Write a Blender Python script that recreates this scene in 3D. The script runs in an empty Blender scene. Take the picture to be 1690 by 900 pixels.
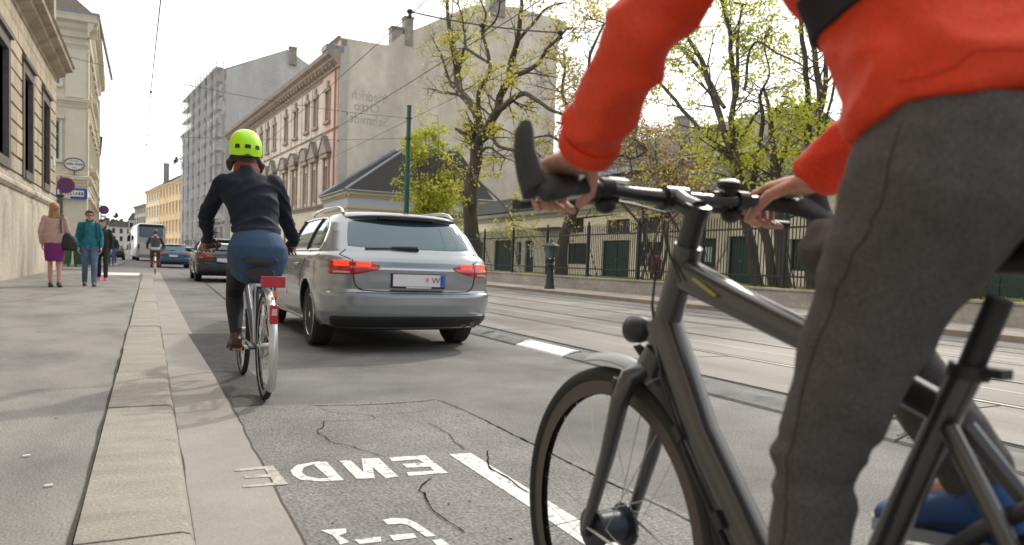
import bpy, math, random
import numpy as np
from mathutils import Vector, Matrix, noise
random.seed(11); rng = np.random.default_rng(5)
SC = bpy.context.scene
COL = SC.collection
PI = math.pi

# ---------------------------------------------------------------- camera, sky, sun, exposure
CAM_H = 0.92
cam_data = bpy.data.cameras.new('street_camera')
cam_data.sensor_width = 36.0; cam_data.lens = 1200/1690*36
cam_data.shift_y = 50/1690
cam_data.clip_start = 0.05; cam_data.clip_end = 5000
cam = bpy.data.objects.new('street_camera', cam_data); COL.objects.link(cam)
_R = Matrix(((0.89415258, 0.00853701, 0.447681), (-0.44631876, -0.06322849, 0.89263751), (0.03592665, -0.99796256, -0.05272569)))
_B = Matrix((( _R[0][0], -_R[0][1], -_R[0][2]), (_R[1][0], -_R[1][1], -_R[1][2]), (_R[2][0], -_R[2][1], -_R[2][2])))
_m4 = _B.to_4x4(); _m4.translation = (0, 0, CAM_H)
cam.matrix_world = _m4
cam_data.dof.use_dof = True; cam_data.dof.focus_distance = 4.6; cam_data.dof.aperture_fstop = 3.6
SC.camera = cam

SUN_EL = math.radians(36); SUN_AZ = math.atan2(0.80, 0.60)      # from +Y towards +X
world = bpy.data.worlds.new('World'); SC.world = world; world.use_nodes = True
wn = world.node_tree; wn.nodes.clear()
def _n(t, **k):
    n = wn.nodes.new(t)
    for a, b in k.items(): setattr(n, a, b)
    return n
w_out = _n('ShaderNodeOutputWorld'); w_bg = _n('ShaderNodeBackground')
w_sky = _n('ShaderNodeTexSky', sky_type='NISHITA', sun_disc=False, sun_elevation=SUN_EL, sun_rotation=SUN_AZ)
w_sky.air_density = 1.0; w_sky.dust_density = 2.0; w_sky.ozone_density = 1.0
w_tc = _n('ShaderNodeTexCoord'); w_noise = _n('ShaderNodeTexNoise')
w_noise.inputs['Scale'].default_value = 2.6; w_noise.inputs['Detail'].default_value = 7; w_noise.inputs['Roughness'].default_value = .6
w_map = _n('ShaderNodeMapping'); w_map.inputs['Scale'].default_value = (1, 1, 2.2)
w_ramp = _n('ShaderNodeValToRGB'); w_ramp.color_ramp.elements[0].position = .47; w_ramp.color_ramp.elements[1].position = .68
w_dot = _n('ShaderNodeVectorMath', operation='DOT_PRODUCT'); w_dot.inputs[1].default_value = (-.10, 1.0, .15)
w_mr = _n('ShaderNodeMapRange'); w_mr.inputs[1].default_value = -.72; w_mr.inputs[2].default_value = -.22; w_mr.inputs[3].default_value = 0; w_mr.inputs[4].default_value = 1
w_max = _n('ShaderNodeMath', operation='MAXIMUM')
w_scale = _n('ShaderNodeMath', operation='MULTIPLY'); w_scale.inputs[1].default_value = .93
w_mix = _n('ShaderNodeMix', data_type='RGBA'); w_mix.inputs['B'].default_value = (13.5, 13.2, 12.7, 1)
L = wn.links.new
L(w_tc.outputs['Generated'], w_map.inputs[0]); L(w_map.outputs[0], w_noise.inputs['Vector']); L(w_noise.outputs['Fac'], w_ramp.inputs[0])
L(w_tc.outputs['Generated'], w_dot.inputs[0]); L(w_dot.outputs['Value'], w_mr.inputs[0])
L(w_ramp.outputs[0], w_max.inputs[0]); L(w_mr.outputs[0], w_max.inputs[1]); L(w_max.outputs[0], w_scale.inputs[0]); L(w_scale.outputs[0], w_mix.inputs['Factor'])
L(w_sky.outputs[0], w_mix.inputs['A']); L(w_mix.outputs['Result'], w_bg.inputs['Color'])
w_bg.inputs['Strength'].default_value = 0.135
L(w_bg.outputs[0], w_out.inputs[0])

sun_d = bpy.data.lights.new('sun', 'SUN'); sun_d.energy = 2.2; sun_d.angle = math.radians(3.0); sun_d.color = (1.0, .93, .82)
sun = bpy.data.objects.new('sun', sun_d); COL.objects.link(sun)
_sd = Vector((math.sin(SUN_AZ)*math.cos(SUN_EL), math.cos(SUN_AZ)*math.cos(SUN_EL), math.sin(SUN_EL)))
sun.rotation_euler = _sd.to_track_quat('Z', 'Y').to_euler(); sun.location = (20, 15, 30)
SC.view_settings.view_transform = 'Standard'; SC.view_settings.look = 'None'; SC.view_settings.gamma = 1
SC.view_settings.use_curve_mapping = False
SC.view_settings.exposure = 0.09
SC.render.engine = 'CYCLES'
SC.cycles.use_denoising = True
try: SC.cycles.denoiser = 'OPENIMAGEDENOISE'
except Exception: pass
SC.cycles.max_bounces = 6; SC.cycles.transparent_max_bounces = 8

# ---------------------------------------------------------------- materials
MATS = {}
def mat(name, base, rough=.7, metal=0., nscale=0, namt=0., bump=0., bscale=None, coat=0., spec=.5, col2=None, stretch=None, detail=5, n2=None, transl=0., ramp=(.3,.7)):
    if name in MATS: return MATS[name]
    m = bpy.data.materials.new(name); m.use_nodes = True; nt = m.node_tree; b = nt.nodes['Principled BSDF']
    b.inputs['Base Color'].default_value = (*base, 1); b.inputs['Roughness'].default_value = rough; b.inputs['Metallic'].default_value = metal
    b.inputs['Coat Weight'].default_value = coat; b.inputs['Coat Roughness'].default_value = .03
    b.inputs['Specular IOR Level'].default_value = spec
    if nscale:
        tc = nt.nodes.new('ShaderNodeTexCoord'); src = tc.outputs['Object']
        if stretch:
            mp = nt.nodes.new('ShaderNodeMapping'); mp.inputs['Scale'].default_value = stretch
            nt.links.new(src, mp.inputs[0]); src = mp.outputs[0]
        nz = nt.nodes.new('ShaderNodeTexNoise'); nz.inputs['Scale'].default_value = nscale; nz.inputs['Detail'].default_value = detail; nz.inputs['Roughness'].default_value = .62
        nt.links.new(src, nz.inputs['Vector'])
        rp = nt.nodes.new('ShaderNodeValToRGB'); rp.color_ramp.elements[0].position = ramp[0]; rp.color_ramp.elements[1].position = ramp[1]
        c2 = col2 if col2 else tuple(c*(1-namt) for c in base)
        rp.color_ramp.elements[0].color = (*c2, 1); rp.color_ramp.elements[1].color = (*(tuple(min(1, c*(1+namt*.5)) for c in base) if not col2 else base), 1)
        nt.links.new(nz.outputs['Fac'], rp.inputs[0])
        last = rp.outputs[0]
        if n2:      # second finer speckle: (scale, amount)
            nf = nt.nodes.new('ShaderNodeTexNoise'); nf.inputs['Scale'].default_value = n2[0]; nf.inputs['Detail'].default_value = 2
            nt.links.new(tc.outputs['Object'], nf.inputs['Vector'])
            mr = nt.nodes.new('ShaderNodeMapRange'); mr.inputs[1].default_value = .3; mr.inputs[2].default_value = .7; mr.inputs[3].default_value = 1-n2[1]; mr.inputs[4].default_value = 1+n2[1]
            nt.links.new(nf.outputs['Fac'], mr.inputs[0])
            mx = nt.nodes.new('ShaderNodeMix'); mx.data_type = 'RGBA'; mx.blend_type = 'MULTIPLY'; mx.inputs['Factor'].default_value = 1
            nt.links.new(last, mx.inputs['A']); nt.links.new(mr.outputs[0], mx.inputs['B']); last = mx.outputs['Result']
        nt.links.new(last, b.inputs['Base Color'])
        if bump:
            bp = nt.nodes.new('ShaderNodeBump'); bp.inputs['Strength'].default_value = bump; bp.inputs['Distance'].default_value = .01
            if bscale:
                nb = nt.nodes.new('ShaderNodeTexNoise'); nb.inputs['Scale'].default_value = bscale; nb.inputs['Detail'].default_value = 3
                nt.links.new(src, nb.inputs['Vector']); nt.links.new(nb.outputs['Fac'], bp.inputs['Height'])
            else: nt.links.new(nz.outputs['Fac'], bp.inputs['Height'])
            nt.links.new(bp.outputs[0], b.inputs['Normal'])
    if transl:
        out = nt.nodes['Material Output']; tr = nt.nodes.new('ShaderNodeBsdfTranslucent'); mx = nt.nodes.new('ShaderNodeMixShader')
        tr.inputs['Color'].default_value = (*tuple(min(1, c*1.5) for c in base), 1); mx.inputs[0].default_value = transl
        if nscale: nt.links.new(last, tr.inputs['Color'])
        nt.links.new(b.outputs[0], mx.inputs[1]); nt.links.new(tr.outputs[0], mx.inputs[2]); nt.links.new(mx.outputs[0], out.inputs[0])
    MATS[name] = m
    return m

def emit(name, col, strength):
    if name in MATS: return MATS[name]
    m = mat(name, col, .3); b = m.node_tree.nodes['Principled BSDF']
    b.inputs['Emission Color'].default_value = (*col, 1); b.inputs['Emission Strength'].default_value = strength
    return m

# ---------------------------------------------------------------- mesh helpers
def V(*a): return Vector(a)
def wm(o):
    m = o.matrix_basis.copy()
    while o.parent: o = o.parent; m = o.matrix_basis @ m
    return m
class MB:
    def __init__(s): s.v = []; s.f = []; s.m = []
    def add(s, vs, fs, m=0):
        o = len(s.v); s.v += [tuple(p) for p in vs]; s.f += [tuple(i+o for i in f) for f in fs]; s.m += [m]*len(fs); return s
    def box(s, x0, x1, y0, y1, z0, z1, m=0):
        return s.add([(x0,y0,z0),(x1,y0,z0),(x1,y1,z0),(x0,y1,z0),(x0,y0,z1),(x1,y0,z1),(x1,y1,z1),(x0,y1,z1)],
                     [(0,3,2,1),(4,5,6,7),(0,1,5,4),(1,2,6,5),(2,3,7,6),(3,0,4,7)], m)
    def obox(s, c, ax, ay, az, m=0):      # centre + half-axis vectors
        c, ax, ay, az = map(Vector, (c, ax, ay, az)); vs = []
        for k in (-1, 1):
            for i, j in ((-1,-1),(1,-1),(1,1),(-1,1)): vs.append(c+ax*i+ay*j+az*k)
        return s.add(vs, [(0,3,2,1),(4,5,6,7),(0,1,5,4),(1,2,6,5),(2,3,7,6),(3,0,4,7)], m)
    def poly(s, pts, m=0): return s.add(pts, [tuple(range(len(pts)))], m)
    def prism(s, pts, d, m=0):            # planar polygon + extrusion vector
        d = Vector(d); n = len(pts); a = [Vector(p) for p in pts]
        return s.add(a+[p+d for p in a], [tuple(range(n-1,-1,-1)), tuple(range(n,2*n))]+[(i,(i+1)%n,n+(i+1)%n,n+i) for i in range(n)], m)
    def loft(s, rings, cap=True, m=0, closed=True):
        n = len(rings[0]); vs = [p for r in rings for p in r]; fs = []
        for k in range(len(rings)-1):
            for i in range(n if closed else n-1):
                j = (i+1) % n; fs.append((k*n+i, k*n+j, (k+1)*n+j, (k+1)*n+i))
        if cap: fs += [tuple(range(n-1,-1,-1)), tuple(range((len(rings)-1)*n, len(rings)*n))]
        return s.add(vs, fs, m)
    def rings(s, spec, n=14, m=0, cap=True):   # spec: (centre, half-width vec a, half-depth vec b)
        rr = []
        for c, a, b in spec:
            c, a, b = Vector(c), Vector(a), Vector(b)
            rr.append([c+a*math.cos(2*PI*i/n)+b*math.sin(2*PI*i/n) for i in range(n)])
        return s.loft(rr, cap, m)
    def tube(s, pts, r, n=10, m=0, cap=True, flat=1.0, up=None, sq=1.0):
        pts = [Vector(p) for p in pts]; k = len(pts)
        rs = r if isinstance(r, (list, tuple)) else [r]*k
        rr = []; prev = None
        for i, p in enumerate(pts):
            t = (pts[min(i+1,k-1)]-pts[max(i-1,0)]).normalized()
            if prev is None:
                a = Vector(up) if up else (V(0,0,1) if abs(t.z) < .9 else V(1,0,0))
                a = (a-t*a.dot(t)).normalized()
            else: a = (prev-t*prev.dot(t)).normalized()
            prev = a; b = t.cross(a)
            g = lambda q: math.copysign(abs(q)**sq, q)
            rr.append([p+a*rs[i]*g(math.cos(2*PI*j/n))+b*rs[i]*flat*g(math.sin(2*PI*j/n)) for j in range(n)])
        return s.loft(rr, cap, m)
    def cyl(s, p0, p1, r0, r1=None, n=16, m=0): return s.tube([p0, p1], [r0, r0 if r1 is None else r1], n, m)
    def lathe(s, prof, c=(0,0,0), ax=(0,0,1), n=20, m=0, cap=True):   # prof: (radius, height)
        ax = Vector(ax).normalized(); a = ax.orthogonal().normalized(); b = ax.cross(a); c = Vector(c)
        return s.loft([[c+ax*h+(a*math.cos(2*PI*i/n)+b*math.sin(2*PI*i/n))*max(r,1e-4) for i in range(n)] for r, h in prof], cap, m)
    def ell(s, c, rx, ry=None, rz=None, n=14, k=9, m=0, ax=None):
        ry = rx if ry is None else ry; rz = rx if rz is None else rz; c = Vector(c); rr = []
        X, Y, Z = ax if ax else (V(1,0,0), V(0,1,0), V(0,0,1))
        for j in range(k+1):
            t = -PI/2+PI*j/k; q = max(math.cos(t), .02)
            rr.append([c+X*rx*q*math.cos(2*PI*i/n)+Y*ry*q*math.sin(2*PI*i/n)+Z*rz*math.sin(t) for i in range(n)])
        return s.loft(rr, True, m)
    def torus(s, c, ax, R, r, n=40, k=10, m=0, squash=1.0, a0=0, a1=2*PI, u0=None):
        ax = Vector(ax).normalized(); a = (Vector(u0) if u0 else ax.orthogonal()).normalized(); b = ax.cross(a); c = Vector(c); full = abs(a1-a0-2*PI) < 1e-6
        rr = []
        for i in range(n if full else n+1):
            t = a0+(a1-a0)*i/n; d = a*math.cos(t)+b*math.sin(t)
            rr.append([c+d*(R+r*math.cos(2*PI*j/k))+ax*r*squash*math.sin(2*PI*j/k) for j in range(k)])
        if full: rr.append(rr[0])
        return s.loft(rr, not full, m)
    def join(s, o):
        k = len(s.v); s.v += o.v; s.f += [tuple(i+k for i in f) for f in o.f]; s.m += o.m; return s
    def xf(s, M): s.v = [tuple(M @ Vector(p)) for p in s.v]; return s
    def build(s, name, mats, parent=None, smooth=35, bevel=0, label=None, weld=False):
        me = bpy.data.meshes.new(name)
        vs = s.v
        if parent is not None:
            M = wm(parent).inverted(); vs = [tuple(M @ Vector(p)) for p in vs]
        me.from_pydata(vs, [], s.f)
        for mm in (mats if isinstance(mats, (list, tuple)) else [mats]): me.materials.append(mm)
        if any(s.m): me.polygons.foreach_set('material_index', s.m)
        o = bpy.data.objects.new(name, me); COL.objects.link(o)
        if parent is not None: o.parent = parent
        if smooth:
            me.polygons.foreach_set('use_smooth', [True]*len(me.polygons)); me.set_sharp_from_angle(angle=math.radians(smooth))
        if bevel:
            bv = o.modifiers.new('edge', 'BEVEL'); bv.width = bevel; bv.segments = 2; bv.limit_method = 'ANGLE'; bv.angle_limit = math.radians(40); bv.harden_normals = False
        if label: o['label'] = label
        me.update()
        return o

def fuse(mb, voxel=.012, smooth=6, fold=None, factor=.5):
    """one continuous surface out of overlapping closed pieces; fold(p, n) -> offset"""
    me = bpy.data.meshes.new('tmp'); me.from_pydata(mb.v, [], mb.f)
    o = bpy.data.objects.new('tmp', me); COL.objects.link(o)
    r = o.modifiers.new('r', 'REMESH'); r.mode = 'VOXEL'; r.voxel_size = voxel; r.use_smooth_shade = True
    if smooth:
        sm = o.modifiers.new('s', 'SMOOTH'); sm.iterations = smooth; sm.factor = factor
    dg = bpy.context.evaluated_depsgraph_get(); ev = o.evaluated_get(dg); m2 = bpy.data.meshes.new_from_object(ev)
    out = MB(); vs = [v.co.copy() for v in m2.vertices]
    if fold:
        ns = [v.normal.copy() for v in m2.vertices]; vs = [p+n*fold(p, n) for p, n in zip(vs, ns)]
    out.add(vs, [tuple(p.vertices) for p in m2.polygons])
    bpy.data.objects.remove(o); bpy.data.meshes.remove(me); bpy.data.meshes.remove(m2)
    return out

def thing(name, label, cat, loc=(0,0,0), rotz=0, group=None):
    o = bpy.data.objects.new(name, None); COL.objects.link(o); o.location = loc; o.rotation_euler = (0,0,rotz); o.empty_display_size = .1
    o['label'] = label; o['category'] = cat
    if group: o['group'] = group
    return o
def tag(o, label, cat, group=None):
    o['label'] = label; o['category'] = cat
    if group: o['group'] = group
    return o
def struct(o): o['kind'] = 'structure'; return o
def dup(root, loc, rotz=0, label=None, mats=None, scale=None):
    r = root.copy(); COL.objects.link(r); r.location = loc; r.rotation_euler = (0,0,rotz)
    if scale: r.scale = scale
    if label: r['label'] = label
    def kids(src, dst):
        for c in src.children:
            d = c.copy(); COL.objects.link(d); d.parent = dst
            if mats and c.type == 'MESH' and any(mm and mm.name in mats for mm in c.data.materials):
                d.data = c.data.copy()
                for i, mm in enumerate(d.data.materials):
                    if mm and mm.name in mats: d.data.materials[i] = mats[mm.name]
            kids(c, d)
    kids(root, r)
    return r
def text_mb(body, size, M, depth=.004, align='CENTER', m=0, font_shear=0, offset=0):
    cu = bpy.data.curves.new('t', 'FONT'); cu.body = body; cu.size = size; cu.extrude = depth; cu.align_x = align; cu.align_y = 'CENTER'; cu.shear = font_shear; cu.resolution_u = 3; cu.offset = offset
    o = bpy.data.objects.new('t', cu); COL.objects.link(o)
    dg = bpy.context.evaluated_depsgraph_get(); me = bpy.data.meshes.new_from_object(o.evaluated_get(dg))
    mb = MB(); mb.add([M @ v.co for v in me.vertices], [tuple(p.vertices) for p in me.polygons], m)
    bpy.data.objects.remove(o); bpy.data.curves.remove(cu); bpy.data.meshes.remove(me)
    return mb
def frameM(o, u, v):     # matrix: local x->u, y->v, z->u x v
    u, v = Vector(u), Vector(v); w = u.cross(v); m = Matrix((u, v, w)).transposed().to_4x4(); m.translation = Vector(o); return m
ENDE_WHITE = [[(1.007,3.226),(1.178,3.205),(1.173,2.9),(1.001,2.916),(1.007,2.968),(1.13,2.954),(1.129,3.017),(1.028,3.036),(1.031,3.1),(1.13,3.086),(1.123,3.149),(1.0,3.156)],[(0.78,3.239),(0.83,3.236),(0.835,3.029),(0.883,3.243),(0.959,3.228),(0.956,2.914),(0.899,2.919),(0.892,3.09),(0.857,2.934),(0.784,2.942)],[(0.677,3.261),(0.593,3.235),(0.552,3.161),(0.55,3.077),(0.568,3.008),(0.641,2.961),(0.641,3.002),(0.601,3.05),(0.591,3.115),(0.613,3.188),(0.66,3.222)],[(0.677,3.261),(0.724,3.252),(0.73,2.947),(0.641,2.961),(0.642,3.002),(0.68,2.997),(0.661,3.222)]]
ENDE_FADED = [[(0.335,3.247),(0.493,3.257),(0.511,2.965),(0.34,2.98),(0.341,3.007),(0.46,3.006),(0.46,3.085),(0.364,3.105),(0.36,3.145),(0.458,3.128),(0.454,3.218),(0.336,3.215)]]
SYMBOL = [[(0.524,2.422),(0.607,2.408),(0.6,2.369),(0.572,2.351),(0.589,2.285),(0.557,2.274),(0.554,2.358)],[(0.609,2.299),(0.696,2.294),(0.685,2.251),(0.615,2.257)],[(0.746,2.442),(0.782,2.45),(0.827,2.426),(0.847,2.376),(0.868,2.233),(0.835,2.238),(0.817,2.352),(0.798,2.384),(0.75,2.392)],[(0.724,2.296),(0.805,2.284),(0.804,2.242),(0.725,2.245)],[(0.844,2.204),(0.874,2.202),(0.884,2.128),(0.84,2.14)]]
LANE_LINE = [[(1.291,3.186),(1.399,3.176),(1.393,2.525),(1.301,2.369)]]
CRACKS = [(0.012,[(0.889,4.528),(1.033,4.486),(1.13,4.471),(1.279,4.454),(1.376,4.45),(1.481,4.465),(1.594,4.457),(1.704,4.49),(1.742,4.443),(1.756,4.283),(1.763,3.993),(1.768,3.714),(1.763,3.446),(1.774,3.214),(1.774,3.219),(1.77,3.092),(1.765,2.884),(1.766,2.687),(1.766,2.561),(1.776,2.44),(1.782,2.278),(1.782,2.164),(1.785,2.036),(1.777,1.918),(1.778,1.839)]),(0.006,[(0.933,4.447),(0.975,4.305),(1.021,4.246),(1.121,4.195),(1.184,4.138),(1.172,4.042)]),(0.004,[(1.189,4.157),(1.293,4.156),(1.381,4.159),(1.551,4.17)]),(0.005,[(0.81,4.091),(0.953,4.055),(1.078,4.03),(1.169,4.021)]),(0.006,[(0.887,4.062),(0.846,3.919),(0.811,3.864),(0.801,3.778),(0.816,3.716),(0.815,3.606),(0.837,3.55),(0.901,3.467),(0.916,3.403),(1.003,3.228)]),(0.006,[(1.428,3.848),(1.436,3.665),(1.445,3.582),(1.423,3.484),(1.399,3.317),(1.39,3.231)]),(0.009,[(1.498,3.194),(1.411,3.014),(1.377,2.887),(1.387,2.754),(1.372,2.61),(1.375,2.526)]),(0.008,[(1.086,2.861),(1.009,2.771),(0.968,2.702),(0.982,2.67),(0.959,2.55),(0.945,2.449),(0.952,2.336),(0.965,2.219)])]
DARK_PATCH = [[(0.406,8.945),(0.844,8.968),(0.701,6.496),(0.769,5.251),(0.641,4.658),(0.472,4.591)]]
BIG =[
[(15.0,35.37,0.34,0.543),(15.0,35.4,2.64,0.478),(15.0,35.4,4.54,0.429),(15.0,35.39,6.42,0.396),(15.0,35.29,7.17,0.379)] ,
[(15.0,35.29,7.17,0.316),(15.0,34.99,8.24,0.297),(15.0,35.62,9.12,0.27),(15.0,37.3,10.3,0.247),(15.0,38.44,11.29,0.236),(15.0,38.81,12.37,0.204),(15.0,39.39,13.69,0.172),(15.0,39.68,14.95,0.121),(15.0,39.24,16.33,0.085)] ,
[(15.0,35.29,7.17,0.3),(15.0,34.02,7.63,0.275),(15.0,32.84,8.34,0.252),(15.0,32.69,9.05,0.222),(15.0,31.86,9.75,0.188),(15.0,31.45,10.37,0.171),(15.0,30.43,11.09,0.153),(15.0,30.02,11.93,0.123),(15.0,29.61,12.75,0.081),(15.0,30.04,13.69,0.055)] ,
[(15.0,32.64,8.4,0.192),(15.0,31.31,8.56,0.171),(15.0,29.87,8.6,0.137),(15.0,28.27,8.09,0.105),(15.0,26.63,7.42,0.088),(15.0,25.38,6.96,0.061)] ,
[(15.0,31.74,9.84,0.158),(15.0,29.71,9.57,0.137),(15.0,28.39,9.59,0.105),(15.0,27.61,10.0,0.09),(15.0,26.85,10.19,0.063),(15.0,26.13,10.49,0.037)] ,
[(15.0,34.99,8.24,0.157),(15.0,34.57,9.7,0.139),(15.0,33.51,10.39,0.12),(15.0,33.37,11.24,0.105),(15.0,33.61,12.49,0.09),(15.0,33.25,13.27,0.06),(15.0,34.21,14.44,0.046)] ,
[(15.0,37.29,10.23,0.115),(15.0,39.34,10.97,0.103),(15.0,40.09,11.81,0.087),(15.0,40.46,12.76,0.07),(15.0,41.57,13.9,0.054)] ,
[(15.0,34.68,7.39,0.14),(15.0,33.24,7.13,0.12),(15.0,32.0,6.53,0.102),(15.0,30.79,6.18,0.085),(15.0,29.67,6.1,0.069),(15.0,28.93,5.74,0.04)] ,
[(15.0,35.23,6.41,0.126),(15.0,33.93,6.56,0.107),(15.0,32.98,6.59,0.075),(15.0,31.42,5.91,0.043)] ,
[(15.0,38.44,11.29,0.101),(15.0,37.2,12.16,0.082),(15.0,36.82,12.7,0.081),(15.0,38.03,13.83,0.067),(15.0,38.31,15.06,0.05)] ,
[(15.0,33.49,10.98,0.09),(15.0,35.14,11.91,0.094),(15.0,36.81,12.54,0.081),(15.0,37.75,13.59,0.05)] ,
[(15.0,30.43,11.09,0.097),(15.0,29.27,11.46,0.081),(15.0,28.13,11.79,0.052),(15.0,26.97,11.7,0.025)] ,
[(15.0,33.46,12.45,0.075),(15.0,32.3,12.71,0.058),(15.0,31.68,13.24,0.043)] ,
[(15.0,35.15,5.46,0.095),(15.0,33.43,5.0,0.076),(15.0,31.96,4.29,0.058),(15.0,30.69,3.36,0.042),(15.0,29.88,2.71,0.028)] ,
[(15.0,35.78,5.2,0.08),(15.0,37.11,5.97,0.066),(15.0,38.68,6.53,0.051)] ,
]
RT =[
[(16.5,16.0,0.45,0.181),(16.5,16.14,1.31,0.163),(16.5,16.37,2.22,0.155),(16.5,16.95,3.35,0.149),(16.5,17.54,4.44,0.143),(16.5,18.17,5.57,0.127),(16.5,18.65,6.42,0.129),(16.5,19.29,7.24,0.121),(16.5,19.8,8.05,0.103),(16.5,20.49,8.83,0.074),(16.5,21.21,9.65,0.054)] ,
[(16.5,16.62,0.53,0.204),(16.5,16.79,1.49,0.186),(16.5,17.06,2.43,0.169),(16.5,17.23,3.75,0.151),(16.5,17.61,5.29,0.114),(16.5,18.02,7.26,0.096),(16.5,18.24,8.46,0.087),(16.5,18.46,9.66,0.068),(16.5,18.66,10.49,0.049)] ,
[(16.5,15.54,0.5,0.213),(16.5,15.68,1.49,0.196),(16.5,15.8,2.56,0.178),(16.5,15.76,3.62,0.142),(16.5,16.0,4.71,0.116),(16.5,16.21,5.63,0.081),(16.5,16.5,6.4,0.045)] ,
[(16.5,16.81,3.16,0.111),(16.5,16.53,4.41,0.101),(16.5,16.44,5.49,0.073),(16.5,16.66,6.25,0.055),(16.5,16.35,6.9,0.036),(16.5,16.62,8.03,0.027)] ,
[(16.5,17.26,4.12,0.094),(16.5,18.4,5.02,0.088),(16.5,19.81,6.02,0.083),(16.5,21.02,7.06,0.075),(16.5,22.13,7.93,0.067),(16.5,22.63,8.26,0.045)] ,
[(16.5,17.78,5.89,0.077),(16.5,17.77,7.58,0.067),(16.5,17.81,8.53,0.048),(16.5,17.5,9.28,0.038)] ,
[(16.5,18.21,6.15,0.078),(16.5,19.13,7.11,0.08),(16.5,20.11,8.02,0.073),(16.5,21.15,8.89,0.054),(16.5,21.89,9.51,0.033)] ,
[(16.5,17.32,4.88,0.066),(16.5,16.74,5.72,0.046),(16.5,16.46,5.76,0.036)] ,
[(16.5,15.76,3.62,0.071),(16.5,15.51,4.82,0.053),(16.5,15.21,5.21,0.035),(16.5,14.89,5.33,0.026)] ,
[(16.5,16.21,5.63,0.045),(16.5,15.58,5.87,0.035),(16.5,14.69,5.38,0.025)] ,
[(16.5,17.44,6.58,0.057),(16.5,17.03,7.96,0.046),(16.5,15.91,7.33,0.035),(16.5,15.0,6.78,0.026)] ,
]
RT2 =[
[(17.0,14.75,0.65,0.191),(17.0,14.92,1.86,0.174),(17.0,15.08,3.61,0.122),(17.0,15.23,5.35,0.105),(17.0,15.46,7.13,0.088),(17.0,15.74,8.59,0.071),(17.0,15.91,9.68,0.053)] ,
[(17.0,14.33,0.67,0.204),(17.0,14.48,2.2,0.171),(17.0,14.69,4.59,0.137),(17.0,14.97,6.17,0.112),(17.0,15.16,7.4,0.087),(17.0,15.41,8.84,0.07),(17.0,15.53,9.56,0.053)] ,
[(17.0,14.82,5.63,0.086),(17.0,14.76,6.8,0.077),(17.0,14.63,7.77,0.059),(17.0,14.56,8.58,0.042)] ,
[(17.0,14.7,4.76,0.051),(17.0,14.38,6.55,0.042),(17.0,14.03,7.04,0.033),(17.0,13.81,7.23,0.025)] ,
[(17.0,14.81,6.3,0.043),(17.0,14.29,6.69,0.033),(17.0,13.93,7.02,0.025)] ,
[(17.0,15.15,4.48,0.044),(17.0,15.82,5.98,0.036),(17.0,16.3,6.25,0.027)] ,
]
MID =[
[(16.0,26.33,0.36,0.281),(16.0,26.41,1.95,0.281),(16.0,26.45,3.73,0.255),(16.0,26.42,5.24,0.229),(16.0,26.27,6.48,0.19)] ,
[(16.0,26.27,6.48,0.139),(16.0,27.1,7.62,0.116),(16.0,27.67,8.5,0.092),(16.0,27.47,9.23,0.065),(16.0,28.06,10.14,0.04)] ,
[(16.0,26.27,6.48,0.152),(16.0,25.41,7.33,0.123),(16.0,25.03,8.23,0.097),(16.0,25.35,9.5,0.073),(16.0,24.99,10.6,0.048)] ,
[(16.0,26.42,5.24,0.102),(16.0,28.01,6.21,0.08),(16.0,29.43,6.8,0.069),(16.0,30.92,6.87,0.043)] ,
[(16.0,26.46,4.49,0.102),(16.0,24.79,5.07,0.085),(16.0,23.74,5.31,0.07),(16.0,22.53,5.05,0.056),(16.0,21.44,5.14,0.033)] ,
[(16.0,26.45,3.73,0.089),(16.0,24.5,4.08,0.072),(16.0,23.25,4.1,0.058),(16.0,21.69,3.65,0.044),(16.0,20.63,3.53,0.032)] ,
[(16.0,26.24,5.98,0.076),(16.0,24.24,6.31,0.059),(16.0,23.43,6.53,0.046),(16.0,22.61,6.07,0.034)] ,
]
# ---------------------------------------------------------------- ground, road, pavements, markings
m_asph = mat('asphalt', spec=.22, base=(.195,.188,.18), rough=.8, nscale=1.0, namt=.42, bump=.5, bscale=90, n2=(95, .36), detail=9)
m_asph_c = mat('coarse_asphalt', spec=.22, base=(.222,.215,.207), rough=.85, nscale=2.0, namt=.26, bump=.7, bscale=70, n2=(80, .40), detail=8)
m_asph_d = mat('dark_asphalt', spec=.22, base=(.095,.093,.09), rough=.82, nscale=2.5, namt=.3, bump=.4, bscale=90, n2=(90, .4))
m_pave = mat('pavement_asphalt', spec=.22, base=(.272,.262,.246), rough=.85, nscale=1.0, bump=.4, bscale=80, n2=(110, .26), detail=10, col2=(.145,.142,.138), stretch=(1.3,.7,1), ramp=(.27,.55))
m_kerb = mat('granite', spec=.22, base=(.345,.32,.28), rough=.8, nscale=3, namt=.2, bump=.6, bscale=60, n2=(110, .22), stretch=(1, 2.6, 1))
m_gutter = mat('smooth_concrete', spec=.22, base=(.335,.315,.29), rough=.8, nscale=2, namt=.18, bump=.25, bscale=90, n2=(150, .10), detail=8)
m_slab = mat('tram_concrete', spec=.22, base=(.275,.256,.234), rough=.75, nscale=.7, namt=.3, bump=.25, bscale=50, n2=(60, .1), stretch=(2.2, .35, 1), detail=8)
m_joint = mat('joint_tar', (.035,.032,.03), .9, spec=.1); m_crack = mat('crack_dark', (.022,.020,.019), 1.0, spec=.0)
m_rail = mat('rail_steel', (.55,.54,.52), .28, 1.0)
m_paint = mat('road_paint', (.70,.69,.655), .65, nscale=26, col2=(.30,.29,.28), ramp=(.36,.46), n2=(70, .14), detail=6, bump=.4, bscale=80)
m_paint_old = mat('faded_paint', (.52,.48,.42), .7, nscale=22, col2=(.31,.29,.265), ramp=(.36,.56), n2=(60, .15))
m_rubber = mat('divider_dark', (.235,.232,.225), .95, spec=.08, nscale=6, namt=.3, bump=.3)
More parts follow.
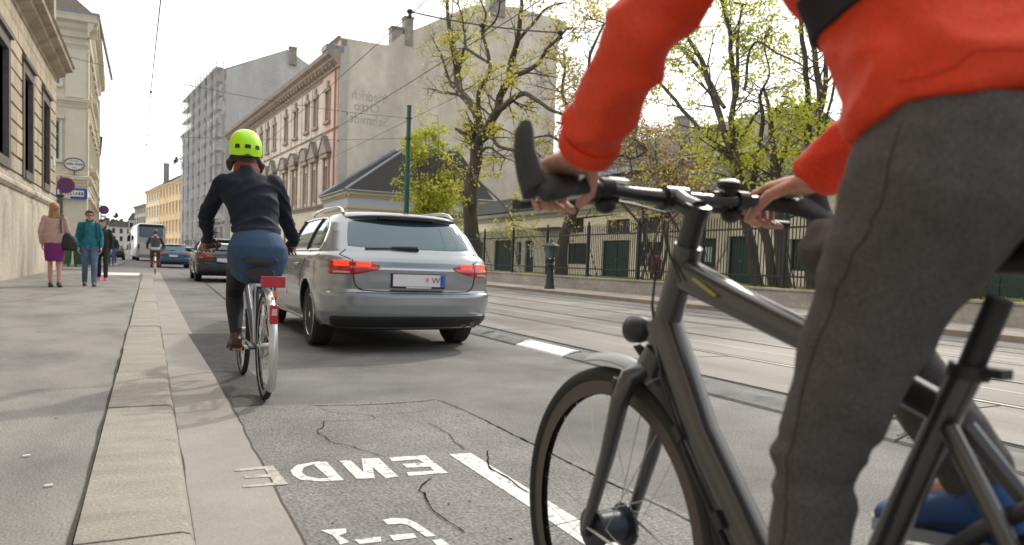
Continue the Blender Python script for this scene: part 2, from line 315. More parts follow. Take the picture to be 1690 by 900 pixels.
m_divwhite = mat('divider_white', (.80,.79,.77), .5, nscale=7, namt=.08)
m_grass = mat('lawn', (.15,.21,.035), .9, nscale=1.5, namt=.4, bump=.8, bscale=60, n2=(40, .4))
m_farkerb = mat('brown_kerb', (.27,.21,.16), .8, nscale=2, namt=.25)
m_soil = mat('soil', (.12,.09,.06), .9, nscale=15, namt=.5)

def sheet(name, pts, z, m):
    return struct(MB().poly([(x, y, z) for x, y in pts]).build(name, m, smooth=0))
def rect(x0, x1, y0, y1): return [(x0,y0),(x1,y0),(x1,y1),(x0,y1)]
sheet('ground', rect(-1500, 1500, -1500, 1500), -.02, m_asph)
sheet('road', [(-2.4,-12),(4.35,-12),(4.35,60),(3,110),(-14,300),(-30,300),(-1.4,60),(-2.4,44)], 0, m_asph)
# tram paving: slabs with tarred joints
mb = MB(); 
mb.poly([(x,y,.004) for x,y in [(4.35,-12),(11.8,-12),(11.8,60),(10.4,110),(-2,200),(-6,200),(3,110),(4.35,60)]])
struct(mb.build('tram_paving', m_slab, smooth=0))
mb = MB()
for y in np.arange(-9.4, 60, 3.1):
    yy = y+random.uniform(-.1,.1)
    for x0, x1 in ((4.36,5.66),(7.28,8.6),(10.2,11.78)):
        sk = random.uniform(-.05,.05)
        mb.poly([(x0,yy,.006),(x1,yy+sk,.006),(x1,yy+sk+.018,.006),(x0,yy+.018,.006)])
for x in (4.36,):
    mb.poly([(x,-12,.0065),(x+.05,-12,.0065),(x+.05,60,.0065),(x,60,.0065)])
struct(mb.build('paving_joints', m_joint, smooth=0))
for i, x in enumerate((5.72, 7.16, 8.7, 10.14)):
    mb = MB(); g = MB()
    sgn = 1 if i % 2 == 0 else -1
    mb.box(x-.03, x+.03, -12, 62, -.02, .0085)
    a, b = (x+.034, x+.072) if sgn > 0 else (x-.072, x-.034)
    g.poly([(a,-12,.0075),(b,-12,.0075),(b,62,.0075),(a,62,.0075)])
    g.poly([(x-sgn*.034,-12,.0075),(x-sgn*.05,-12,.0075),(x-sgn*.05,62,.0075),(x-sgn*.034,62,.0075)][::-1])
    struct(mb.build('tram_rail', m_rail, smooth=0)); struct(g.build('rail_groove', m_joint, smooth=0))
# worn light strips beside the rails
mb = MB()
for x, w in ((6.44,.05),(9.4,.06),(9.0,.05),(11.2,.04)):
    mb.poly([(x,-12,.006),(x+w,-12,.006),(x+w,60,.006),(x,60,.006)])
struct(mb.build('paving_strips', mat('pale_mortar', (.55,.52,.47), .8, nscale=3, namt=.3, stretch=(1,.3,1)), smooth=0))
# darker asphalt strip along the far kerb
sheet('kerbside_asphalt', rect(10.75, 11.79, -12, 60), .010, mat('far_asphalt', spec=.22, base=(.17,.165,.16), rough=.8, nscale=2, namt=.25, n2=(60,.2), stretch=(2,.4,1)))

# near pavement, side street, second pavement
mb = MB(); mb.box(-40, -.186, -12, 31.2, -.02, .10)
struct(mb.build('pavement', m_pave, smooth=0))
mb = MB(); mb.add([(-40,44,-.02),(-2.0,44,-.02),(-1.55,46,-.02),(-1.5,60,-.02),(-12,160,-.02),(-40,160,-.02),(-40,44,.1),(-2.0,44,.1),(-1.55,46,.1),(-1.5,60,.1),(-12,160,.1),(-40,160,.1)],
    [(6,7,8,9,10,11),(0,1,7,6),(1,2,8,7),(2,3,9,8),(3,4,10,9),(4,5,11,10),(5,0,6,11)])
struct(mb.build('pavement_beyond', m_pave, smooth=0))
# pavement panel joint + stains
mb = MB()
pts = [(-3.1,9.2),(-2.2,11.6),(-1.5,14.2),(-.9,19.0)]
for (a, b), (c, d) in zip(pts, pts[1:]): mb.poly([(a,b,.1035),(a+.02,b,.1035),(c+.02,d,.1035),(c,d,.1035)][::-1])
for y in (19.6, 26.0): mb.poly([(-3.2,y,.1035),(-.2,y-.1,.1035),(-.2,y-.07,.1035),(-3.2,y+.03,.1035)])
struct(mb.build('pavement_joints', mat('worn_joint', (.2,.19,.175), .9), smooth=0))
def blob(cx, cy, rx, ry, z, seed, n=26):
    rr = random.Random(seed); ph = [rr.uniform(0, 6.28) for _ in range(4)]
    return [(cx+rx*math.cos(t)*(1+.22*math.sin(3*t+ph[0])+.15*math.sin(5*t+ph[1])+.1*math.sin(9*t+ph[2])), cy+ry*math.sin(t)*(1+.25*math.sin(2*t+ph[3])+.15*math.sin(4*t+ph[0])), z) for t in [2*PI*i/n for i in range(n)]]
m_butt = mat('litter_paper', (.7,.68,.64), .8)
mb = MB()
for x, y in ((-.42,3.35),(-.6,3.9),(-.30,2.9)): mb.obox((x,y,.105), (.012,.004,0), (-.002,.006,0), (0,0,.003))
o = mb.build('paper_scraps', m_butt, smooth=0)
mb = MB(); rq = random.Random(12)
for i in range(60):
    x, y = rq.uniform(-2.4,-.25), 2.2+rq.random()**2*14; s_ = rq.uniform(.006,.016); mb.poly(blob(x, y, s_, s_*rq.uniform(.8,1.6), .1012+.00002*i, i, 9))
struct(mb.build('gum_spots', mat('old_gum', (.10,.10,.098), .85), smooth=0)); o = o; o['kind'] = 'stuff'
# pale slab in the pavement near the corner
struct(MB().box(-1.45,-.28,27.2,30.2,.09,.106).build('white_paving_slab', mat('white_slab', (.74,.73,.70), .7), smooth=0))

# granite kerb: stones laid end to end
mb = MB(); ys = [-6,-4,-2.0,.25,2.30,4.27,5.50,6.88,8.9,11.2,13.3,15.6,17.7,19.9,22.2,24.4,26.8,29.0,31.2]
for a, b in zip(ys, ys[1:]):
    dz = random.uniform(-.003,.004); dx = random.uniform(-.004,.004)
    x0, x1 = -.18+dx, .13+dx
    sec = [(x0,-.02),(x0,.1+dz),(x1-.035,.1+dz),(x1-.012,.092+dz),(x1,.07+dz),(x1+.006,-.02)]
    mb.loft([[(x,a+.006,z) for x,z in sec],[(x,b-.006,z) for x,z in sec]])
struct(mb.build('kerb', m_kerb, smooth=25))
struct(MB().box(-.184,.12,-6,31.2,-.02,.075).build('kerb_bed', m_joint, smooth=0))
# rough tarred joint between pavement and kerb
mb = MB(); y = -2.0
pL, pR = None, None
while y < 30:
    w = .003+.006*noise.noise(V(0, y*1.7, 3))**2*6+.001; off = .012*noise.noise(V(5, y*2.3, 0))
    l, r = (-.188+off-w, y, .1045), (-.186+off*.4+.004, y, .1055)
    if pL: mb.poly([pL, pR, r, l])
    pL, pR = l, r; y += .05 if y < 8 else .3
struct(mb.build('kerb_joint', mat('gritty_joint', (.085,.08,.074), .95, spec=.1, nscale=30, namt=.4), smooth=0))
# gutter strip
mb = MB(); N = []; y = -6
while y < 36: N.append(y); y += .12 if y < 9 else .6
def gx(y): return .455+.012*noise.noise(V(2.2, y*1.3, 0))+.006*noise.noise(V(9, y*6, 0))
for a, b in zip(N, N[1:]): mb.poly([(.13,a,.004),(gx(a),a,.004),(gx(b),b,.004),(.13,b,.004)])
struct(mb.build('gutter', m_gutter, smooth=0))
mb = MB()
for a, b in zip(N, N[1:]):
    if a > 9: break
    w = lambda y: .004+.007*max(0, noise.noise(V(4, y*2.1, 1)))+.002
    mb.poly([(gx(a)-w(a)*.4,a,.0056),(gx(a)+w(a),a,.0056),(gx(b)+w(b),b,.0056),(gx(b)-w(b)*.4,b,.0056)])
    w2 = lambda y: .006+.018*max(0, noise.noise(V(7, y*1.9, 2)))
    mb.poly([(.134,a,.0072),(.136+w2(a),a,.0072),(.136+w2(b),b,.0072),(.134,b,.0072)])
struct(mb.build('gutter_dirt', mat('gutter_grit', (.10,.08,.065), .9, nscale=40, namt=.4), smooth=0))
# patched coarse asphalt with the cracked border
sheet('asphalt_patch', [(.44,-3),(1.86,-3),(1.83,2.0),(1.80,3.0),(1.76,4.0),(1.71,4.47),(1.2,4.55),(.45,4.62)], .003, m_asph_c)
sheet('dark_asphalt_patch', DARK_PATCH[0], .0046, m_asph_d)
def crackstrip(mb, pts, w, z, seed):
    P = []
    for (a, b), (c, d) in zip(pts, pts[1:]):
        n = max(1, int(math.hypot(c-a, d-b)/.025))
        for i in range(n): t = i/n; P.append((a+(c-a)*t, b+(d-b)*t))
    P.append(pts[-1]); pl = pr = None
    for i, (x, y) in enumerate(P):
        j = min(i+1, len(P)-1); k = max(i-1, 0); t = V(P[j][0]-P[k][0], P[j][1]-P[k][1], 0).normalized(); nrm = V(-t.y, t.x, 0)
        off = .010*noise.noise(V(x*9, y*9, seed)); ww = w*(.6+1.6*abs(noise.noise(V(x*14, y*14, seed+5))))
        if i in (0, len(P)-1): ww *= .2
        c = V(x, y, z)+nrm*off; l, r = c+nrm*ww*.5, c-nrm*ww*.5
        if pl: mb.poly([pl, pr, r, l])
        pl, pr = l, r
mb = MB()
for i, (w, p) in enumerate(CRACKS): crackstrip(mb, p, w*.72, .0066+.0002*i, i)
struct(mb.build('road_cracks', m_crack, smooth=0))
mb = MB(); rr = random.Random(4)
for i in range(46):
    x, y = rr.uniform(.5,1.75), rr.uniform(1.9,4.4); s = rr.uniform(.002,.005)
    mb.poly([(x+s*math.cos(t), y+s*1.5*math.sin(t), .0049) for t in (0,1.1,2.2,3.3,4.4,5.5)])
struct(mb.build('tar_spots', m_joint, smooth=0))
mb = MB()
for p in ENDE_WHITE: mb.poly([(x,y,.0052) for x,y in p])
struct(mb.build('road_lettering', m_paint, smooth=0))
struct(MB().poly([(x,y,.0064) for x,y in ENDE_FADED[0]]).build('faded_road_lettering', m_paint_old, smooth=0))
mb = MB()
for p in SYMBOL: mb.poly([(x,y,.0053) for x,y in p])
struct(mb.build('bicycle_lane_symbol', m_paint, smooth=0))
mb = MB(); mb.poly([(1.291,3.186,.0051),(1.399,3.176,.0051),(1.403,2.2,.0051),(1.40,.9,.0051),(1.285,.9,.0051),(1.30,2.37,.0051)][::-1])
struct(mb.build('lane_line', m_paint, smooth=0))
mb = MB()
crackstrip(mb, [(1.75,24),(1.5,30),(1.2,36)], .03, .013, 3); crackstrip(mb, [(1.3,11),(1.45,18),(1.6,25)], .02, .013, 4)
struct(mb.build('lane_seam', m_joint, smooth=0))

# lane divider: low sloped kerb of dark and white units
ys = [1.2,2.62,3.32,5.0,6.28,7.35,8.35,9.3,10.6,11.6,12.9,13.9,15.2,16.2,17.5,18.5,19.8,20.8,22.1,23.1,24.6,25.6,27]
cols = ['d','d','d','d','w','d','d']+['d']*20
k = 0
sec = [(3.74,0),(3.75,.018),(3.85,.046),(3.88,.053),(3.97,.056),(4.0,.05),(4.015,0)]
for (a, b) in zip(ys, ys[1:]):
    c = cols[k % len(cols)]; k += 1
    mb = MB(); mb.loft([[(x,a+.012,z) for x,z in sec],[(x,b-.012,z) for x,z in sec]])
    for y in (a+.03, b-.03): mb.tube([(3.80,y,.028),(3.86,y,.05),(3.94,y,.058)], [.010,.012,.012], 8)
    struct(mb.build('lane_divider', m_divwhite if c == 'w' else m_rubber, smooth=40))

# far pavement, its kerb, lawn
struct(MB().box(11.95, 14.07, -12, 52, -.02, .10).build('far_pavement', mat('far_pave', spec=.22, base=(.36,.325,.29), rough=.85, nscale=1, namt=.25, n2=(50,.12)), smooth=0))
struct(MB().box(11.80, 11.945, -12, 52, -.02, .105).build('far_kerb', m_farkerb, smooth=0))
struct(MB().add([(11.8,52,-.02),(13,53.3,-.02),(16,60,-.02),(11.4,126,-.02),(5,160,-.02),(-6,215,-.02),(-8,215,-.02),(3,160,-.02),(9.5,126,-.02),(11.8,60,-.02),
   (11.8,52,.1),(13,53.3,.1),(16,60,.1),(11.4,126,.1),(5,160,.1),(-6,215,.1),(-8,215,.1),(3,160,.1),(9.5,126,.1),(11.8,60,.1)],
   [(10,11,12,13,14,15,16,17,18,19)]+[(i,(i+1)%10,10+(i+1)%10,10+i) for i in range(10)]).build('right_pavement_beyond', m_pave, smooth=0))
struct(MB().box(14.33, 40, -14, 53, -.02, .50).build('lawn_bed', m_soil, smooth=0))
m_turf = m_grass
mb = MB(); n = 9000
gx_, gy_ = rng.uniform(14.36, 19.2, n), rng.uniform(-2, 36, n)
vs = []; fs = []
for i in range(n):
    a = rng.uniform(0, PI); h = rng.uniform(.03,.085); w = .018+.012*rng.random(); dx, dy = math.cos(a)*w, math.sin(a)*w; lx, ly = rng.uniform(-.03,.03,2)
    k = len(vs); vs += [(gx_[i]-dx,gy_[i]-dy,.502),(gx_[i]+dx,gy_[i]+dy,.502),(gx_[i]+lx,gy_[i]+ly,.502+h)]; fs.append((k,k+1,k+2))
mb.add(vs, fs); mb.poly([(14.34,-12,.504),(19.4,-12,.504),(19.4,50,.504),(14.34,50,.504)])
g = mb.build('lawn_grass', mat('grass_blades', (.30,.36,.05), .8, nscale=1.2, namt=.35, transl=.35), smooth=0); g['kind'] = 'stuff'
(sheet('yard_path', rect(18.3, 20.0, -12, 52), .509, mat('yard_gravel', (.36,.34,.30), .9, nscale=3, namt=.2)))
# ---------------------------------------------------------------- buildings
m_glass = mat('window_glass', (.035,.04,.045), .06, spec=.8)
m_wframe_dark = mat('dark_window_frame', (.075,.06,.05), .6)
m_wframe_white = mat('white_window_frame', (.62,.62,.60), .5)
m_wframe_blue = mat('blue_grey_shutter', (.30,.38,.46), .5)
m_zinc = mat('zinc', (.25,.275,.30), .5, metal=.3, nscale=3, namt=.2)
m_slate = mat('slate_roof', (.062,.058,.056), .98, spec=.06, nscale=9, namt=.35, bump=.5, stretch=(1,1,4), n2=(30,.25))
m_tile = mat('brown_tile_roof', (.12,.085,.07), .8, nscale=12, namt=.35, bump=.6, n2=(25,.25))
Z = V(0,0,1)
class Fac:
    """a wall plane: origin O, U along it, N outward; (u, z, d) -> world, d outward"""
    def __init__(s, O, U, N): s.O, s.U, s.N = Vector(O), Vector(U).normalized(), Vector(N).normalized()
    def p(s, u, z, d=0): return s.O+s.U*u+Z*z+s.N*d
    def box(s, mb, u0, u1, z0, z1, d0, d1, m=0):
        return mb.add([s.p(u0,z0,d0),s.p(u1,z0,d0),s.p(u1,z0,d1),s.p(u0,z0,d1),s.p(u0,z1,d0),s.p(u1,z1,d0),s.p(u1,z1,d1),s.p(u0,z1,d1)],
                      [(0,3,2,1),(4,5,6,7),(0,1,5,4),(1,2,6,5),(2,3,7,6),(3,0,4,7)], m)
    def prof(s, mb, u0, u1, sec, m=0):     # horizontal moulding, section (d, z)
        return mb.loft([[s.p(u0,z,d) for d,z in sec],[s.p(u1,z,d) for d,z in sec]], True, m)
    def wall(s, mb, u0, u1, z0, z1, ops, depth=.25, m=0, thick=None):
        us = sorted({u0,u1,*[o[0] for o in ops],*[o[1] for o in ops]}); zs = sorted({z0,z1,*[o[2] for o in ops],*[o[3] for o in ops]})
        for a, b in zip(us, us[1:]):
            for c, d in zip(zs, zs[1:]):
                mu, mz = (a+b)/2, (c+d)/2
                if any(o[0]<mu<o[1] and o[2]<mz<o[3] for o in ops): continue
                mb.poly([s.p(a,c),s.p(b,c),s.p(b,d),s.p(a,d)], m)
        for a, b, c, d in ops:
            for q in ((a,c,b,c),(b,c,b,d),(b,d,a,d),(a,d,a,c)):
                mb.poly([s.p(q[0],q[1]),s.p(q[0],q[1],-depth),s.p(q[2],q[3],-depth),s.p(q[2],q[3])], m)
        return mb
    def window(s, root, op, depth=.2, fm=None, gm=None, mull=(.5,), trans=(.66,), fw=.07, name='window', pane=True):
        a, b, c, d = op; mb = MB(); e = .012
        s.box(mb,a,a+fw,c,d,-depth,-depth+.07); s.box(mb,b-fw,b,c,d,-depth,-depth+.07)
        s.box(mb,a+fw,b-fw,c,c+fw,-depth,-depth+.07-.003); s.box(mb,a+fw,b-fw,d-fw,d,-depth,-depth+.07-.003)
        for t in mull: x = a+(b-a)*t; s.box(mb,x-fw*.5,x+fw*.5,c+fw,d-fw,-depth,-depth+.06)
        for t in trans: z = c+(d-c)*t; s.box(mb,a+fw,b-fw,z-fw*.45,z+fw*.45,-depth,-depth+.063)
        w = mb.build(name, fm or m_wframe_white, root, smooth=0)
        g = MB().poly([s.p(a+e,c+e,-depth+.02),s.p(b-e,c+e,-depth+.02),s.p(b-e,d-e,-depth+.02),s.p(a+e,d-e,-depth+.02)])
        g.poly([s.p(a,c,-depth-.03),s.p(b,c,-depth-.03),s.p(b,d,-depth-.03),s.p(a,d,-depth-.03)])
        if pane: g.build('pane', gm or m_glass, w, smooth=0)
        return w
CORN = lambda z, h, d: [(0,z-h),(d*.15,z-h),(d*.2,z-h*.75),(d*.45,z-h*.6),(d*.5,z-h*.4),(d*.9,z-h*.3),(d*.92,z-h*.08),(d,z),(0,z+.05)]
def chimney(root, x0, x1, y0, y1, z0, z1, m, capm=None):
    mb = MB(); mb.box(x0,x1,y0,y1,z0,z1); mb.box(x0-.08,x1+.08,y0-.08,y1+.08,z1,z1+.15)
    return mb.build('chimney', m, root, smooth=0)

# --- rusticated stone building along the near pavement
m_sand = mat('sandstone', (.46,.385,.28), .85, nscale=1.1, namt=.42, bump=.4, bscale=25, n2=(14,.12), stretch=(1,1,.5), detail=8)
m_plinth = mat('worn_plinth', (.52,.46,.37), .85, nscale=.9, namt=.48, bump=.35, bscale=18, n2=(9,.14), stretch=(1,1,.45), detail=9)
m_gstone = mat('grey_stone_surround', (.15,.13,.115), .8, nscale=4, namt=.3)
root = thing('stone_building', 'weathered rusticated stone building with dark framed windows rising beside the pavement', 'building', (-3.2,32,0))
F = Fac((-3.2,-4,.1),(0,1,0),(1,0,0)); Lf = 36
wins = [(u-1.05, u+1.05) for u in (8.0,12.3,16.5,20.7,24.85,29.0,33.05)]
wins = [(a-.02+ .0, b) for a, b in wins]
ops = [(a+.28,b-.28,2.95,5.62) for a,b in wins]
mb = MB(); F.wall(mb, 0, Lf, 2.72, 9.6, ops, .42); mb.build('wall', mat('grimy_joints', (.13,.105,.08), .9, nscale=3, namt=.4), root, smooth=0)
# courses of rusticated blocks, interrupted by the windows
mb = MB(); zc = [2.74+.425*i for i in range(11)]
rr = random.Random(9)
for i, (z0, z1) in enumerate(zip(zc, zc[1:])):
    u = 0.
    spans = []
    for a, b in wins+[(Lf, Lf)]:
        blocked = z0 < 5.95
        if not blocked: continue
        spans.append((u, a)); u = b
    if z0 >= 5.95: spans = [(0, Lf)]
    for a, b in spans:
        n = max(1, round((b-a)/1.1))
        for k in range(n):
            x0 = a+(b-a)*k/n; x1 = a+(b-a)*(k+1)/n; d = .10+rr.uniform(-.006,.006)
            mb.loft([[F.p(x0,z0+.022,0),F.p(x1,z0+.022,0),F.p(x1,z1-.022,0),F.p(x0,z1-.022,0)],[F.p(x0+.002,z0+.034,d),F.p(x1-.002,z0+.034,d),F.p(x1-.002,z1-.034,d),F.p(x0+.002,z1-.034,d)]])
mb.build('rusticated_blocks', m_sand, root, smooth=0)
mb = MB()
F.box(mb, 0, Lf, 0, 2.1, -.3, .10); F.box(mb, 0, Lf, 2.1, 2.30, -.3, .06); F.prof(mb, 0, Lf, [(0,2.30),(.10,2.30),(.17,2.38),(.17,2.46),(.11,2.54),(0,2.56)]); F.box(mb, 0, Lf, 2.56, 2.72, -.3, .09)
mb.build('plinth', m_plinth, root, smooth=30)
mb = MB(); F.prof(mb, 0, Lf+.02, [(0,6.95),(.12,6.95),(.14,7.05),(.40,7.18),(.42,7.30),(.62,7.36),(.64,7.46),(.70,7.5),(0,7.56)])
F.prof(mb, 0, Lf, [(0,6.5),(.09,6.5),(.12,6.6),(.05,6.66),(0,6.66)]); mb.build('cornice', m_sand, root, smooth=30)
for (a, b), op in zip(wins, ops):
    mb = MB()
    F.box(mb,a,a+.28,2.72,5.9,-.35,.13); F.box(mb,b-.28,b,2.72,5.9,-.35,.13); F.box(mb,a+.28,b-.28,5.62,5.9,-.35,.128); F.box(mb,a-.05,b+.05,5.9,6.02,-.1,.2); F.box(mb,a+.28,b-.28,2.72,2.95,-.35,.16)
    mb.build('window_surround', m_gstone, root, smooth=0)
    F.window(root, op, .38, m_wframe_dark, mull=(.5,), trans=(.72,))
for a, b in wins:
    c = (a+b)/2
    for q in (c-1.3, c+1.3): mb = MB(); F.box(mb, q-.32, q+.32, 8.06, 9.5, -.05, .22); F.box(mb, q-.4, q+.4, 7.57, 8.05, -.05, .36); mb.build('upper_pilaster', m_sand, root, smooth=0)
mb = MB(); mb.box(-16,-3.21,31.6,31.99,.1,9.5); mb.box(-16,-3.5,-4,31.55,9.5,9.62); mb.build('side_wall', m_sand, root, smooth=0)
F2 = Fac((-3.25,32,.1),(-1,0,0),(0,1,0))
sg = MB(); sg.obox((-3.085,31.2,4.05), (0,.24,0), (0,0,.17), (.012,0,0)); o = sg.build('street_name_plate', mat('pale_enamel', (.55,.62,.68), .4), smooth=0, bevel=.006)
tag(o, 'small pale street plate on the far edge of the rusticated stone wall', 'plate')

# --- beige corner building beyond the side street
m_beige = mat('beige_render', (.62,.565,.45), .85, nscale=.8, namt=.12, bump=.15, n2=(8,.05))
m_beige2 = mat('beige_trim', (.68,.62,.49), .8, nscale=.8, namt=.12)
root = thing('corner_building', 'beige rendered corner building with stacked cornices and dark tiled roof across the side street', 'building', (-2.9,45,0))
FS = Fac((-2.95,45,.1),(-1,0,0),(0,-1,0)); FT = Fac((-2.95,45,.1),(-.03,1,0),(1,.03,0))
opsS = [(1.25,2.35,9.35,11.2),(1.25,2.35,5.45,7.45),(3.6,4.7,9.35,11.2),(3.6,4.7,5.45,7.45),(1.3,2.3,1.2,3.2),(6.0,7.1,9.35,11.2),(6.0,7.1,5.45,7.45)]
opsT = [(u,u+1.1,z0,z1) for u in (1.6,4.2,6.8,9.4,12.0,14.6) for z0,z1 in ((9.35,11.2),(5.45,7.45),(1.4,3.4))]
mb = MB(); FS.wall(mb, 0, 11, 0, 12.2, opsS, .22); FT.wall(mb, 0, 18, 0, 12.2, opsT, .22); mb.box(-13.9,-3.3,62.8,63,0,12); mb.build('wall', m_beige, root, smooth=0)
mb = MB()
for f, n, s0 in ((FS,11,-.0),(FT,18,.0)):
    f.prof(mb, s0-.45, n, CORN(12.95,1.1,.55)); f.prof(mb, s0-.16, n, CORN(8.65,.42,.2)); f.prof(mb, s0-.2, n, CORN(4.62,.5,.24)); f.prof(mb, s0-.08, n, CORN(11.55,.22,.1))
    f.box(mb, 0, n, 12.2, 12.9, -.2, .02)
mb.build('cornice', m_beige2, root, smooth=30)
mb = MB()
for f, L0 in ((FS,11),(FT,18)):
    for z0, z1 in ((8.75,11.2),(4.75,8.1)):
        f.box(mb, .06, 1.0, z0, z1, 0, .05)
mb.build('corner_panel', m_beige2, root, smooth=0)
for f, oo in ((FS,opsS),(FT,opsT)):
    for op in oo:
        a,b,c,d = op; w = f.window(root, op, .18, m_wframe_blue); mb = MB()
        f.box(mb,a-.12,b+.12,c-.14,c,-.05,.12); f.box(mb,a-.12,a,c,d+.119,-.02,.06); f.box(mb,b,b+.12,c,d+.119,-.02,.06); f.box(mb,a-.2,b+.2,d+.12,d+.26,-.02,.16); mb.build('window_surround', m_beige2, w, smooth=0)
for z0 in (5.2, 9.1):
    mb = MB(); FT.box(mb, 3.2, 9.0, z0, z0+.22, 0, .35); mb.build('balcony_slab', m_beige2, root, smooth=0)
mb = MB(); mb.add([(-2.5,44.6,13.05),(-14,44.6,13.05),(-14.6,63,13.05),(-3.1,63,13.05),(-4.6,47.6,15.4),(-14,47.6,15.4),(-14.6,60,15.4),(-5.2,60,15.4)],[(0,1,5,4),(0,4,7,3),(3,7,6,2),(4,5,6,7),(0,3,2,1)])
mb.build('roof', m_tile, root, smooth=0)
mb = MB(); mb.box(-14,-2.42,44.5,44.62,12.98,13.22); mb.box(-2.5,-2.38,44.6,60,12.98,13.22); mb.build('gutter_rail', m_zinc, root, smooth=0)
# signs fixed on it
oval = thing('oval_sign', 'oval white framed plaque with dark lettering on the beige corner building', 'sign', (-3.53,44.8,5.35))
mb = MB(); f = Fac((-3.53,44.93,5.36),(1,0,0),(0,-1,0))
mb.prism([f.p(.45*math.cos(t),.30*math.sin(t),0) for t in [2*PI*i/32 for i in range(32)]], (0,-.05,0)); mb.build('plate', mat('sign_white', (.72,.72,.70), .5), oval, smooth=30)
mb = MB(); rr_ = []
for i in range(33): t = 2*PI*i/32; rr_.append(f.p(.46*math.cos(t),.31*math.sin(t),.06))
mb.tube(rr_, .028, 6); f.box(mb,-.02,.02,-.62,-.31,.0,.05); mb.build('frame', m_gstone, oval)
mb = MB(); rr = random.Random(2)
u = -.36
while u < .34:      # illegible strokes of the worn inscription
    w = rr.uniform(.02,.045)
    if not -.03 < u < .02: f.box(mb,u,u+w*.5,-.06,rr.uniform(.03,.065),.052,.058); f.box(mb,u+w*.5,u+w,rr.choice((-.06,.02)),rr.choice((-.03,.05)),.052,.0575)
    u += w+.012
for k in range(9): f.box(mb,-.2+.045*k,-.175+.045*k,.14,.18,.052,.058)
for k in range(5): f.box(mb,-.1+.045*k,-.075+.045*k,-.2,-.165,.052,.058)
mb.build('inscription', mat('ink_dark', (.06,.06,.07), .6), oval, smooth=0)
bl = thing('blue_sign', 'blue bordered white sign board with dark lettering, mounted low on the beige corner building', 'sign', (-3.68,44.8,3.85))
f = Fac((-3.68,44.93,3.84),(1,0,0),(0,-1,0)); mb = MB(); f.box(mb,-.75,.75,-.28,.26,0,.05); mb.build('board', mat('sign_blue', (.01,.075,.34), .45), bl, smooth=0)
mb = MB(); f.box(mb,-.60,.60,-.17,.15,.05,.055); mb.build('panel', mat('sign_white', (.7,.7,.7), .5), bl, smooth=0)
mb = MB(); u = -.52
while u < .52: f.box(mb,u,u+.035,-.1,rr.choice((.06,.09)),.055,.06); f.box(mb,u+.04,u+.08,rr.choice((-.1,.03)),rr.choice((-.06,.08)),.055,.0595); u += .125
mb.build('inscription', mat('ink_dark', (.06,.06,.07), .6), bl, smooth=0)
# dark slim building further down the left side
root = thing('dark_townhouse', 'narrow dark grey townhouse just visible past the beige corner building', 'building', (-3.5,64,0))  # dark grey is the render's own colour
f = Fac((-3.55,63.5,.1),(-.06,1,0),(1,.06,0)); ops = [(u,u+1.2,z,z+1.9) for u in (1.5,4.2,6.9,9.6) for z in (1.2,4.6,7.8)]
mb = MB(); f.wall(mb,0,12,0,9.0,ops,.2); mb.box(-14,-3.56,63.3,63.5,.1,9.1); mb.build('wall', mat('dark_render', (.22,.21,.20), .85, nscale=1, namt=.2), root, smooth=0)
mb = MB(); f.prof(mb,-.2,12,CORN(9.3,.6,.4)); mb.build('cornice', m_gstone, root); 
for op in ops: f.window(root, op, .15, m_wframe_dark)
mb = MB(); mb.add([(-3.2,63.2,9.35),(-14,63.2,9.35),(-14.5,76,9.35),(-4.1,76,9.35),(-8.6,63.2,11.6),(-9.2,76,11.6)],[(0,3,5,4),(1,4,5,2),(0,4,1),(3,2,5)]); mb.build('roof', m_tile, root, smooth=0)

# --- long palais across the street
m_pink = mat('pink_render', (.74,.52,.43), .85, nscale=.6, namt=.16, n2=(6,.06), bump=.1)
m_cream = mat('cream_grey_render', (.70,.62,.51), .85, nscale=.6, namt=.2, n2=(6,.06), bump=.1)
m_stonetrim = mat('brown_stone_trim', (.40,.325,.26), .85, nscale=1.5, namt=.3)
m_gable = mat('stained_firewall', (.76,.685,.56), .9, nscale=.26, namt=.30, n2=(1.1,.08), stretch=(1,1,.28), bump=.2, bscale=8, detail=9)
th = math.radians(4); U = V(-math.sin(th), math.cos(th), 0); Nn = V(-math.cos(th), -math.sin(th), 0)
F = Fac((14.8,64.6,.1), U, Nn); LP = 53.7
root = thing('palais', 'long pink and cream palais with pedimented windows and bare stained gable wall', 'building', (14.8,64.6,0))
uc = [3.3,7.3,10.4,14.9,19.1,24.7,28.3,32.0,35.7,39.5,43.2,46.9,50.7]
ops = [(u-.48,u+.48,13.4,15.9) for u in uc]+[(u-.55,u+.55,6.1,9.2) for u in uc]+[(u-.5,u+.5,2.2,4.4) for u in uc]
mb = MB(); F.wall(mb, 0, 5.3, 0, 17.9, [o for o in ops if o[1] < 5.2], .28, 1); F.wall(mb, 5.3, LP, 0, 17.9, [o for o in ops if o[0] > 5.2], .28, 0)
F.box(mb, 0, 5.3, 17.9, 19.9, -.6, -.1, 1); F.box(mb, 5.3, LP, 18.2, 19.3, -.6, -.12, 1)
mb.build('wall', [m_cream, m_pink], root, smooth=0)
mb = MB(); G = Fac((14.8,64.6,.1), -Nn, -U)
prof = [(0,0),(0,20.0),(4.4,20.1),(5.6,21.3),(7.8,22.5),(11.8,24.9),(13.05,25.5),(17.4,26.2),(23.6,26.0),(23.6,25.2),(22.6,23.4),(22.6,0)]
mb.prism([G.p(u,z,0) for u,z in prof][::-1], U*.5); mb.build('gable_wall', m_gable, root, smooth=0)
mb = MB(); G.box(mb, 0, .75, 0, 19.3, 0, .05); mb.build('corner_pilaster', mat('pale_pilaster', (.55,.52,.45), .85, nscale=1, namt=.15), root, smooth=0)
mb = MB(); mb.tube([F.p(.9,.2,.12),F.p(.9,17.4,.12)], .08, 8); mb.build('downpipe', mat('pink_pipe', (.36,.19,.15), .6), root)
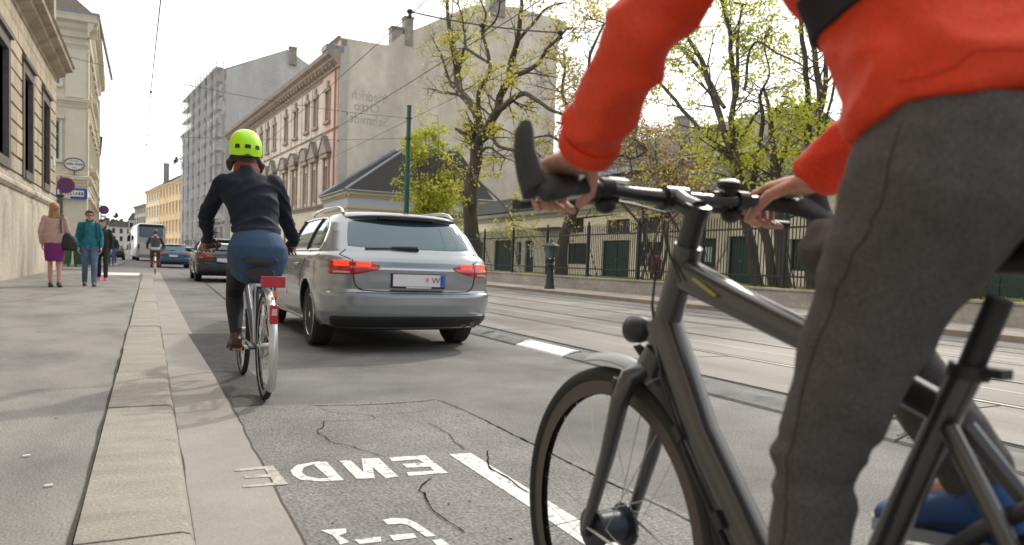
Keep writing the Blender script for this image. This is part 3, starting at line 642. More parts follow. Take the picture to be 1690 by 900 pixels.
mb = MB(); F.prof(mb, -.1, LP, [(0,17.5),(.15,17.5),(.2,17.75),(.7,18.05),(.75,18.25),(1.1,18.4),(1.15,18.6),(1.2,18.7),(0,18.95)])
F.prof(mb, 0, LP, CORN(5.75,.45,.35)); F.prof(mb, 0, LP, CORN(12.4,.2,.12)); F.prof(mb, 0, LP, CORN(1.6,.2,.12))
F.prof(mb, 5.3, LP, CORN(10.75,.35,.3)); F.prof(mb, 5.3, LP, CORN(17.4,.3,.15))
for u in np.arange(1.0, LP, 1.15): F.box(mb, u, u+.3, 17.70, 18.1, .1, .60)
F.prof(mb, -.05, LP, CORN(20.05,.25,.3)) if False else F.prof(mb, 5.4, LP, CORN(19.5,.25,.2))
F.prof(mb, -.1, 5.4, CORN(20.1,.3,.25)); mb.build('cornice', m_stonetrim, root, smooth=30)
mb = MB(); F.box(mb,-.08,1.4,18.75,19.25,-.3,1.25); mb.build('zinc_cap', m_zinc, root, smooth=0)
n_ = len(uc)
for i, op in enumerate(ops):
    w = F.window(root, op, .22, m_wframe_dark); u = (op[0]+op[1])/2; i = i % n_; mb = MB()
    if op[2] > 12:
        F.box(mb,u-.72,u-.5,13.26,15.94,0,.12); F.box(mb,u+.5,u+.72,13.26,15.94,0,.12); F.box(mb,u-.85,u+.85,15.95,16.25,0,.22); F.box(mb,u-.9,u+.9,13.0,13.25,0,.25); F.box(mb,u-.25,u+.25,16.26,16.9,0,.18)
    elif op[2] > 5:
        F.box(mb,u-.95,u-.62,5.8,9.89,0,.16); F.box(mb,u+.62,u+.95,5.8,9.89,0,.16); F.box(mb,u-1.15,u+1.15,9.9,10.25,0,.4); tri = i == 0 or i % 4 == 1
        if tri: pr = [(u-1.3,10.3),(u+1.3,10.3),(u,11.7)]; cp = [(u-1.42,10.3),(u,11.82),(u+1.42,10.3),(u+1.42,10.4),(u,11.95),(u-1.42,10.4)]
        else:
            pr = [(u+1.25*math.cos(t),10.3+1.15*math.sin(t)) for t in [PI*k/10 for k in range(11)]]; cp = [(u+1.34*math.cos(PI*k/10),10.32+1.24*math.sin(PI*k/10)) for k in range(11)]; cp += [(u+(a-u)*1.07,10.32+(z-10.32)*1.07) for a,z in cp[::-1]]
        mb.prism([F.p(a,z,.03) for a,z in pr], Nn*.45); c = MB(); c.prism([F.p(a,z,.02) for a,z in cp], Nn*.52); c.build('pediment_cap', mat('weathered_lead', (.20,.19,.18), .7), w, smooth=0)
    else: F.box(mb,u-.8,u+.8,2.0,2.2,0,.15)
    mb.build('window_surround', m_stonetrim, w, smooth=0)
for a, b in zip(uc[1:], uc[2:]):
    c = (a+b)/2; mb = MB(); F.box(mb,c-.3,c+.3,5.8,10.4,0,.14); mb.build('pilaster', m_cream, root, smooth=0); mb = MB(); F.box(mb,c-.22,c+.22,12.5,17.1,0,.08); mb.build('pilaster', m_cream, root, smooth=0)

# roof and chimneys
mb = MB(); e0, e1 = F.p(.5,19.0,-1), F.p(LP,19.0,-1); r0, r1 = F.p(.5,23.2,-12), F.p(LP,23.2,-12); b0, b1 = F.p(.5,20.5,-19), F.p(LP,20.5,-19)
e0, e1 = F.p(.5,18.8,-1), F.p(LP,18.8,-1); r0, r1 = F.p(.5,25.6,-17), F.p(LP,25.6,-17); b0, b1 = F.p(.5,23.0,-22.5), F.p(LP,23.0,-22.5)
mb.add([e0,e1,r0,r1,b0,b1],[(0,1,3,2),(2,3,5,4),(1,5,3)]); mb.build('roof', m_tile, root, smooth=0)
mb = MB(); mb.poly([F.p(LP,0,-1),F.p(LP,0,-19),F.p(LP,19,-19),F.p(LP,19,-1)]); mb.build('rear_gable', m_gable, root, smooth=0)
ch = mat('chimney_render', (.36,.33,.28), .9, nscale=2, namt=.35)
chimney(root,19.5,20.5,65.0,66,19.5,21.9,ch); chimney(root,20.7,21.5,65.0,65.9,20.5,23.0,ch); chimney(root,29.3,31.0,65.5,66.7,25,28.6,ch)
for u in (20, 24, 34): p = F.p(u,0,-3.0); chimney(root,p.x-.5,p.x+.5,p.y-.5,p.y+.5,19,21.3,ch)
# ghost lettering of an old painted advert on the gable, reading mirrored as in the photograph
def gtext(body, u, z, size, w=1.0):
    M = frameM(G.p(u,z,.012), G.U*-1, Z) @ Matrix.Diagonal((w,1,1,1))
    return text_mb(body, size, M, .002, offset=.004)
mb = MB(); mb.join(gtext('friedrich', 2.75, 15.3, 1.25, .78)); mb.join(gtext('Otto', 2.5, 14.3, 1.2, 1.0)); mb.join(gtext('Schmidt', 2.75, 13.2, 1.2, .92))
mb.build('faded_lettering', mat('faded_ink', (.37,.345,.30), .9, nscale=3.0, col2=(.58,.535,.455), ramp=(.4,.62)), root, smooth=0)

# --- small hipped house in front of the gable
m_hcream = mat('yellow_cream_render', (.56,.47,.32), .85, nscale=.8, namt=.12)
root = thing('hipped_house', 'low cream house with grey slate hipped roof below the bare gable', 'building', (13.65,55.8,0))
FA = Fac((13.65,55.8,.1),(1,0,0),(0,-1,0)); FB = Fac((13.65,55.8,.1),(0,1,0),(-1,0,0)); LB = 8.7
opsA = [(u,u+1.1,1.3,3.5) for u in (1.8,4.6,7.4)]; opsB = [(1.6,2.7,1.3,3.5),(5.2,6.3,1.3,3.5)]
mb = MB(); FA.wall(mb,0,12,0,4.7,opsA,.2); FB.wall(mb,0,LB,0,4.7,opsB,.2); mb.build('wall', m_hcream, root, smooth=0)
for op in opsA: FA.window(root, op, .16)
for op in opsB: FB.window(root, op, .16)
mb = MB()
for f, n in ((FA,12),(FB,LB)): f.box(mb,-.06,n,4.70,4.87,-.2,.08); f.prof(mb,-.3,n,[(0,5.55),(.1,5.55),(.14,5.65),(.3,5.75),(.32,5.91),(.36,6.05),(0,6.11)])
mb.build('cornice', m_hcream, root, smooth=0)
mb = MB()
for f, n in ((FA,12),(FB,LB)): f.box(mb,-.02,n,4.87,5.55,-.2,.03)
mb.build('frieze_band', mat('pale_blue_grey_band', (.46,.50,.52), .8), root, smooth=0)
ap, ap2 = (20.0,60.6,10.75), (24.6,60.6,10.75); e = [(13.27,55.4,6.15),(25.8,55.4,6.15),(25.8,64.5,6.15),(13.27,64.5,6.15)]
mb = MB(); mb.add([e[0],e[1],e[2],e[3],ap,ap2,(20.0,64.5,10.75),(24.6,64.5,10.75)],[(0,1,5,4),(0,4,6,3),(4,5,7,6),(1,2,7,5)]); mb.build('roof', m_slate, root, smooth=0)
mb = MB(); mb.tube([e[0],ap], .11, 6); mb.tube([e[3],(20.0,64.5,10.8)], .24, 6); mb.tube([(13.25,55.38,6.13),(25.8,55.38,6.13)], .07, 6); mb.tube([(13.25,55.38,6.13),(13.25,64.5,6.13)], .07, 6); mb.tube([ap,ap2], .14, 6)
mb.build('zinc_flashing', m_zinc, root)

# --- long low yellow building behind the lawn
m_yel = mat('pale_yellow_render', (.84,.76,.61), .85, nscale=.5, namt=.14, n2=(7,.05))
m_green = mat('dark_green_paint', (.012,.055,.04), .5, nscale=6, namt=.2)
root = thing('yellow_range', 'long low pale yellow building with dark green doors behind the railings', 'building', (20,30,0))
FR = Fac((20,-14,.3),(0,1,0),(-1,0,0))     # u = Y + 14
doors = [(54.0,56.7,0,2.12),(51.35,52.4,0,2.05),(41.9,44.2,0,1.95),(36.15,37.35,0,1.95),(34.1,35.5,0,2.0),(58.5,60.5,0,2.05),(24.5,26.2,0,2.0),(19,20.7,0,2.0)]
wnd = [(45.4,47.6,0.75,1.85),(39.6,41.4,.75,1.85),(52.9,53.6,.6,2.0),(30.5,32.5,.75,1.85)]
lun = [(42.0,43.9,2.25,2.95),(46.0,47.5,2.4,3.2),(39.7,41.2,2.25,2.95)]
ops = doors+wnd+lun
mb = MB(); FR.wall(mb, 0, 67, 0, 3.6, ops, .3); mb.build('wall', m_yel, root, smooth=0)
mb = MB(); FR.prof(mb, 0, 67, [(0,3.3),(.08,3.3),(.12,3.45),(.3,3.55),(.34,3.75),(0,3.85)]); FR.box(mb,0,67,2.98,3.05,0,.05) if False else None
mb.build('cornice', mat('grey_cornice', (.40,.39,.36), .8), root, smooth=0)
for op in doors:
    a,b,c,d = op; mb = MB(); FR.box(mb,a,b,c,d,-.28,-.2); n = 2 if b-a > 1.3 else 1
    for k in range(n):
        x0 = a+(b-a)*k/n+.12; x1 = a+(b-a)*(k+1)/n-.12
        for z0, z1 in ((.15,.9),(1.05,1.8)): FR.box(mb,x0,x1,z0,z1,-.2,-.17)
    FR.box(mb,a,a+.07,c,d,-.2,-.1); FR.box(mb,b-.07,b,c,d,-.2,-.1)
    dd = mb.build('door', m_green, root, smooth=0)
    MB().cyl(FR.p((a+b)/2+.06,1.05,-.16),FR.p((a+b)/2+.06,1.05,-.08),.03,n=8).build('handle', m_rail, dd)
for op in wnd[:2]+wnd[3:]:
    FR.window(root, op, .22, m_green, mull=(.2,.8), trans=())
FR.window(root, wnd[2], .22, m_wframe_blue, mull=(), trans=(.5,))
for op in lun: FR.window(root, op, .22, m_wframe_dark, mull=(.33,.66), trans=())
mb = MB()
for a,b,z in ((44.0,50.0,2.6),): FR.box(mb,a+4.2,b+.6,z,z+.12,.0,.5)
mb.build('canopy', m_wframe_dark, root, smooth=0)
mb = MB(); mb.add([(19.6,-14,4.1),(19.6,53,4.1),(24.6,-14,5.9),(24.6,53,5.9),(30.5,-14,4.1),(30.5,53,4.1)],[(0,1,3,2),(2,3,5,4),(1,5,3),(0,2,4)]); mb.build('roof', m_slate, root, smooth=0)
mb = MB(); mb.box(20.4,30,-13.9,-13.6,.3,4.1); mb.box(20.4,30,52.4,52.9,.3,4.1); mb.build('end_wall', m_yel, root, smooth=0)
for y in (40.5, 27.5, 33):
    mb = MB(); mb.add([(20.6,y-.6,4.4),(20.6,y+.6,4.4),(20.6,y+.6,5.1),(20.6,y-.6,5.1),(23.2,y-.7,5.35),(23.2,y+.7,5.35)],[(3,2,1,0),(3,4,5,2),(0,4,3),(1,2,5)]); mb.build('dormer', m_zinc, root, smooth=0)
# notices on the doors
for a, z, w, h, lab in ((51.6,1.1,.6,.75,'white paper notices pinned on a narrow green door left of the lantern'),(36.55,1.0,.42,.6,'white and blue notice on a green door seen under the handlebar')):
    f = MB(); 
    if w > .5:
        for i in range(2):
            for j in range(2): FR.box(f, a+i*.3, a+i*.3+.24, z+j*.38, z+j*.38+.33, -.168, -.163)
    else: FR.box(f, a, a+w, z, z+h, -.168, -.163); FR.box(f, a+.12, a+.3, z+.2, z+.4, -.163, -.160)
    tag(f.build('notice', mat('notice_paper', (.6,.66,.74), .6), smooth=0), lab, 'notice')

# --- building with big roof behind the range
root = thing('rear_block', 'large grey brown block with chimney rising behind the low yellow building', 'building', (44,50,0))
mb = MB(); mb.box(44,58,44,76,0,12.0); mb.build('wall', mat('muted_brown_render', (.30,.255,.225), .9, nscale=.4, namt=.25), root, smooth=0)
mb = MB(); mb.add([(43.4,43.6,10.9),(43.4,76.4,10.9),(49,43.6,15.2),(49,76.4,15.2),(58.6,43.6,10.9),(58.6,76.4,10.9)],[(0,1,3,2),(2,3,5,4),(0,2,4),(1,5,3)]); 
mb.build('roof', mat('grey_brown_tiles', (.17,.15,.135), .85, nscale=3, namt=.3, n2=(9,.2)), root, smooth=0)
MB().box(43.2,43.5,43.5,76.4,10.7,11.2).build('gutter', mat('zinc_bright', (.45,.5,.55), .5), root, smooth=0)
chimney(root,45.5,46.6,56.0,57.0,12,15.6,ch); chimney(root,46,47,65,66.4,12,16.2,ch)
# --- buildings receding down the right side
def block(name, label, P0, P1, H, m, nfl, nax, depth=14, ridge=3., roofm=None, wm_=None, extra=None, trimm=None, gm=None):
    P0, P1 = Vector(P0), Vector(P1); d = (P1-P0); Lb = d.length; U = d.normalized(); N = V(-U.y, U.x, 0)
    f = Fac((P0.x,P0.y,.1), U, N); root = thing(name, label, 'building', (P0.x,P0.y,0))
    ops = []
    for i in range(nax):
        c = Lb*(i+.5)/nax
        for k in range(nfl): z = .9+H*k/nfl; ops.append((c-.6, c+.6, z+H/nfl*.12, z+H/nfl*.66))
    mb = MB(); f.wall(mb,0,Lb,0,H,ops,.25); mb.poly([f.p(0,0,-depth),f.p(0,0,0),f.p(0,H,0),f.p(0,H+ridge,-depth*.5),f.p(0,H,-depth)]); mb.poly([f.p(Lb,0,0),f.p(Lb,0,-depth),f.p(Lb,H,-depth),f.p(Lb,H+ridge,-depth*.5),f.p(Lb,H,0)])
    mb.build('wall', m, root, smooth=0)
    mb = MB(); f.prof(mb,0,Lb,CORN(H,H*.05,.6)); mb.build('cornice', trimm or m_stonetrim, root, smooth=0); mb = MB(); f.prof(mb,0,Lb,CORN(H/nfl,.3,.2)); mb.build('string_course', trimm or m_stonetrim, root, smooth=0)
    for op in ops:
        a,b,c,dd = op; w = f.window(root, op, .2, wm_ or m_wframe_dark); mb = MB(); f.box(mb,a-.25,b+.25,dd+.1,dd+.35,0,.25); f.box(mb,a-.2,b+.2,c-.2,c-.02,0,.18); f.box(mb,a-.18,a-.01,c-.03,dd+.11,-.01,.09); f.box(mb,b+.01,b+.18,c-.03,dd+.11,-.01,.09); mb.build('window_surround', trimm or m_stonetrim, w, smooth=0)
    mb = MB(); a0,a1,b0,b1,c0,c1 = f.p(.02,H+.02,.3),f.p(Lb-.02,H+.02,.3),f.p(.02,H+ridge,-depth*.5),f.p(Lb-.02,H+ridge,-depth*.5),f.p(.02,H,-depth),f.p(Lb-.02,H,-depth)
    mb.add([a0,a1,b0,b1,c0,c1],[(0,1,3,2),(2,3,5,4)]); mb.build('roof', roofm or m_tile, root, smooth=0)
    return root, f, Lb
m_greyr = mat('grey_render', (.60,.585,.56), .9, nscale=.3, namt=.22, n2=(3,.07), stretch=(1,1,.4))
root, f, Lb = block('scaffolded_building', 'tall grey building with bare side wall, wrapped in scaffolding on its street front', (10.3,119,0), (6.9,150,0), 28.6, m_greyr, 5, 7, depth=18, ridge=4.6)
chimney(root, 19.5,20.6,119.6,120.6,31,33.6,ch)
# scaffold with thin netting
sc = thing('scaffold', 'pale scaffold with netting standing before the tall grey building', 'scaffold', tuple(f.p(0,0,1.2)))
mb = MB()
for i in range(13):
    u = Lb*i/12
    for dd in (.5, 1.5): mb.tube([f.p(u,0,dd), f.p(u,31.5 if i > 5 else 30.2,dd)], .06, 5)
for k in range(1, 15):
    for dd in (.5, 1.5): mb.tube([f.p(0,k*2.05,dd), f.p(Lb,k*2.05,dd)], .05, 5)
    for i in range(12):
        if (i+k) % 4 == 0: mb.tube([f.p(Lb*i/12,k*2.05,1.52), f.p(Lb*(i+1)/12,k*2.05+2.05,1.52)], .04, 5)
mb.build('tubes', mat('scaffold_steel', (.45,.45,.46), .5, .3), sc)
mb = MB()
for k in range(1, 15): f.box(mb,0,Lb,k*2.05-.1,k*2.05,.55,1.45)
mb.build('decks', mat('scaffold_boards', (.16,.145,.12), .9), sc, smooth=0)
mnet = mat('scaffold_net', (.80,.81,.82), .8, transl=.5)
nt = mnet.node_tree; tp = nt.nodes.new('ShaderNodeBsdfTransparent'); mx = nt.nodes.new('ShaderNodeMixShader'); mx.inputs[0].default_value = .60
o_ = nt.nodes['Material Output']; prev = o_.inputs[0].links[0].from_socket; nt.links.new(tp.outputs[0], mx.inputs[2]); nt.links.new(prev, mx.inputs[1]); nt.links.new(mx.outputs[0], o_.inputs[0])
mb = MB(); n = 60
for i in range(n):
    if i % 10 in (3, 4, 5, 8): continue
    a, b = Lb*i/n, Lb*(i+1)/n; da, db = 1.62+.1*math.sin(i*1.9), 1.62+.1*math.sin((i+1)*1.9)
    mb.poly([f.p(a,3,da),f.p(b,3,db),f.p(b,31.9 if i > 28 else 30.2,db),f.p(a,31.9 if i > 28 else 30.2,da)])
mb.poly([f.p(-.02,6,.3),f.p(-.02,6,1.6),f.p(-.02,29.6,1.6),f.p(-.02,29.6,.3)])
mb.build('netting', mnet, sc, smooth=0)
block('brown_townhouse', 'slim brownish grey townhouse with jutting cornice left of the scaffold', (6.85,150.5,0), (5.9,158,0), 23.5, mat('taupe_render', (.36,.32,.28), .9, nscale=.5, namt=.2), 5, 3, depth=12, ridge=2)
m_ochre = mat('ochre_render', (.84,.62,.36), .85, nscale=.5, namt=.15); m_ochre2 = mat('ochre_trim', (.80,.63,.40), .8)
block('ochre_building', 'ochre yellow ornate building next to the brownish townhouse far down the street', (5.85,158.5,0), (2.2,182,0), 15.3, m_ochre, 4, 7, trimm=m_ochre2, wm_=m_wframe_white)
r_, f_, L_ = block('mansard_building', 'pale yellow building with dark mansard roof behind the white coach', (2.1,182.5,0), (-.6,199,0), 15.2, mat('pale_ochre', (.84,.74,.55), .85), 4, 5, trimm=m_ochre2, wm_=m_wframe_white, ridge=4.5, roofm=m_slate)
chimney(r_, 3,4.2,190,191.2,17,21.5,ch)
block('grey_white_building', 'small pale grey building last in the right hand row of houses', (-.7,199.5,0), (-3.3,216,0), 12.2, mat('pale_grey_render', (.50,.51,.49), .85), 4, 5, wm_=m_wframe_white, roofm=m_slate)
for i, (x0, x1, y, h, c, lab) in enumerate(((-5.0,-1.2,232,9.6,(.58,.56,.52),'distant white house closing the street behind the coach'),(-12.5,-5.3,300,9.4,(.60,.57,.50),'distant cream house at the end of the street'),(-22,-13,320,10.4,(.5,.5,.48),'distant grey white house beside the walking man'))):
    root = thing('distant_house', lab, 'building', (x0,y,0)); f = Fac((x0,y,.0),(1,0,0),(0,-1,0)); Lb = x1-x0
    n = max(3, int(Lb/2.2)); ops = [(Lb*(k+.5)/n-.5,Lb*(k+.5)/n+.5,z,z+1.8) for k in range(n) for z in (1.2,4.2,7.0)]
    mb = MB(); f.wall(mb,0,Lb,0,h,ops,.2); mb.box(x0,x1,y+8,y+8.2,0,h); mb.box(x0-.01,x0+.2,y+.01,y+8,0,h); mb.box(x1-.2,x1+.01,y+.01,y+8,0,h); mb.build('wall', mat('far_render_%d' % i, c, .9), root, smooth=0)
    for op in ops: f.window(root, op, .15, m_wframe_dark, mull=(), trans=())
    mb = MB(); mb.add([(x0-.3,y-.3,h),(x1+.3,y-.3,h),(x1+.3,y+8.3,h),(x0-.3,y+8.3,h),(x0+.8,y+4,h+2.2),(x1-.8,y+4,h+2.2)],[(0,1,5,4),(1,2,5),(2,3,4,5),(3,0,4)]); mb.build('roof', m_slate, root, smooth=0)
# ---------------------------------------------------------------- low wall and railings
m_iron = mat('black_iron', (.022,.024,.026), .55, nscale=8, namt=.2)
m_wallstone = mat('grey_wall_stone', (.36,.325,.285), .9, nscale=1.2, namt=.32, bump=.4, bscale=25, n2=(12,.12), stretch=(1,.6,1.4), detail=8)
root = thing('boundary_wall', 'long low grey stone wall carrying the black iron railings', 'wall', (14.2,20,.1))
mb = MB(); mb.box(14.080,14.330,-12,52,.08,.50); mb.build('wall_body', m_wallstone, root, smooth=0)
mb = MB()
for k in range(32): y = -12+2*k; mb.box(14.050,14.360,y+.006,y+1.994,.503,.565)
mb.build('coping', m_wallstone, root, smooth=0, bevel=.012)
root = thing('iron_fence', 'black iron railings with pointed bars on top of the low stone wall', 'fence', (14.200,20,.6))
py = [28.4-3.03*k for k in range(-8, 14)]
for y in py:
    mb = MB(); mb.box(14.155,14.245,y-.045,y+.045,.57,2.42); mb.lathe([(.06,0),(.03,.03),(.05,.08),(.001,.16)], (14.200,y,2.42), n=8); mb.tube([(14.240,y,.7),(14.70,y,.35)], .02, 6); mb.tube([(14.240,y,1.7),(14.60,y,.7),(14.70,y,.32)], .016, 6); mb.build('post', m_iron, root, smooth=30)
for a, b in zip(py, py[1:]):
    mb = MB(); n = 27
    for k in range(1, n):
        y = a+(b-a)*k/n; mb.box(14.189,14.211,y-.010,y+.010,.62,2.36); mb.add([(14.189,y-.011,2.36),(14.211,y-.011,2.36),(14.211,y+.011,2.36),(14.189,y+.011,2.36),(14.200,y,2.48),],[(0,1,4),(1,2,4),(2,3,4),(3,0,4)])
    for z in (.84, 2.06): mb.box(14.180,14.220,b+.046,a-.046,z,z+.045)
    mb.build('bar_panel', m_iron, root, smooth=0)

# ---------------------------------------------------------------- lantern post on the far pavement
t = thing('lantern_post', 'short black cast iron post topped by a small roofed lantern on the far pavement', 'lantern', (12.75,22.5,.1))
c = (12.75,22.5,.1)
mb = MB(); mb.lathe([(.19,0),(.185,.08),(.16,.12),(.125,.5),(.105,.72),(.10,.76),(.135,.80),(.14,.86),(.10,.90),(.10,.98),(.15,1.0),(.16,1.05),(.09,1.10)], c, n=10); mb.build('post', m_iron, t, smooth=30)
mb = MB()
for i in range(4):
    a = PI/4+i*PI/2; p0 = V(c[0]+.175*math.cos(a-PI/4), c[1]+.175*math.sin(a-PI/4), 1.20); p1 = V(c[0]+.255*math.cos(a-PI/4), c[1]+.255*math.sin(a-PI/4), 1.60); mb.tube([p0,p1], .012, 5)
mb.build('lantern_frame', m_iron, t)
mb = MB(); mb.lathe([(.17,1.10),(.25,1.50)], (c[0],c[1],.1), n=4, cap=False); mb.build('lantern_glass', mat('green_glass', (.10,.15,.13), .15), t, smooth=0)
mb = MB(); mb.lathe([(.33,1.50),(.32,1.53),(.15,1.62),(.06,1.66),(.05,1.70),(.001,1.76)], (c[0],c[1],.1), n=8); mb.build('lantern_roof', m_iron, t, smooth=20)
mb = MB(); mb.ell((c[0]-.06,c[1]-.09,1.17), .06,.05,.035, 10, 6); mb.build('collar', m_rail, t)

# ---------------------------------------------------------------- tram mast, wires
m_mast = mat('mast_green', (.015,.085,.065), .5, nscale=3, namt=.25)
t = thing('tram_mast', 'slim dark green tram mast beside the yellow green shrub', 'mast', (12.2,37.2,.1))
mb = MB(); mb.tube([(12.2,37.2,.1),(12.2,37.2,3.0),(12.2,37.2,9.0)], [.15,.14,.115], 12); mb.build('pole', m_mast, t)
mb = MB(); mb.cyl((12.2,37.2,8.35),(12.2,37.2,8.43),.16,n=12); mb.cyl((12.2,37.2,7.3),(12.2,37.2,7.38),.165,n=12); mb.cyl((12.2,37.2,9.0),(12.2,37.2,9.06),.13,n=12); mb.build('band', m_iron, t)
m_wire = mat('wire_dark', (.05,.05,.05), .5)
def sag(a, b, s, n=10):
    a, b = Vector(a), Vector(b); return [a.lerp(b, i/n)-V(0,0,s*4*(i/n)*(1-i/n)) for i in range(n+1)]
def wire(name, label, pts, r, clamps=()):
    mb = MB(); mb.tube(pts, r, 6)
    for p in clamps: p = Vector(p); mb.ell(p, .035,.035,.05, 8, 5)
    return tag(mb.build(name, m_wire), label, 'wire')
wire('contact_wire', 'overhead tram wire passing in front of the faded gable lettering', [(6.44,-2,5.75),(6.44,20,5.85),(6.44,32,5.95),(6.42,60,6.0),(5.0,100,6.0),(-.5,150,6)], .011)
wire('contact_wire', 'overhead tram wire running lowest across the gable towards the green mast', [(8.9,-2,6.2),(8.9,25,6.3),(8.8,60,6.4),(7.5,100,6.4),(2,150,6.4)], .010)
wire('feeder_wire', 'higher overhead cable crossing the palais cornice and zinc cap', [(6.1,0,7.3),(6.1,25,7.4),(6.0,60,7.5),(4.5,100,7.5),(-1,150,7.4)], .012)
wire('contact_wire', 'thin cable hanging over the left lane against the white sky', [(.16,4,4.9),(.15,14,5.2),(.02,25,5.75),(-.12,40,6.1),(-.85,60,6.1),(-2.2,85,6.1),(-4.6,130,6.0)], .012, [(.03,25,5.75),(-.12,40,6.1),(-.5,50,6.1),(-.85,60,6.1)])
wire('span_wire', 'span wire from the green mast head to the left over the street', sag((12.05,37.2,8.4),(-3.0,36,8.9),.35), .012, [(8.9,37,8.2),(6.44,36.9,8.1)])
wire('span_wire', 'second span wire tied lower on the green mast above the hipped roof', sag((12.05,37.2,7.35),(-2.6,45,7.2),.25), .012, [(8.9,38.9,7.1)])
sp = wire('span_cable', 'thick black cable with end fittings crossing the large tree crown', sag((8.0,24.6,9.5),(12.0,21.1,8.55),.12), .026)
sp.data.materials.append(m_iron)
mb = MB()
for p in ((8.0,24.6,9.5),(12.0,21.1,8.55),(10.0,22.9,8.92)):
    p = Vector(p); mb.ell(p,.12,.12,.09,8,5); mb.box(p.x-.05,p.x+.05,p.y-.05,p.y+.05,p.z-.2,p.z+.02)
mb.build('insulator', m_iron, sp)
mb = MB(); mb.tube(sag((8,24.6,9.5),(-3.0,31,10.2),.3), .008, 5); mb.tube(sag((12.0,21.1,8.55),(20.2,15,9.2),.2), .012, 5); mb.tube(sag((12.0,21.1,8.55),(16.2,15.5,6.5),.1), .010, 5); mb.build('stay_wire', m_wire, sp)

# ---------------------------------------------------------------- traffic signs, bins, small yard items
m_red = mat('sign_red', (.30,.012,.018), .45); m_blue = mat('sign_blue', (.01,.075,.34), .45); m_galv = mat('galvanised', (.20,.20,.20), .5, .5)
def nostop(name, label, x, y, z, r, pr, z0=.1):
    t = thing(name, label, 'traffic sign', (x,y,z0))
    f = Fac((x,y-.07,z),(1,0,0),(0,-1,0)); circ = lambda q, d: [f.p(q*math.cos(a),q*math.sin(a),d) for a in [2*PI*i/36 for i in range(36)]]
    mb = MB(); mb.tube([(x-.16,y,z0),(x-.16,y,z+r+.05)], pr, 10); mb.build('pole', m_galv, t)
    MB().prism(circ(r,0), (0,-.02,0)).build('disc', m_red, t, smooth=30)
    mb = MB()
    for k in range(4):
        a0 = PI/2*k; pts = [(.17*r*math.cos(a0)*1.2, .17*r*math.sin(a0)*1.2)]
        pts = [(.80*r*math.cos(a0+d), .80*r*math.sin(a0+d)) for d in [(-.60+.12*i) for i in range(11)]]
        pts += [(.17*r*math.cos(a0), .17*r*math.sin(a0))]
        mb.prism([f.p(u,v,.021) for u,v in pts], (0,-.004,0))
    mb.build('blue_field', m_blue, t, smooth=0)
    mb = MB(); f.box(mb,-.14,.14,-r-.2,-r-.05,.0,.012); mb.build('plate', mat('sign_white', (.7,.7,.7), .5), t, smooth=0)
    return t
nostop('stopping_sign', 'round red and blue no stopping sign in front of the blue bordered board', -2.86, 33.0, 3.34, .30, .045)
nostop('stopping_sign', 'round red and blue no stopping sign against the sky, above the dark haired walkers', -2.39, 50.0, 3.29, .27, .035)
dk = thing('switch_pillar', 'tall slim dark post close behind the pink cardigan walker', 'post', (-3.02,31.9+.9,.1))
MB().box(-3.13,-2.94,32.7,32.9,.1,2.9).build('post_body', m_gstone, dk, smooth=0, bevel=.02); MB().box(-3.15,-2.92,32.68,32.92,2.9,2.96).build('cap', m_iron, dk, smooth=0)
def bin_(name, label, x, y, w, m, lid):
    t = thing(name, label, 'bin', (x,y,.1))
    mb = MB(); mb.add([(x-w/2+.05,y-.3,.22),(x+w/2-.05,y-.3,.22),(x+w/2-.05,y+.3,.22),(x-w/2+.05,y+.3,.22),(x-w/2,y-.36,1.15),(x+w/2,y-.36,1.15),(x+w/2,y+.36,1.15),(x-w/2,y+.36,1.15)],[(0,3,2,1),(4,5,6,7),(0,1,5,4),(1,2,6,5),(2,3,7,6),(3,0,4,7)])
    mb.box(x-w/2-.02,x+w/2+.02,y-.39,y-.361,1.03,1.15)
    mb.build('body', m, t, smooth=0, bevel=.03)
    mb = MB(); mb.loft([[(x-w/2-.03,y-.4,1.155),(x+w/2+.03,y-.4,1.155),(x+w/2+.03,y+.38,1.155),(x-w/2-.03,y+.38,1.155)],[(x-w/2,y-.36,1.22),(x+w/2,y-.36,1.22),(x+w/2,y+.38,1.30),(x-w/2,y+.38,1.30)]]); mb.build('lid', lid, t, smooth=0, bevel=.02)
    for dx in (-w/2+.12, w/2-.12):
        mb = MB(); mb.cyl((x+dx-.03,y-.2,.19),(x+dx+.03,y-.2,.19),.09,n=12); mb.build('wheel', m_iron, t)
gb = mat('bin_green', (.015,.13,.02), .5); gb2 = mat('bin_green_dark', (.02,.085,.03), .5)
bin_('waste_bin', 'bright green wheeled bin partly behind the woman in the purple skirt', -3.38, 38.0, .62, gb, gb)
bin_('waste_bin', 'darker green wheeled bin with orange lid beside the teal jacket walker', -2.52, 38.1, 1.0, gb2, mat('bin_orange', (.62,.16,.05), .5))
t = thing('litter_bin', 'dark red litter bin on a post behind the railings', 'bin', (16.0,20.7,.3))
mb = MB(); mb.lathe([(.12,0),(.17,.1),(.19,.5),(.14,.62),(.03,.68)], (16,20.7,.75), n=12); mb.build('bin_body', mat('maroon', (.10,.015,.02), .6), t); MB().cyl((16,20.7,.3),(16,20.7,.76),.04,n=8).build('post', m_iron, t)
m_wood = mat('stake_wood', (.34,.25,.17), .85, nscale=4, namt=.3, stretch=(1,1,.2))
tag(MB().tube([(16.3,22.0,.3),(16.3,21.6,1.3),(16.25,20.9,2.5)], [.06,.055,.05], 8).build('wooden_stake', m_wood), 'leaning brown wooden stake before the green doors behind the railings', 'stake')
t = thing('young_tree', 'thin pale leaning sapling trunk with pruned top behind the railings', 'sapling', (16.0,17.9,.3))
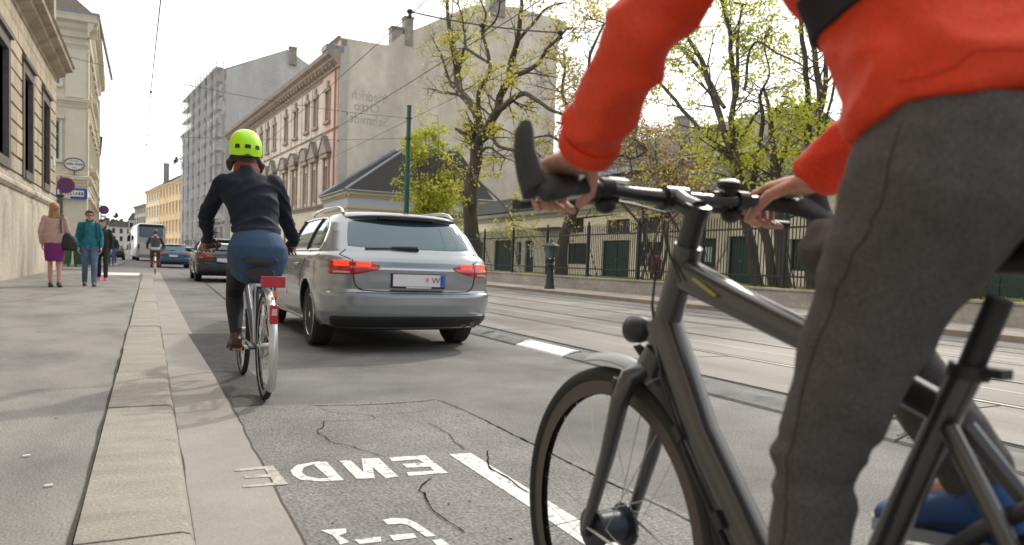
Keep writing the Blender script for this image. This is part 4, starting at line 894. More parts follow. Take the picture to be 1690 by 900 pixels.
MB().tube([(16,18.0,.3),(16,17.6,1.2),(16,17.3,1.6),(15.95,17.1,2.4)], [.055,.05,.045,.04], 8).build('trunk', mat('pale_bark', (.42,.39,.35), .8), t)
MB().ell((15.95,17.08,2.48), .07,.07,.09, 8, 6).build('pruned_top', mat('orange_bark', (.40,.17,.06), .8), t)
MB().tube([(15.95,17.1,2.35),(15.9,17.3,2.7),(15.9,17.4,3.1)], [.02,.014,.006], 6).build('branch', m_wood, t)

# ---------------------------------------------------------------- trees
m_bark = mat('dark_bark', (.085,.068,.052), .95, nscale=5, namt=.45, bump=.8, bscale=14, stretch=(1,1,.25))
def leafmat(name, c, t=.55): return mat(name, c, .6, nscale=1.3, namt=.38, transl=t, n2=(9,.35))
lf_yg = leafmat('spring_leaves', (.62,.60,.08)); lf_ol = leafmat('olive_buds', (.55,.46,.13)); lf_or = leafmat('russet_buds', (.44,.29,.15), .45); lf_sh = leafmat('shrub_leaves', (.47,.52,.07)); lf_br = leafmat('bright_leaves', (.52,.66,.05), .6)
def jit(p, A): return V(p.x+A*noise.noise(p*.22+V(3,7,1)), p.y+A*noise.noise(p*.22+V(13,1,9)), p.z)
def smoothline(pts, n=4):
    out = []
    for i in range(len(pts)-1):
        p0 = pts[max(i-1,0)]; p1 = pts[i]; p2 = pts[i+1]; p3 = pts[min(i+2,len(pts)-1)]
        for k in range(n):
            t = k/n; out.append(tuple(.5*((2*b)+(-a+c)*t+(2*a-5*b+4*c-d)*t*t+(-a+3*b-3*c+d)*t**3) for a,b,c,d in zip(p0,p1,p2,p3)))
    out.append(tuple(pts[-1])); return out
def grow(rr, p, d, L, r, lvl, mb, anchors, up=.12, wig=.35, minr=.006, density=1.0, maxl=2):
    n = max(3, int(L/.35)) if lvl < 2 else 4; pts = [p.copy()]; rs = [r]; d = d.normalized()
    for i in range(n):
        d = (d+V(rr.uniform(-wig,wig), rr.uniform(-wig,wig), rr.uniform(-wig,wig)+up)*.55).normalized(); pts.append(pts[-1]+d*L/n); rs.append(max(minr*.6, r*(1-.75*(i+1)/n)))
    mb.tube(pts, rs, 5 if lvl else 6, cap=False)
    for q in pts[1:]: anchors.append((q, lvl))
    if lvl < maxl:
        k = max(2, int((3.2 if lvl == 0 else 4.2)*L**.6*density))
        for _ in range(k):
            t = rr.uniform(.25, .98); i = min(int(t*n), n-1); q = pts[i].lerp(pts[i+1], t*n-i); dd = (pts[i+1]-pts[i]).normalized()
            s = V(rr.gauss(0,1), rr.gauss(0,1), rr.gauss(0,1)); s = (s-dd*s.dot(dd)).normalized()
            grow(rr, q, dd*.55+s*.85, L*rr.uniform(.32,.6), max(minr, rs[i]*.55), lvl+1, mb, anchors, up, wig, minr, density, maxl)
def leaves(anchors, per, size, spread, mats, root, name='foliage', seed=1, keep=None):
    g = np.random.default_rng(seed); A = np.array([tuple(a) for a, l in anchors if (keep is None or keep(a, l))])
    if len(A) == 0: return
    # clumps: some tips carry many leaves, others none
    w = np.array([max(0, .35+1.5*noise.noise(Vector(a)*.55)) for a in A]); cnt = g.poisson(per*w); P = np.repeat(A, cnt, axis=0); n = len(P)
    P = P+g.normal(0, spread, (n,3)); a = g.normal(0,1,(n,3)); a /= np.linalg.norm(a,axis=1)[:,None]; b = g.normal(0,1,(n,3)); b -= a*(a*b).sum(1)[:,None]; b /= np.linalg.norm(b,axis=1)[:,None]
    s = (size*g.uniform(.55,1.35,n))[:,None]; vs = np.stack([P-a*s*.5, P+b*s*.3, P+a*s*.5, P-b*s*.3],1).reshape(-1,3)
    me = bpy.data.meshes.new(name); Mi = wm(root).inverted(); off = np.array(Mi.translation)
    vs = vs+off; idx = np.arange(n*4).reshape(-1,4)
    me.from_pydata(vs.tolist(), [], idx.tolist())
    for mm in mats: me.materials.append(mm)
    if len(mats) > 1: me.polygons.foreach_set('material_index', (g.random(n) > .72).astype(int).tolist())
    o = bpy.data.objects.new(name, me); COL.objects.link(o); o.parent = root; me.update(); return o
def limbtree(name, label, limbs, A, seed, per, size, mats, sub=(.9,2.6), dens=1., up=.1, group=None, spread=.12, start=.3, subr=.35, minr=.007, rate=1.3):
    rr = random.Random(seed); base = Vector(limbs[0][0][:3]); base.z = .3
    root = thing(name, label, 'tree', (jit(Vector(limbs[0][0][:3]),A).x, jit(Vector(limbs[0][0][:3]),A).y, .3), group=group)
    tr, br, anchors = MB(), MB(), []
    for li, pl in enumerate(limbs):
        P = [tuple(jit(Vector(q[:3]), A))+(q[3],) for q in pl]
        if P[0][2] < 2.0: P[0] = P[0][:2]+(.1,)+(P[0][3]*1.25,)
        S = smoothline(P, 5); pts = [Vector(q[:3])+V(noise.noise(Vector(q[:3])*1.1), noise.noise(Vector(q[:3])*1.1+V(5,5,5)), 0)*.10 for q in S]; rs = [max(.012, q[3]*.84) for q in S]
        tr.tube(pts, rs, 9, cap=True)
        Lt = sum((b-a).length for a,b in zip(pts,pts[1:])); n = len(pts)
        k = int(Lt*rate*dens)
        for _ in range(k):
            t = rr.uniform(start if pts[0].z < 4 else .1, 1.0); i = min(int(t*(n-1)), n-2); q = pts[i].lerp(pts[i+1], t*(n-1)-i)
            if q.z < 2.4: continue
            dd = (pts[i+1]-pts[i]).normalized(); s = V(rr.gauss(0,1), rr.gauss(0,1), rr.gauss(0,.6)); s = (s-dd*s.dot(dd)).normalized()
            grow(rr, q, dd*.5+s*.9, rr.uniform(*sub), min(.05, max(minr, rs[i]*subr)), 0, br, anchors, up, .4, minr, dens)
        for i in range(0, 3): grow(rr, pts[-1], pts[-1]-pts[-2]+V(rr.gauss(0,.3),rr.gauss(0,.3),0), sub[1]*.6, max(minr,rs[-1]*.7), 0, br, anchors, up, .4, minr, dens)
    tr.build('trunk', m_bark, root, smooth=60); br.build('branches', m_bark, root, smooth=60)
    leaves(anchors, per, size, spread, mats, root, seed=seed)
    return root
limbtree('street_tree', 'large gnarled dark trunked tree with sparse yellow leaves before the bare gable', BIG, 1.0, 3, 2.0, .15, [lf_yg, lf_ol], sub=(.8,2.3), dens=1.0, up=.05, rate=1.4)
limbtree('yard_tree', 'multi stemmed tree with bright green young leaves behind the railings, above the handlebar', RT, .6, 5, 2.3, .12, [lf_yg, lf_br], sub=(.5,1.7), dens=1.2, up=.05, spread=.09, minr=.004, rate=2.2)
limbtree('yard_tree', 'tall slender pair of trunks with few leaves, close to the rider\'s red jacket', RT2, .5, 8, 1.5, .10, [lf_yg, lf_ol], sub=(.4,1.3), dens=.9, spread=.07, minr=.004, rate=1.5)
limbtree('yard_tree', 'tangled budding tree with olive buds in the yard, crossing behind the red sleeve', MID, .8, 9, 1.0, .13, [lf_ol, lf_or], sub=(.7,2.1), dens=1.35, up=.0, spread=.1, minr=.005, rate=2.0)
def bushtree(name, label, base, n, h, spread_r, seed, per, size, mats, r0=.06, lean=.25, dens=1., sub=(.8,1.8), z0=.3, rate=3.5, lowest=.25):
    rr = random.Random(seed); root = thing(name, label, 'tree', base); tr, br, anchors = MB(), MB(), []
    for i in range(n):
        a = 2*PI*i/n+rr.uniform(-.4,.4); top = V(base[0]+math.cos(a)*spread_r*rr.uniform(.25,1), base[1]+math.sin(a)*spread_r*rr.uniform(.25,1), base[2]+h*rr.uniform(.7,1.05)); b0 = V(*base)+V(math.cos(a)*.1, math.sin(a)*.1, 0)
        pts = [b0.lerp(top, t)+V(noise.noise(V(i,t*3,seed))*.3, noise.noise(V(i+9,t*3,seed))*.3, 0)*min(1,t*3) for t in [k/8 for k in range(9)]]; rs = [r0*(1-.8*k/8) for k in range(9)]
        tr.tube(pts, rs, 7)
        for _ in range(int(h*rate)):
            t = rr.uniform(lowest, 1); k = min(int(t*8), 7); q = pts[k].lerp(pts[k+1], t*8-k); s = V(rr.gauss(0,1), rr.gauss(0,1), rr.uniform(-.4,.8)).normalized()
            grow(rr, q, s, rr.uniform(*sub)*(1.15-.6*t), r0*.3, 0, br, anchors, .06, .4, .005, dens)
    tr.build('trunk', m_bark, root, smooth=60); br.build('branches', m_bark, root, smooth=60); leaves(anchors, per, size, .12, mats, root, seed=seed)
    return root
bushtree('yellow_shrub', 'bushy yellow green shrub between the green mast and the large dark trunk', (15.0,40.6,.3), 9, 8.8, 2.1, 21, 2.4, .19, [lf_sh, lf_yg], r0=.05, sub=(.9,1.9), rate=4.6, lowest=.10)
bushtree('budding_tree', 'low bare tree with russet buds in front of the grey slate roof', (18.3,23.6,.3), 3, 6.4, 2.4, 31, 1.2, .10, [lf_or, lf_ol], r0=.07, sub=(1.0,2.4), rate=5, lowest=.4, dens=1.2)
bushtree('budding_tree', 'bare russet tree rising behind the yellow range near the red sleeve', (34,43,.1), 4, 11.5, 4.0, 33, 1.2, .2, [lf_or, lf_ol], r0=.14, sub=(1.6,3.2), rate=3, lowest=.4)
bushtree('yard_tree', 'leafy green tree at the far right of the yard, hidden mostly by the rider', (16.8,10.2,.3), 4, 6.5, 1.8, 41, 1.2, .1, [lf_yg, lf_br], r0=.09, sub=(.7,1.6), rate=3)
bushtree('roof_plants', 'small dark green plants on a high ledge of the brown townhouse', (5.6,154.5,17.0), 4, 2.2, 1.0, 51, 1.5, .35, [leafmat('dark_leaves', (.06,.09,.03), .2)], r0=.05, rate=2)
bushtree('distant_tree', 'dark tree above the roofs at the far end of the street', (-11,330,.1), 7, 14, 6, 52, 2.2, .9, [leafmat('dark_leaves', (.06,.09,.03), .2)], r0=.2, sub=(2.5,4.5), rate=1.2)
# ---------------------------------------------------------------- cars
def paint(name, c, metal=.55, rough=.28): return mat(name, c, rough, metal, coat=.8)
m_silver = paint('silver_paint', (.30,.325,.348), .62, .24)
m_carglass = mat('sky_tint_glass', (.022,.040,.046), .02, spec=1.0, coat=.6); m_carglass.node_tree.nodes['Principled BSDF'].inputs['Specular Tint'].default_value = (.72,.93,1,1); m_carglass.node_tree.nodes['Principled BSDF'].inputs['Coat Tint'].default_value = (.75,.92,1,1)  # bluish sky reflection put into the specular and coat tint
m_blackpl = mat('black_plastic', (.018,.018,.02), .5)
m_tyre = mat('tyre_rubber', (.022,.022,.022), .8)
m_alloy = mat('alloy_wheel', (.62,.63,.65), .25, .9)
m_chrome = mat('chrome_trim', (.78,.79,.8), .16, 1.0)
m_lens = mat('red_lens', (.42,.006,.008), .12, coat=1.0)
m_lit = emit('lit_brake_light', (1.0,.05,.014), .95)
m_clear = mat('clear_lens', (.62,.40,.40), .2, coat=1)
m_seam = mat('panel_gap', (.012,.012,.013), .7)
m_plate = mat('plate_white', (.72,.71,.73), .45); m_euroblue = mat('euro_blue', (.01,.09,.5), .4); m_ink = mat('ink_dark', (.06,.06,.07), .6)
#        z    yr    yf    w    n    Lr   Lf
ROWS = [(.24,.16,4.55,.80,3.2,.5,.8),(.27,.11,4.62,.845,3.2,.5,.8),(.33,.05,4.68,.875,3.2,.52,.85),(.385,.02,4.70,.888,3.1,.55,.9),(.40,.015,4.70,.89,3.1,.55,.9),(.48,.0,4.70,.90,3.0,.55,.95),(.56,.0,4.69,.907,3.0,.55,.95),
 (.59,.012,4.68,.909,3.0,.55,.95),(.605,.045,4.67,.91,3.0,.55,.95),(.63,.06,4.66,.911,3.0,.55,1.0),(.70,.055,4.62,.912,3.0,.55,1.0),(.77,.055,4.55,.911,3.0,.55,1.1),(.825,.052,4.45,.908,3.0,.55,1.2),(.84,.066,4.40,.906,3.0,.55,1.2),(.90,.085,4.2,.90,3.0,.55,1.2),
 (.94,.11,3.95,.892,3.0,.56,1.2),(.965,.13,3.75,.872,3.0,.56,1.1),(.985,.15,3.55,.852,3.0,.56,.9),(1.01,.17,3.45,.843,3.0,.56,.8),(1.10,.255,3.22,.810,3.0,.56,.75),(1.20,.35,2.98,.765,3.0,.54,.7),(1.29,.44,2.76,.712,3.0,.5,.6),(1.335,.485,2.63,.68,3.0,.5,.55),
 (1.37,.50,2.50,.645,3.0,.5,.5),(1.395,.53,2.38,.60,2.8,.5,.5),(1.412,.62,2.25,.53,2.6,.5,.45),(1.425,.80,2.1,.42,2.4,.5,.45),(1.433,1.05,1.95,.26,2.2,.4,.4),(1.436,1.3,1.8,.10,2.0,.2,.2)]
RA = np.array(ROWS)
def rowat(z): return [np.interp(z, RA[:,0], RA[:,k]) for k in range(1,7)]
def S_rear(s, th, z):      # s = -1 left, +1 right; th 0 = middle .. pi/2 = side
    yr, yf, w, n, Lr, Lf = rowat(z); return V(s*w*max(math.sin(th),0)**(2/n), yr+Lr-Lr*max(math.cos(th),0)**(2/n), z)
def th_of_x(x, z):
    yr, yf, w, n, Lr, Lf = rowat(z); return math.asin(min(1,(abs(x)/w))**(n/2))
def P_rear(x, z): return S_rear(1 if x >= 0 else -1, th_of_x(x, z), z)
def P_side(s, y, z):
    yr, yf, w, n, Lr, Lf = rowat(z)
    if y < yr+Lr: c = min(1, max(0,(yr+Lr-y)/Lr))**(n/2); return V(s*w*math.sin(math.acos(c))**(2/n), y, z)
    if y > yf-Lf: m = 2.5; q = min(1,(y-(yf-Lf))/Lf); return V(s*w*(1-q**m)**(1/m), y, z)
    return V(s*w, y, z)
def surf_patch(fn, us, zlo, zhi, nz, e=.004, back=.006):
    """closed skin over the body: fn(u, z) surface; border dips into the body"""
    nu = len(us); G = []; h = .004
    for i, u in enumerate(us):
        col = []
        for k in range(nz):
            z = zlo(u)+(zhi(u)-zlo(u))*k/(nz-1); p = fn(u, z); du = fn(u+.01, z)-fn(u-.01, z); dz = fn(u, z+h)-fn(u, z-h); nn = du.cross(dz)
            nn = nn.normalized() if nn.length > 1e-9 else V(0,-1,0)
            out = V(p.x, p.y-2.0, 0)
            if nn.dot(out) < 0: nn = -nn
            edge = i in (0, nu-1) or k in (0, nz-1)
            col.append(p+nn*(-back if edge else e))
        G.append(col)
    mb = MB(); vs = [p for c in G for p in c]; fs = []
    for i in range(nu-1):
        for k in range(nz-1): fs.append((i*nz+k,(i+1)*nz+k,(i+1)*nz+k+1,i*nz+k+1))
    mb.add(vs, fs); return mb
def car_body():
    mb = MB(); rings = []
    zs = sorted(set([r[0] for r in ROWS]+[float(z) for z in np.linspace(.26,1.39,50)]))
    ang = np.linspace(0, PI/2, 17)
    for z in zs:
        yr, yf, w, n, Lr, Lf = rowat(z); half = []
        for t in ang: half.append((w*math.sin(t)**(2/n), yr+Lr-Lr*max(math.cos(t),0)**(2/n)))
        y0, y1 = yr+Lr, yf-Lf
        for k in range(1, 24): half.append((w, y0+(y1-y0)*k/24))
        for t in ang[::-1][1:] if False else np.linspace(PI/2, 0, 15): m = 2.5; half.append((w*math.sin(t)**(2/m), yf-Lf+Lf*max(math.cos(t),0)**(2/m)))
        ring = [(x,y,z) for x,y in half]+[(-x,y,z) for x,y in half[::-1][1:-1]]
        rings.append(ring)
    mb.loft(rings, True); return mb
import bmesh
def fixn(me):
    bm = bmesh.new(); bm.from_mesh(me); bmesh.ops.recalc_face_normals(bm, faces=bm.faces); bm.to_mesh(me); bm.free()
def cut(o, cutters):
    for c in cutters:
        me = bpy.data.meshes.new('c'); me.from_pydata(c.v, [], c.f); me.materials.append(m_seam); fixn(me)
        co = bpy.data.objects.new('c', me); COL.objects.link(co)
        b = o.modifiers.new('b', 'BOOLEAN'); b.operation = 'DIFFERENCE'; b.object = co; b.solver = 'EXACT'
        try: b.material_mode = 'TRANSFER'
        except Exception: pass
        dg = bpy.context.evaluated_depsgraph_get(); m2 = bpy.data.meshes.new_from_object(o.evaluated_get(dg)); o.modifiers.clear(); old = o.data; o.data = m2; bpy.data.meshes.remove(old); bpy.data.objects.remove(co)
    o.data.polygons.foreach_set('use_smooth', [True]*len(o.data.polygons)); o.data.set_sharp_from_angle(angle=math.radians(28))
def make_wheel(root, c, s, R=.318, w=.21):
    c = Vector(c); ax = V(s,0,0)
    t = MB(); prof = [(R-.10,-w/2+.01),(R-.03,-w/2),(R-.005,-w/2+.02),(R,-w/2+.045),(R,w/2-.045),(R-.005,w/2-.02),(R-.03,w/2),(R-.10,w/2-.012)]
    t.lathe(prof, c, ax, 40); ty = t.build('wheel', m_tyre, root, smooth=30)
    rm = MB(); q = w/2-.016
    rm.lathe([(R-.098,q+.004),(R-.108,q+.008),(R-.118,q-.012),(R-.125,q-.07)], c, ax, 40, cap=False)
    for k in range(5):
        a = 2*PI*k/5+.3; d = V(0,math.cos(a),math.sin(a)); e = ax.cross(d)
        rm.loft([[c+ax*(q-.01)+d*.03+e*.032, c+ax*(q-.05)+d*.03+e*.03, c+ax*(q-.05)+d*.03-e*.03, c+ax*(q-.01)+d*.03-e*.032],[c+ax*(q-.02)+d*(R-.115)+e*.045, c+ax*(q-.06)+d*(R-.115)+e*.04, c+ax*(q-.06)+d*(R-.115)-e*.04, c+ax*(q-.02)+d*(R-.115)-e*.045]])
    rm.lathe([(.045,q-.03),(.045,q),(.03,q+.006),(.001,q+.006)], c, ax, 14); rm.build('rim', m_alloy, ty, smooth=30)
    dk = MB(); dk.lathe([(R-.12,q-.10),(.001,q-.10)], c, ax, 24); dk.build('brake_disc', m_seam, ty, smooth=0)
def make_car(label, loc, paintm):
    root = thing('estate_car', label, 'car', loc); W = lambda mb: mb.xf(Matrix.Translation(loc))
    b = W(car_body()).build('body', [paintm, m_seam], root, smooth=28); fixn(b.data)
    Lx = Vector(loc)
    cuts = []
    for y in (.98, 3.79):
        for s in (-1,1):
            cuts.append(W(MB().cyl((s*.58,y,.335),(s*1.3,y,.335),.362,n=40)))
    cut(b, cuts)
    for y in (.98, 3.79):
        for s in (-1,1):
            make_wheel(root, (Lx.x+s*.775, Lx.y+y, .318), s)
            lip = MB(); a = [(-.25+ (PI+.5)*k/24) for k in range(25)]; lip.tube([P_side(s, y+.372*math.cos(t), max(.25,.335+.372*math.sin(t)))+V(s*.002,0,0) for t in a], .010, 6); W(lip).build('arch_lip', paintm, root)
    # rear bumper insert (dark lower part)
    us = np.linspace(-1, 1, 41); fnr = lambda u, z: S_rear(-1 if u < 0 else 1, abs(u)*1.28, z)
    W(surf_patch(fnr, us*.90, lambda u: .245, lambda u: .382-.05*max(0,abs(u)-.8)*3, 7, .005)).build('bumper_insert', m_blackpl, root, smooth=40)
    mb = MB(); mb.box(-.70,.70,.45,4.3,.20,.255); W(mb).build('underbody', m_seam, root, smooth=0)
    # rear window with dark border, brake strip, spoiler
    def wx(z): return np.interp(z, (1.0,1.10,1.2,1.3,1.36), (.665,.66,.635,.60,.575))
    fnw = lambda u, z: S_rear(-1 if u < 0 else 1, th_of_x(abs(u)*wx(z), z), z)
    W(surf_patch(fnw, us, lambda u: 1.012+.02*abs(u)**6, lambda u: 1.345-.035*abs(u)**4, 12, .004)).build('rear_window', m_carglass, root, smooth=60)
    mb = MB()
    for e in ((.66,.0),): pass
    rr_ = []
    for u in np.linspace(-1,1,31):
        x = .60*u; yb = P_rear(x,1.37).y; rr_.append([(x,yb+.12,1.392-.016*abs(u)**2.5),(x,yb-.085+.02*u*u,1.374-.022*abs(u)**2.5),(x,yb-.082+.02*u*u,1.362-.022*abs(u)**2.5),(x,yb+.05,1.35-.02*abs(u)**2.5)])
    mb.loft(rr_); W(mb).build('roof_spoiler', paintm, root, smooth=40)
    mb = MB(); rr_ = []
    for u in np.linspace(-1,1,21): x = .30*u; yb = P_rear(x,1.35).y; rr_.append([(x,yb-.055,1.358-.006*u*u),(x,yb-.05,1.338-.006*u*u),(x,yb+.02,1.338-.006*u*u),(x,yb+.02,1.358-.006*u*u)])
    mb.loft(rr_); W(mb).build('third_brake_light', mat('dark_red_lens', (.07,.004,.005), .15, coat=1), root, smooth=40)
    # wiper
    mb = MB(); w0 = P_rear(.0,1.03); pts = [P_rear(-.50+.02*k,1.022+.0006*k)+V(0,-.012,.004) for k in range(26)]; mb.tube(pts, .008, 6); mb.tube([P_rear(x,1.035)+V(0,-.02,.006) for x in (-.24,-.1,.02)], [.012,.018,.022], 8); mb.ell(P_rear(.015,1.03)+V(0,-.012,.004), .03,.02,.02, 10, 6); W(mb).build('rear_wiper', m_blackpl, root)
    # tail lights
    for s in (-1,1):
        lo = lambda u: np.interp(u, (.37,.42,.58,.66,.84), (.845,.812,.770,.760,.762)); hi = lambda u: np.interp(u, (.37,.46,.62,.70,.84), (.862,.892,.912,.918,.905))
        fnl = lambda u, z: S_rear(s, th_of_x(u, z), z)
        tl = W(surf_patch(fnl, np.linspace(.37,.845,30), lo, hi, 10, .007)).build('tail_light', m_lens, root, smooth=50)
        mb = MB()
        for u0, u1, zc, h in ((.47,.60,.883,.010),(.47,.60,.855,.008),(.46,.60,.868,.004),(.665,.79,.886,.013),(.665,.79,.858,.010)):
            mb.join(surf_patch(fnl, np.linspace(u0,u1,9), lambda u: zc-h, lambda u: zc+h, 4, .0095, -.0072))
        W(mb).build('lit_strip', m_lit, tl, smooth=50)
        W(surf_patch(fnl, np.linspace(.66,.80,8), lambda u: .783, lambda u: .800, 4, .009, -.0072)).build('reversing_light', m_clear, tl, smooth=50)
        mb = MB(); mb.tube([fnl(.633,z)+V(0,-.006,0) for z in np.linspace(.757,.917,8)], .005, 5); W(mb).build('lens_joint', m_seam, tl)
    # seams of the tailgate, bumper shelf
    def seam(pts, r=.0045): mb = MB(); mb.tube(pts, r, 5); return W(mb).build('panel_seam', m_seam, root)
    for s in (-1,1):
        a = [P_rear(s*x, z)+V(0,-.001,0) for x, z in ((.735,.96),(.70,.94),(.665,.925),(.645,.915))]; seam(a)
        a = [P_rear(s*x, z)+V(0,-.001,0) for x, z in ((.63,.757),(.625,.72),(.61,.67),(.585,.640),(.54,.622),(.40,.616),(.2,.614),(0,.614))]; seam(a, .006)
        seam([P_rear(s*x, z)+V(0,-.001,0) for x, z in ((.67,1.01),(.70,.985),(.735,.96))])
        # doors
        for ys in (((1.02,.99),(1.12,.90),(1.30,.75),(1.36,.62),(1.38,.30)),((2.12,.99),(2.16,.8),(2.18,.5),(2.17,.28)),((3.25,.95),(3.30,.75),(3.3,.45),(3.22,.28))):
            seam([P_side(s, y, z)+V(s*.0005,0,0) for y, z in ys], .004)
        for y in (1.36, 2.38):
            mb = MB(); mb.tube([P_side(s, y+.03*k, .845)+V(s*(.012+.018*math.sin(PI*k/7)),0,0) for k in range(8)], .014, 8); W(mb).build('door_handle', paintm, root)
        mb = MB(); mb.tube([P_side(s, y, .255)+V(s*.012,0,0) for y in np.linspace(1.40,3.36,14)], .022, 8); W(mb).build('sill_trim', m_chrome, root)
        # side windows and chrome surround
        top = lambda y: np.interp(y, (.60,.68,.80,1.0,1.3,1.7,2.1,2.45,2.75,3.0,3.2,3.3), (1.06,1.20,1.275,1.318,1.335,1.338,1.325,1.29,1.215,1.13,1.055,1.02))
        bot = lambda y: 1.008
        fns = lambda y, z: P_side(s, y, z)
        for y0, y1 in ((.63,1.19),(1.25,2.12),(2.2,3.26)):
            W(surf_patch(fns, np.linspace(y0,y1,18), bot, top, 8, .003, .004)).build('side_window', m_carglass, root, smooth=60)
        ring = [P_side(s, y, top(y)+.012)+V(s*.003,0,.002) for y in np.linspace(.60,3.3,40)]; ring += [P_side(s, y, 1.0)+V(s*.004,0,0) for y in np.linspace(3.3,.62,30)]; ring += [P_side(s, .60, 1.04)+V(s*.003,0,0), ring[0]]
        mb = MB(); mb.tube(ring, .0105, 6); W(mb).build('window_trim', m_chrome, root)
        for y in (1.22, 2.16): mb = MB(); mb.tube([P_side(s, y, z)+V(s*.001,0,0) for z in np.linspace(1.0,1.335,6)], .02, 6); W(mb).build('window_pillar', m_blackpl, root)
        mb = MB(); mb.tube([V(s*.60,.72+0.0,1.385),V(s*.595,.80,1.43),V(s*.59,1.0,1.457),V(s*.585,1.6,1.472),V(s*.58,2.1,1.45),V(s*.575,2.3,1.415)], .017, 8); W(mb).build('roof_rail', m_chrome, root)
        mb = MB(); mb.ell((s*1.0,3.02,1.04), .10,.06,.07, 12, 8); mb.tube([(s*.86,3.05,1.0),(s*.97,3.02,1.02)], .025, 6); W(mb).build('wing_mirror', paintm, root)
        mb = MB(); mb.join(surf_patch(lambda u, z: V(s*u, rowat(z)[1]-rowat(z)[5]+rowat(z)[5]*max(0,1-(u/rowat(z)[2])**2.5)**(1/2.5), z), np.linspace(.5,.85,8), lambda u: .66, lambda u: .76, 5, -.006, -.012)); 
        mb = MB(); mb.ell((s*.62,4.42,.70), .17,.12,.07, 14, 8); W(mb).build('headlight', mat('headlight_glass', (.7,.72,.75), .1, coat=1), root)
    # windscreen
    mb = MB(); rr_ = []
    fnf = lambda u, z: V(u*rowat(z)[2]*.86, rowat(z)[1]-rowat(z)[5]+rowat(z)[5]*max(0,1-abs(u*.86)**2.5)**(1/2.5)+.004, z)
    vs = []; fs = []
    for i, u in enumerate(np.linspace(-1,1,15)):
        for k, z in enumerate(np.linspace(1.0,1.37,8)): vs.append(fnf(u, z)+V(0,.004,.003))
    for i in range(14):
        for k in range(7): fs.append((i*8+k,(i+1)*8+k,(i+1)*8+k+1,i*8+k+1))
    mb.add(vs, fs); W(mb).build('windscreen', m_carglass, root, smooth=60)
    # number plate, exhaust
    y0 = P_rear(0,.72).y
    mb = MB(); mb.box(-.278,.278,y0-.022,y0+.03,.648,.792); pl = W(mb).build('number_plate', m_blackpl, root, smooth=0, bevel=.006)
    mb = MB(); mb.box(-.265,.265,y0-.026,y0-.0215,.668,.784); W(mb).build('plate_face', m_plate, pl, smooth=0)
    mb = MB(); mb.box(.222,.262,y0-.029,y0-.0255,.671,.781); W(mb).build('blue_band', m_euroblue, pl, smooth=0)
    mb = MB(); mb.box(-.13,.13,y0-.0285,y0-.02,.651,.663); W(mb).build('holder_strip', m_plate, pl, smooth=0)
    M_ = frameM(Lx+V(.175,y0-.0275,.727), (-1,0,0), (0,0,1)); text_mb('W', .085, M_, .001).build('letter', m_ink, pl, smooth=0)
    mb = MB()
    mb.prism([(.085+a,y0-.0262,.731+b) for a,b in ((-.016,.022),(.016,.022),(.016,-.004),(.008,-.018),(0,-.024),(-.008,-.018),(-.016,-.004))], (0,-.0022,0))
    W(mb).build('red_crest', mat('pale_red', (.60,.27,.28), .5), pl, smooth=0)
    mb = MB(); yb = P_rear(.59,.3).y
    for x in (.53,.63): mb.torus((x,yb-.012,.292), (0,1,0), .037, .006, 20, 6); mb.cyl((x,yb+.12,.292),(x,yb-.008,.292),.034,n=16)
    W(mb).build('exhaust_pipe', mat('burnt_steel', (.12,.11,.10), .35, .9), root)
    return root
CX = 2.385
silver = make_car('silver estate car with lit brake lights and white plate, just ahead of the helmeted cyclist', (CX, 6.78, 0), m_silver)
m_lensd = mat('red_lens_unlit', (.30,.01,.012), .2, coat=1)
def recar(label, loc, paintm, scale, bright=False, group=None):
    r = dup(silver, loc, label=label, mats={'silver_paint': paintm, 'lit_brake_light': (m_lit if bright else m_lensd)}, scale=scale)
    return r
recar('dark grey car with red tail lights, seen left of the helmeted cyclist\'s elbow', (2.22, 25.0, 0), paint('dark_grey_paint', (.035,.037,.042), .4, .2), (.98,.97,1.0))
recar('blue car with pale roof glare, between the far cyclist and the dark grey car', (1.33, 46.5, 0), paint('blue_car_paint', (.045,.11,.19), .4, .25), (.97,.9,.98))
recar('small light silver car mostly hidden right of the blue car', (3.4, 66, 0), paint('light_paint', (.55,.58,.6), .5, .25), (.95,.9,1.0))
recar('dark parked car at the left kerb behind the walking man', (-2.9, 78, 0), paint('dark_parked_paint', (.03,.03,.033), .4, .25), (.95,.9,1.0))

# ---------------------------------------------------------------- white coach
bx, by = .24, 75.0
t = thing('coach', 'white coach with dark rear window waiting ahead of the far cyclist', 'bus', (bx,by,0))
m_white = mat('white_coach_paint', (.66,.66,.64), .3, 0, coat=.6, nscale=.7, namt=.06)
def rsec(y, w, z0, z1, r, sh=0):
    pts = []
    for cx, cz, a0 in ((w-r,z1-r,0),(-w+r,z1-r,PI/2),(-w+r*.5,z0+r*.5,PI),(w-r*.5,z0+r*.5,1.5*PI)):
        q = r if cz > 1 else r*.5
        for k in range(6): a = a0+PI/2*k/5; pts.append((bx+cx+q*math.cos(a), y, cz+q*math.sin(a)))
    return pts
mb = MB(); mb.loft([rsec(by+.12,1.10,.45,3.30,.35), rsec(by+.03,1.17,.38,3.42,.35), rsec(by,1.15,.55,3.2,.3), rsec(by+.0,1.15,.55,3.2,.3)][:2]+[rsec(by+.3,1.2,.33,3.47,.32), rsec(by+11.6,1.2,.33,3.47,.32), rsec(by+11.95,1.12,.4,3.3,.4)]); mb.build('body', m_white, t, smooth=40)
mb = MB(); mb.prism([(bx-.98,by+.075,2.25),(bx+.98,by+.075,2.25),(bx+.93,by+.085,3.18),(bx-.93,by+.085,3.18)], (0,-.06,0)); mb.build('rear_window', mat('coach_glass', (.03,.075,.16), .06, coat=1), t, smooth=0, bevel=.03)
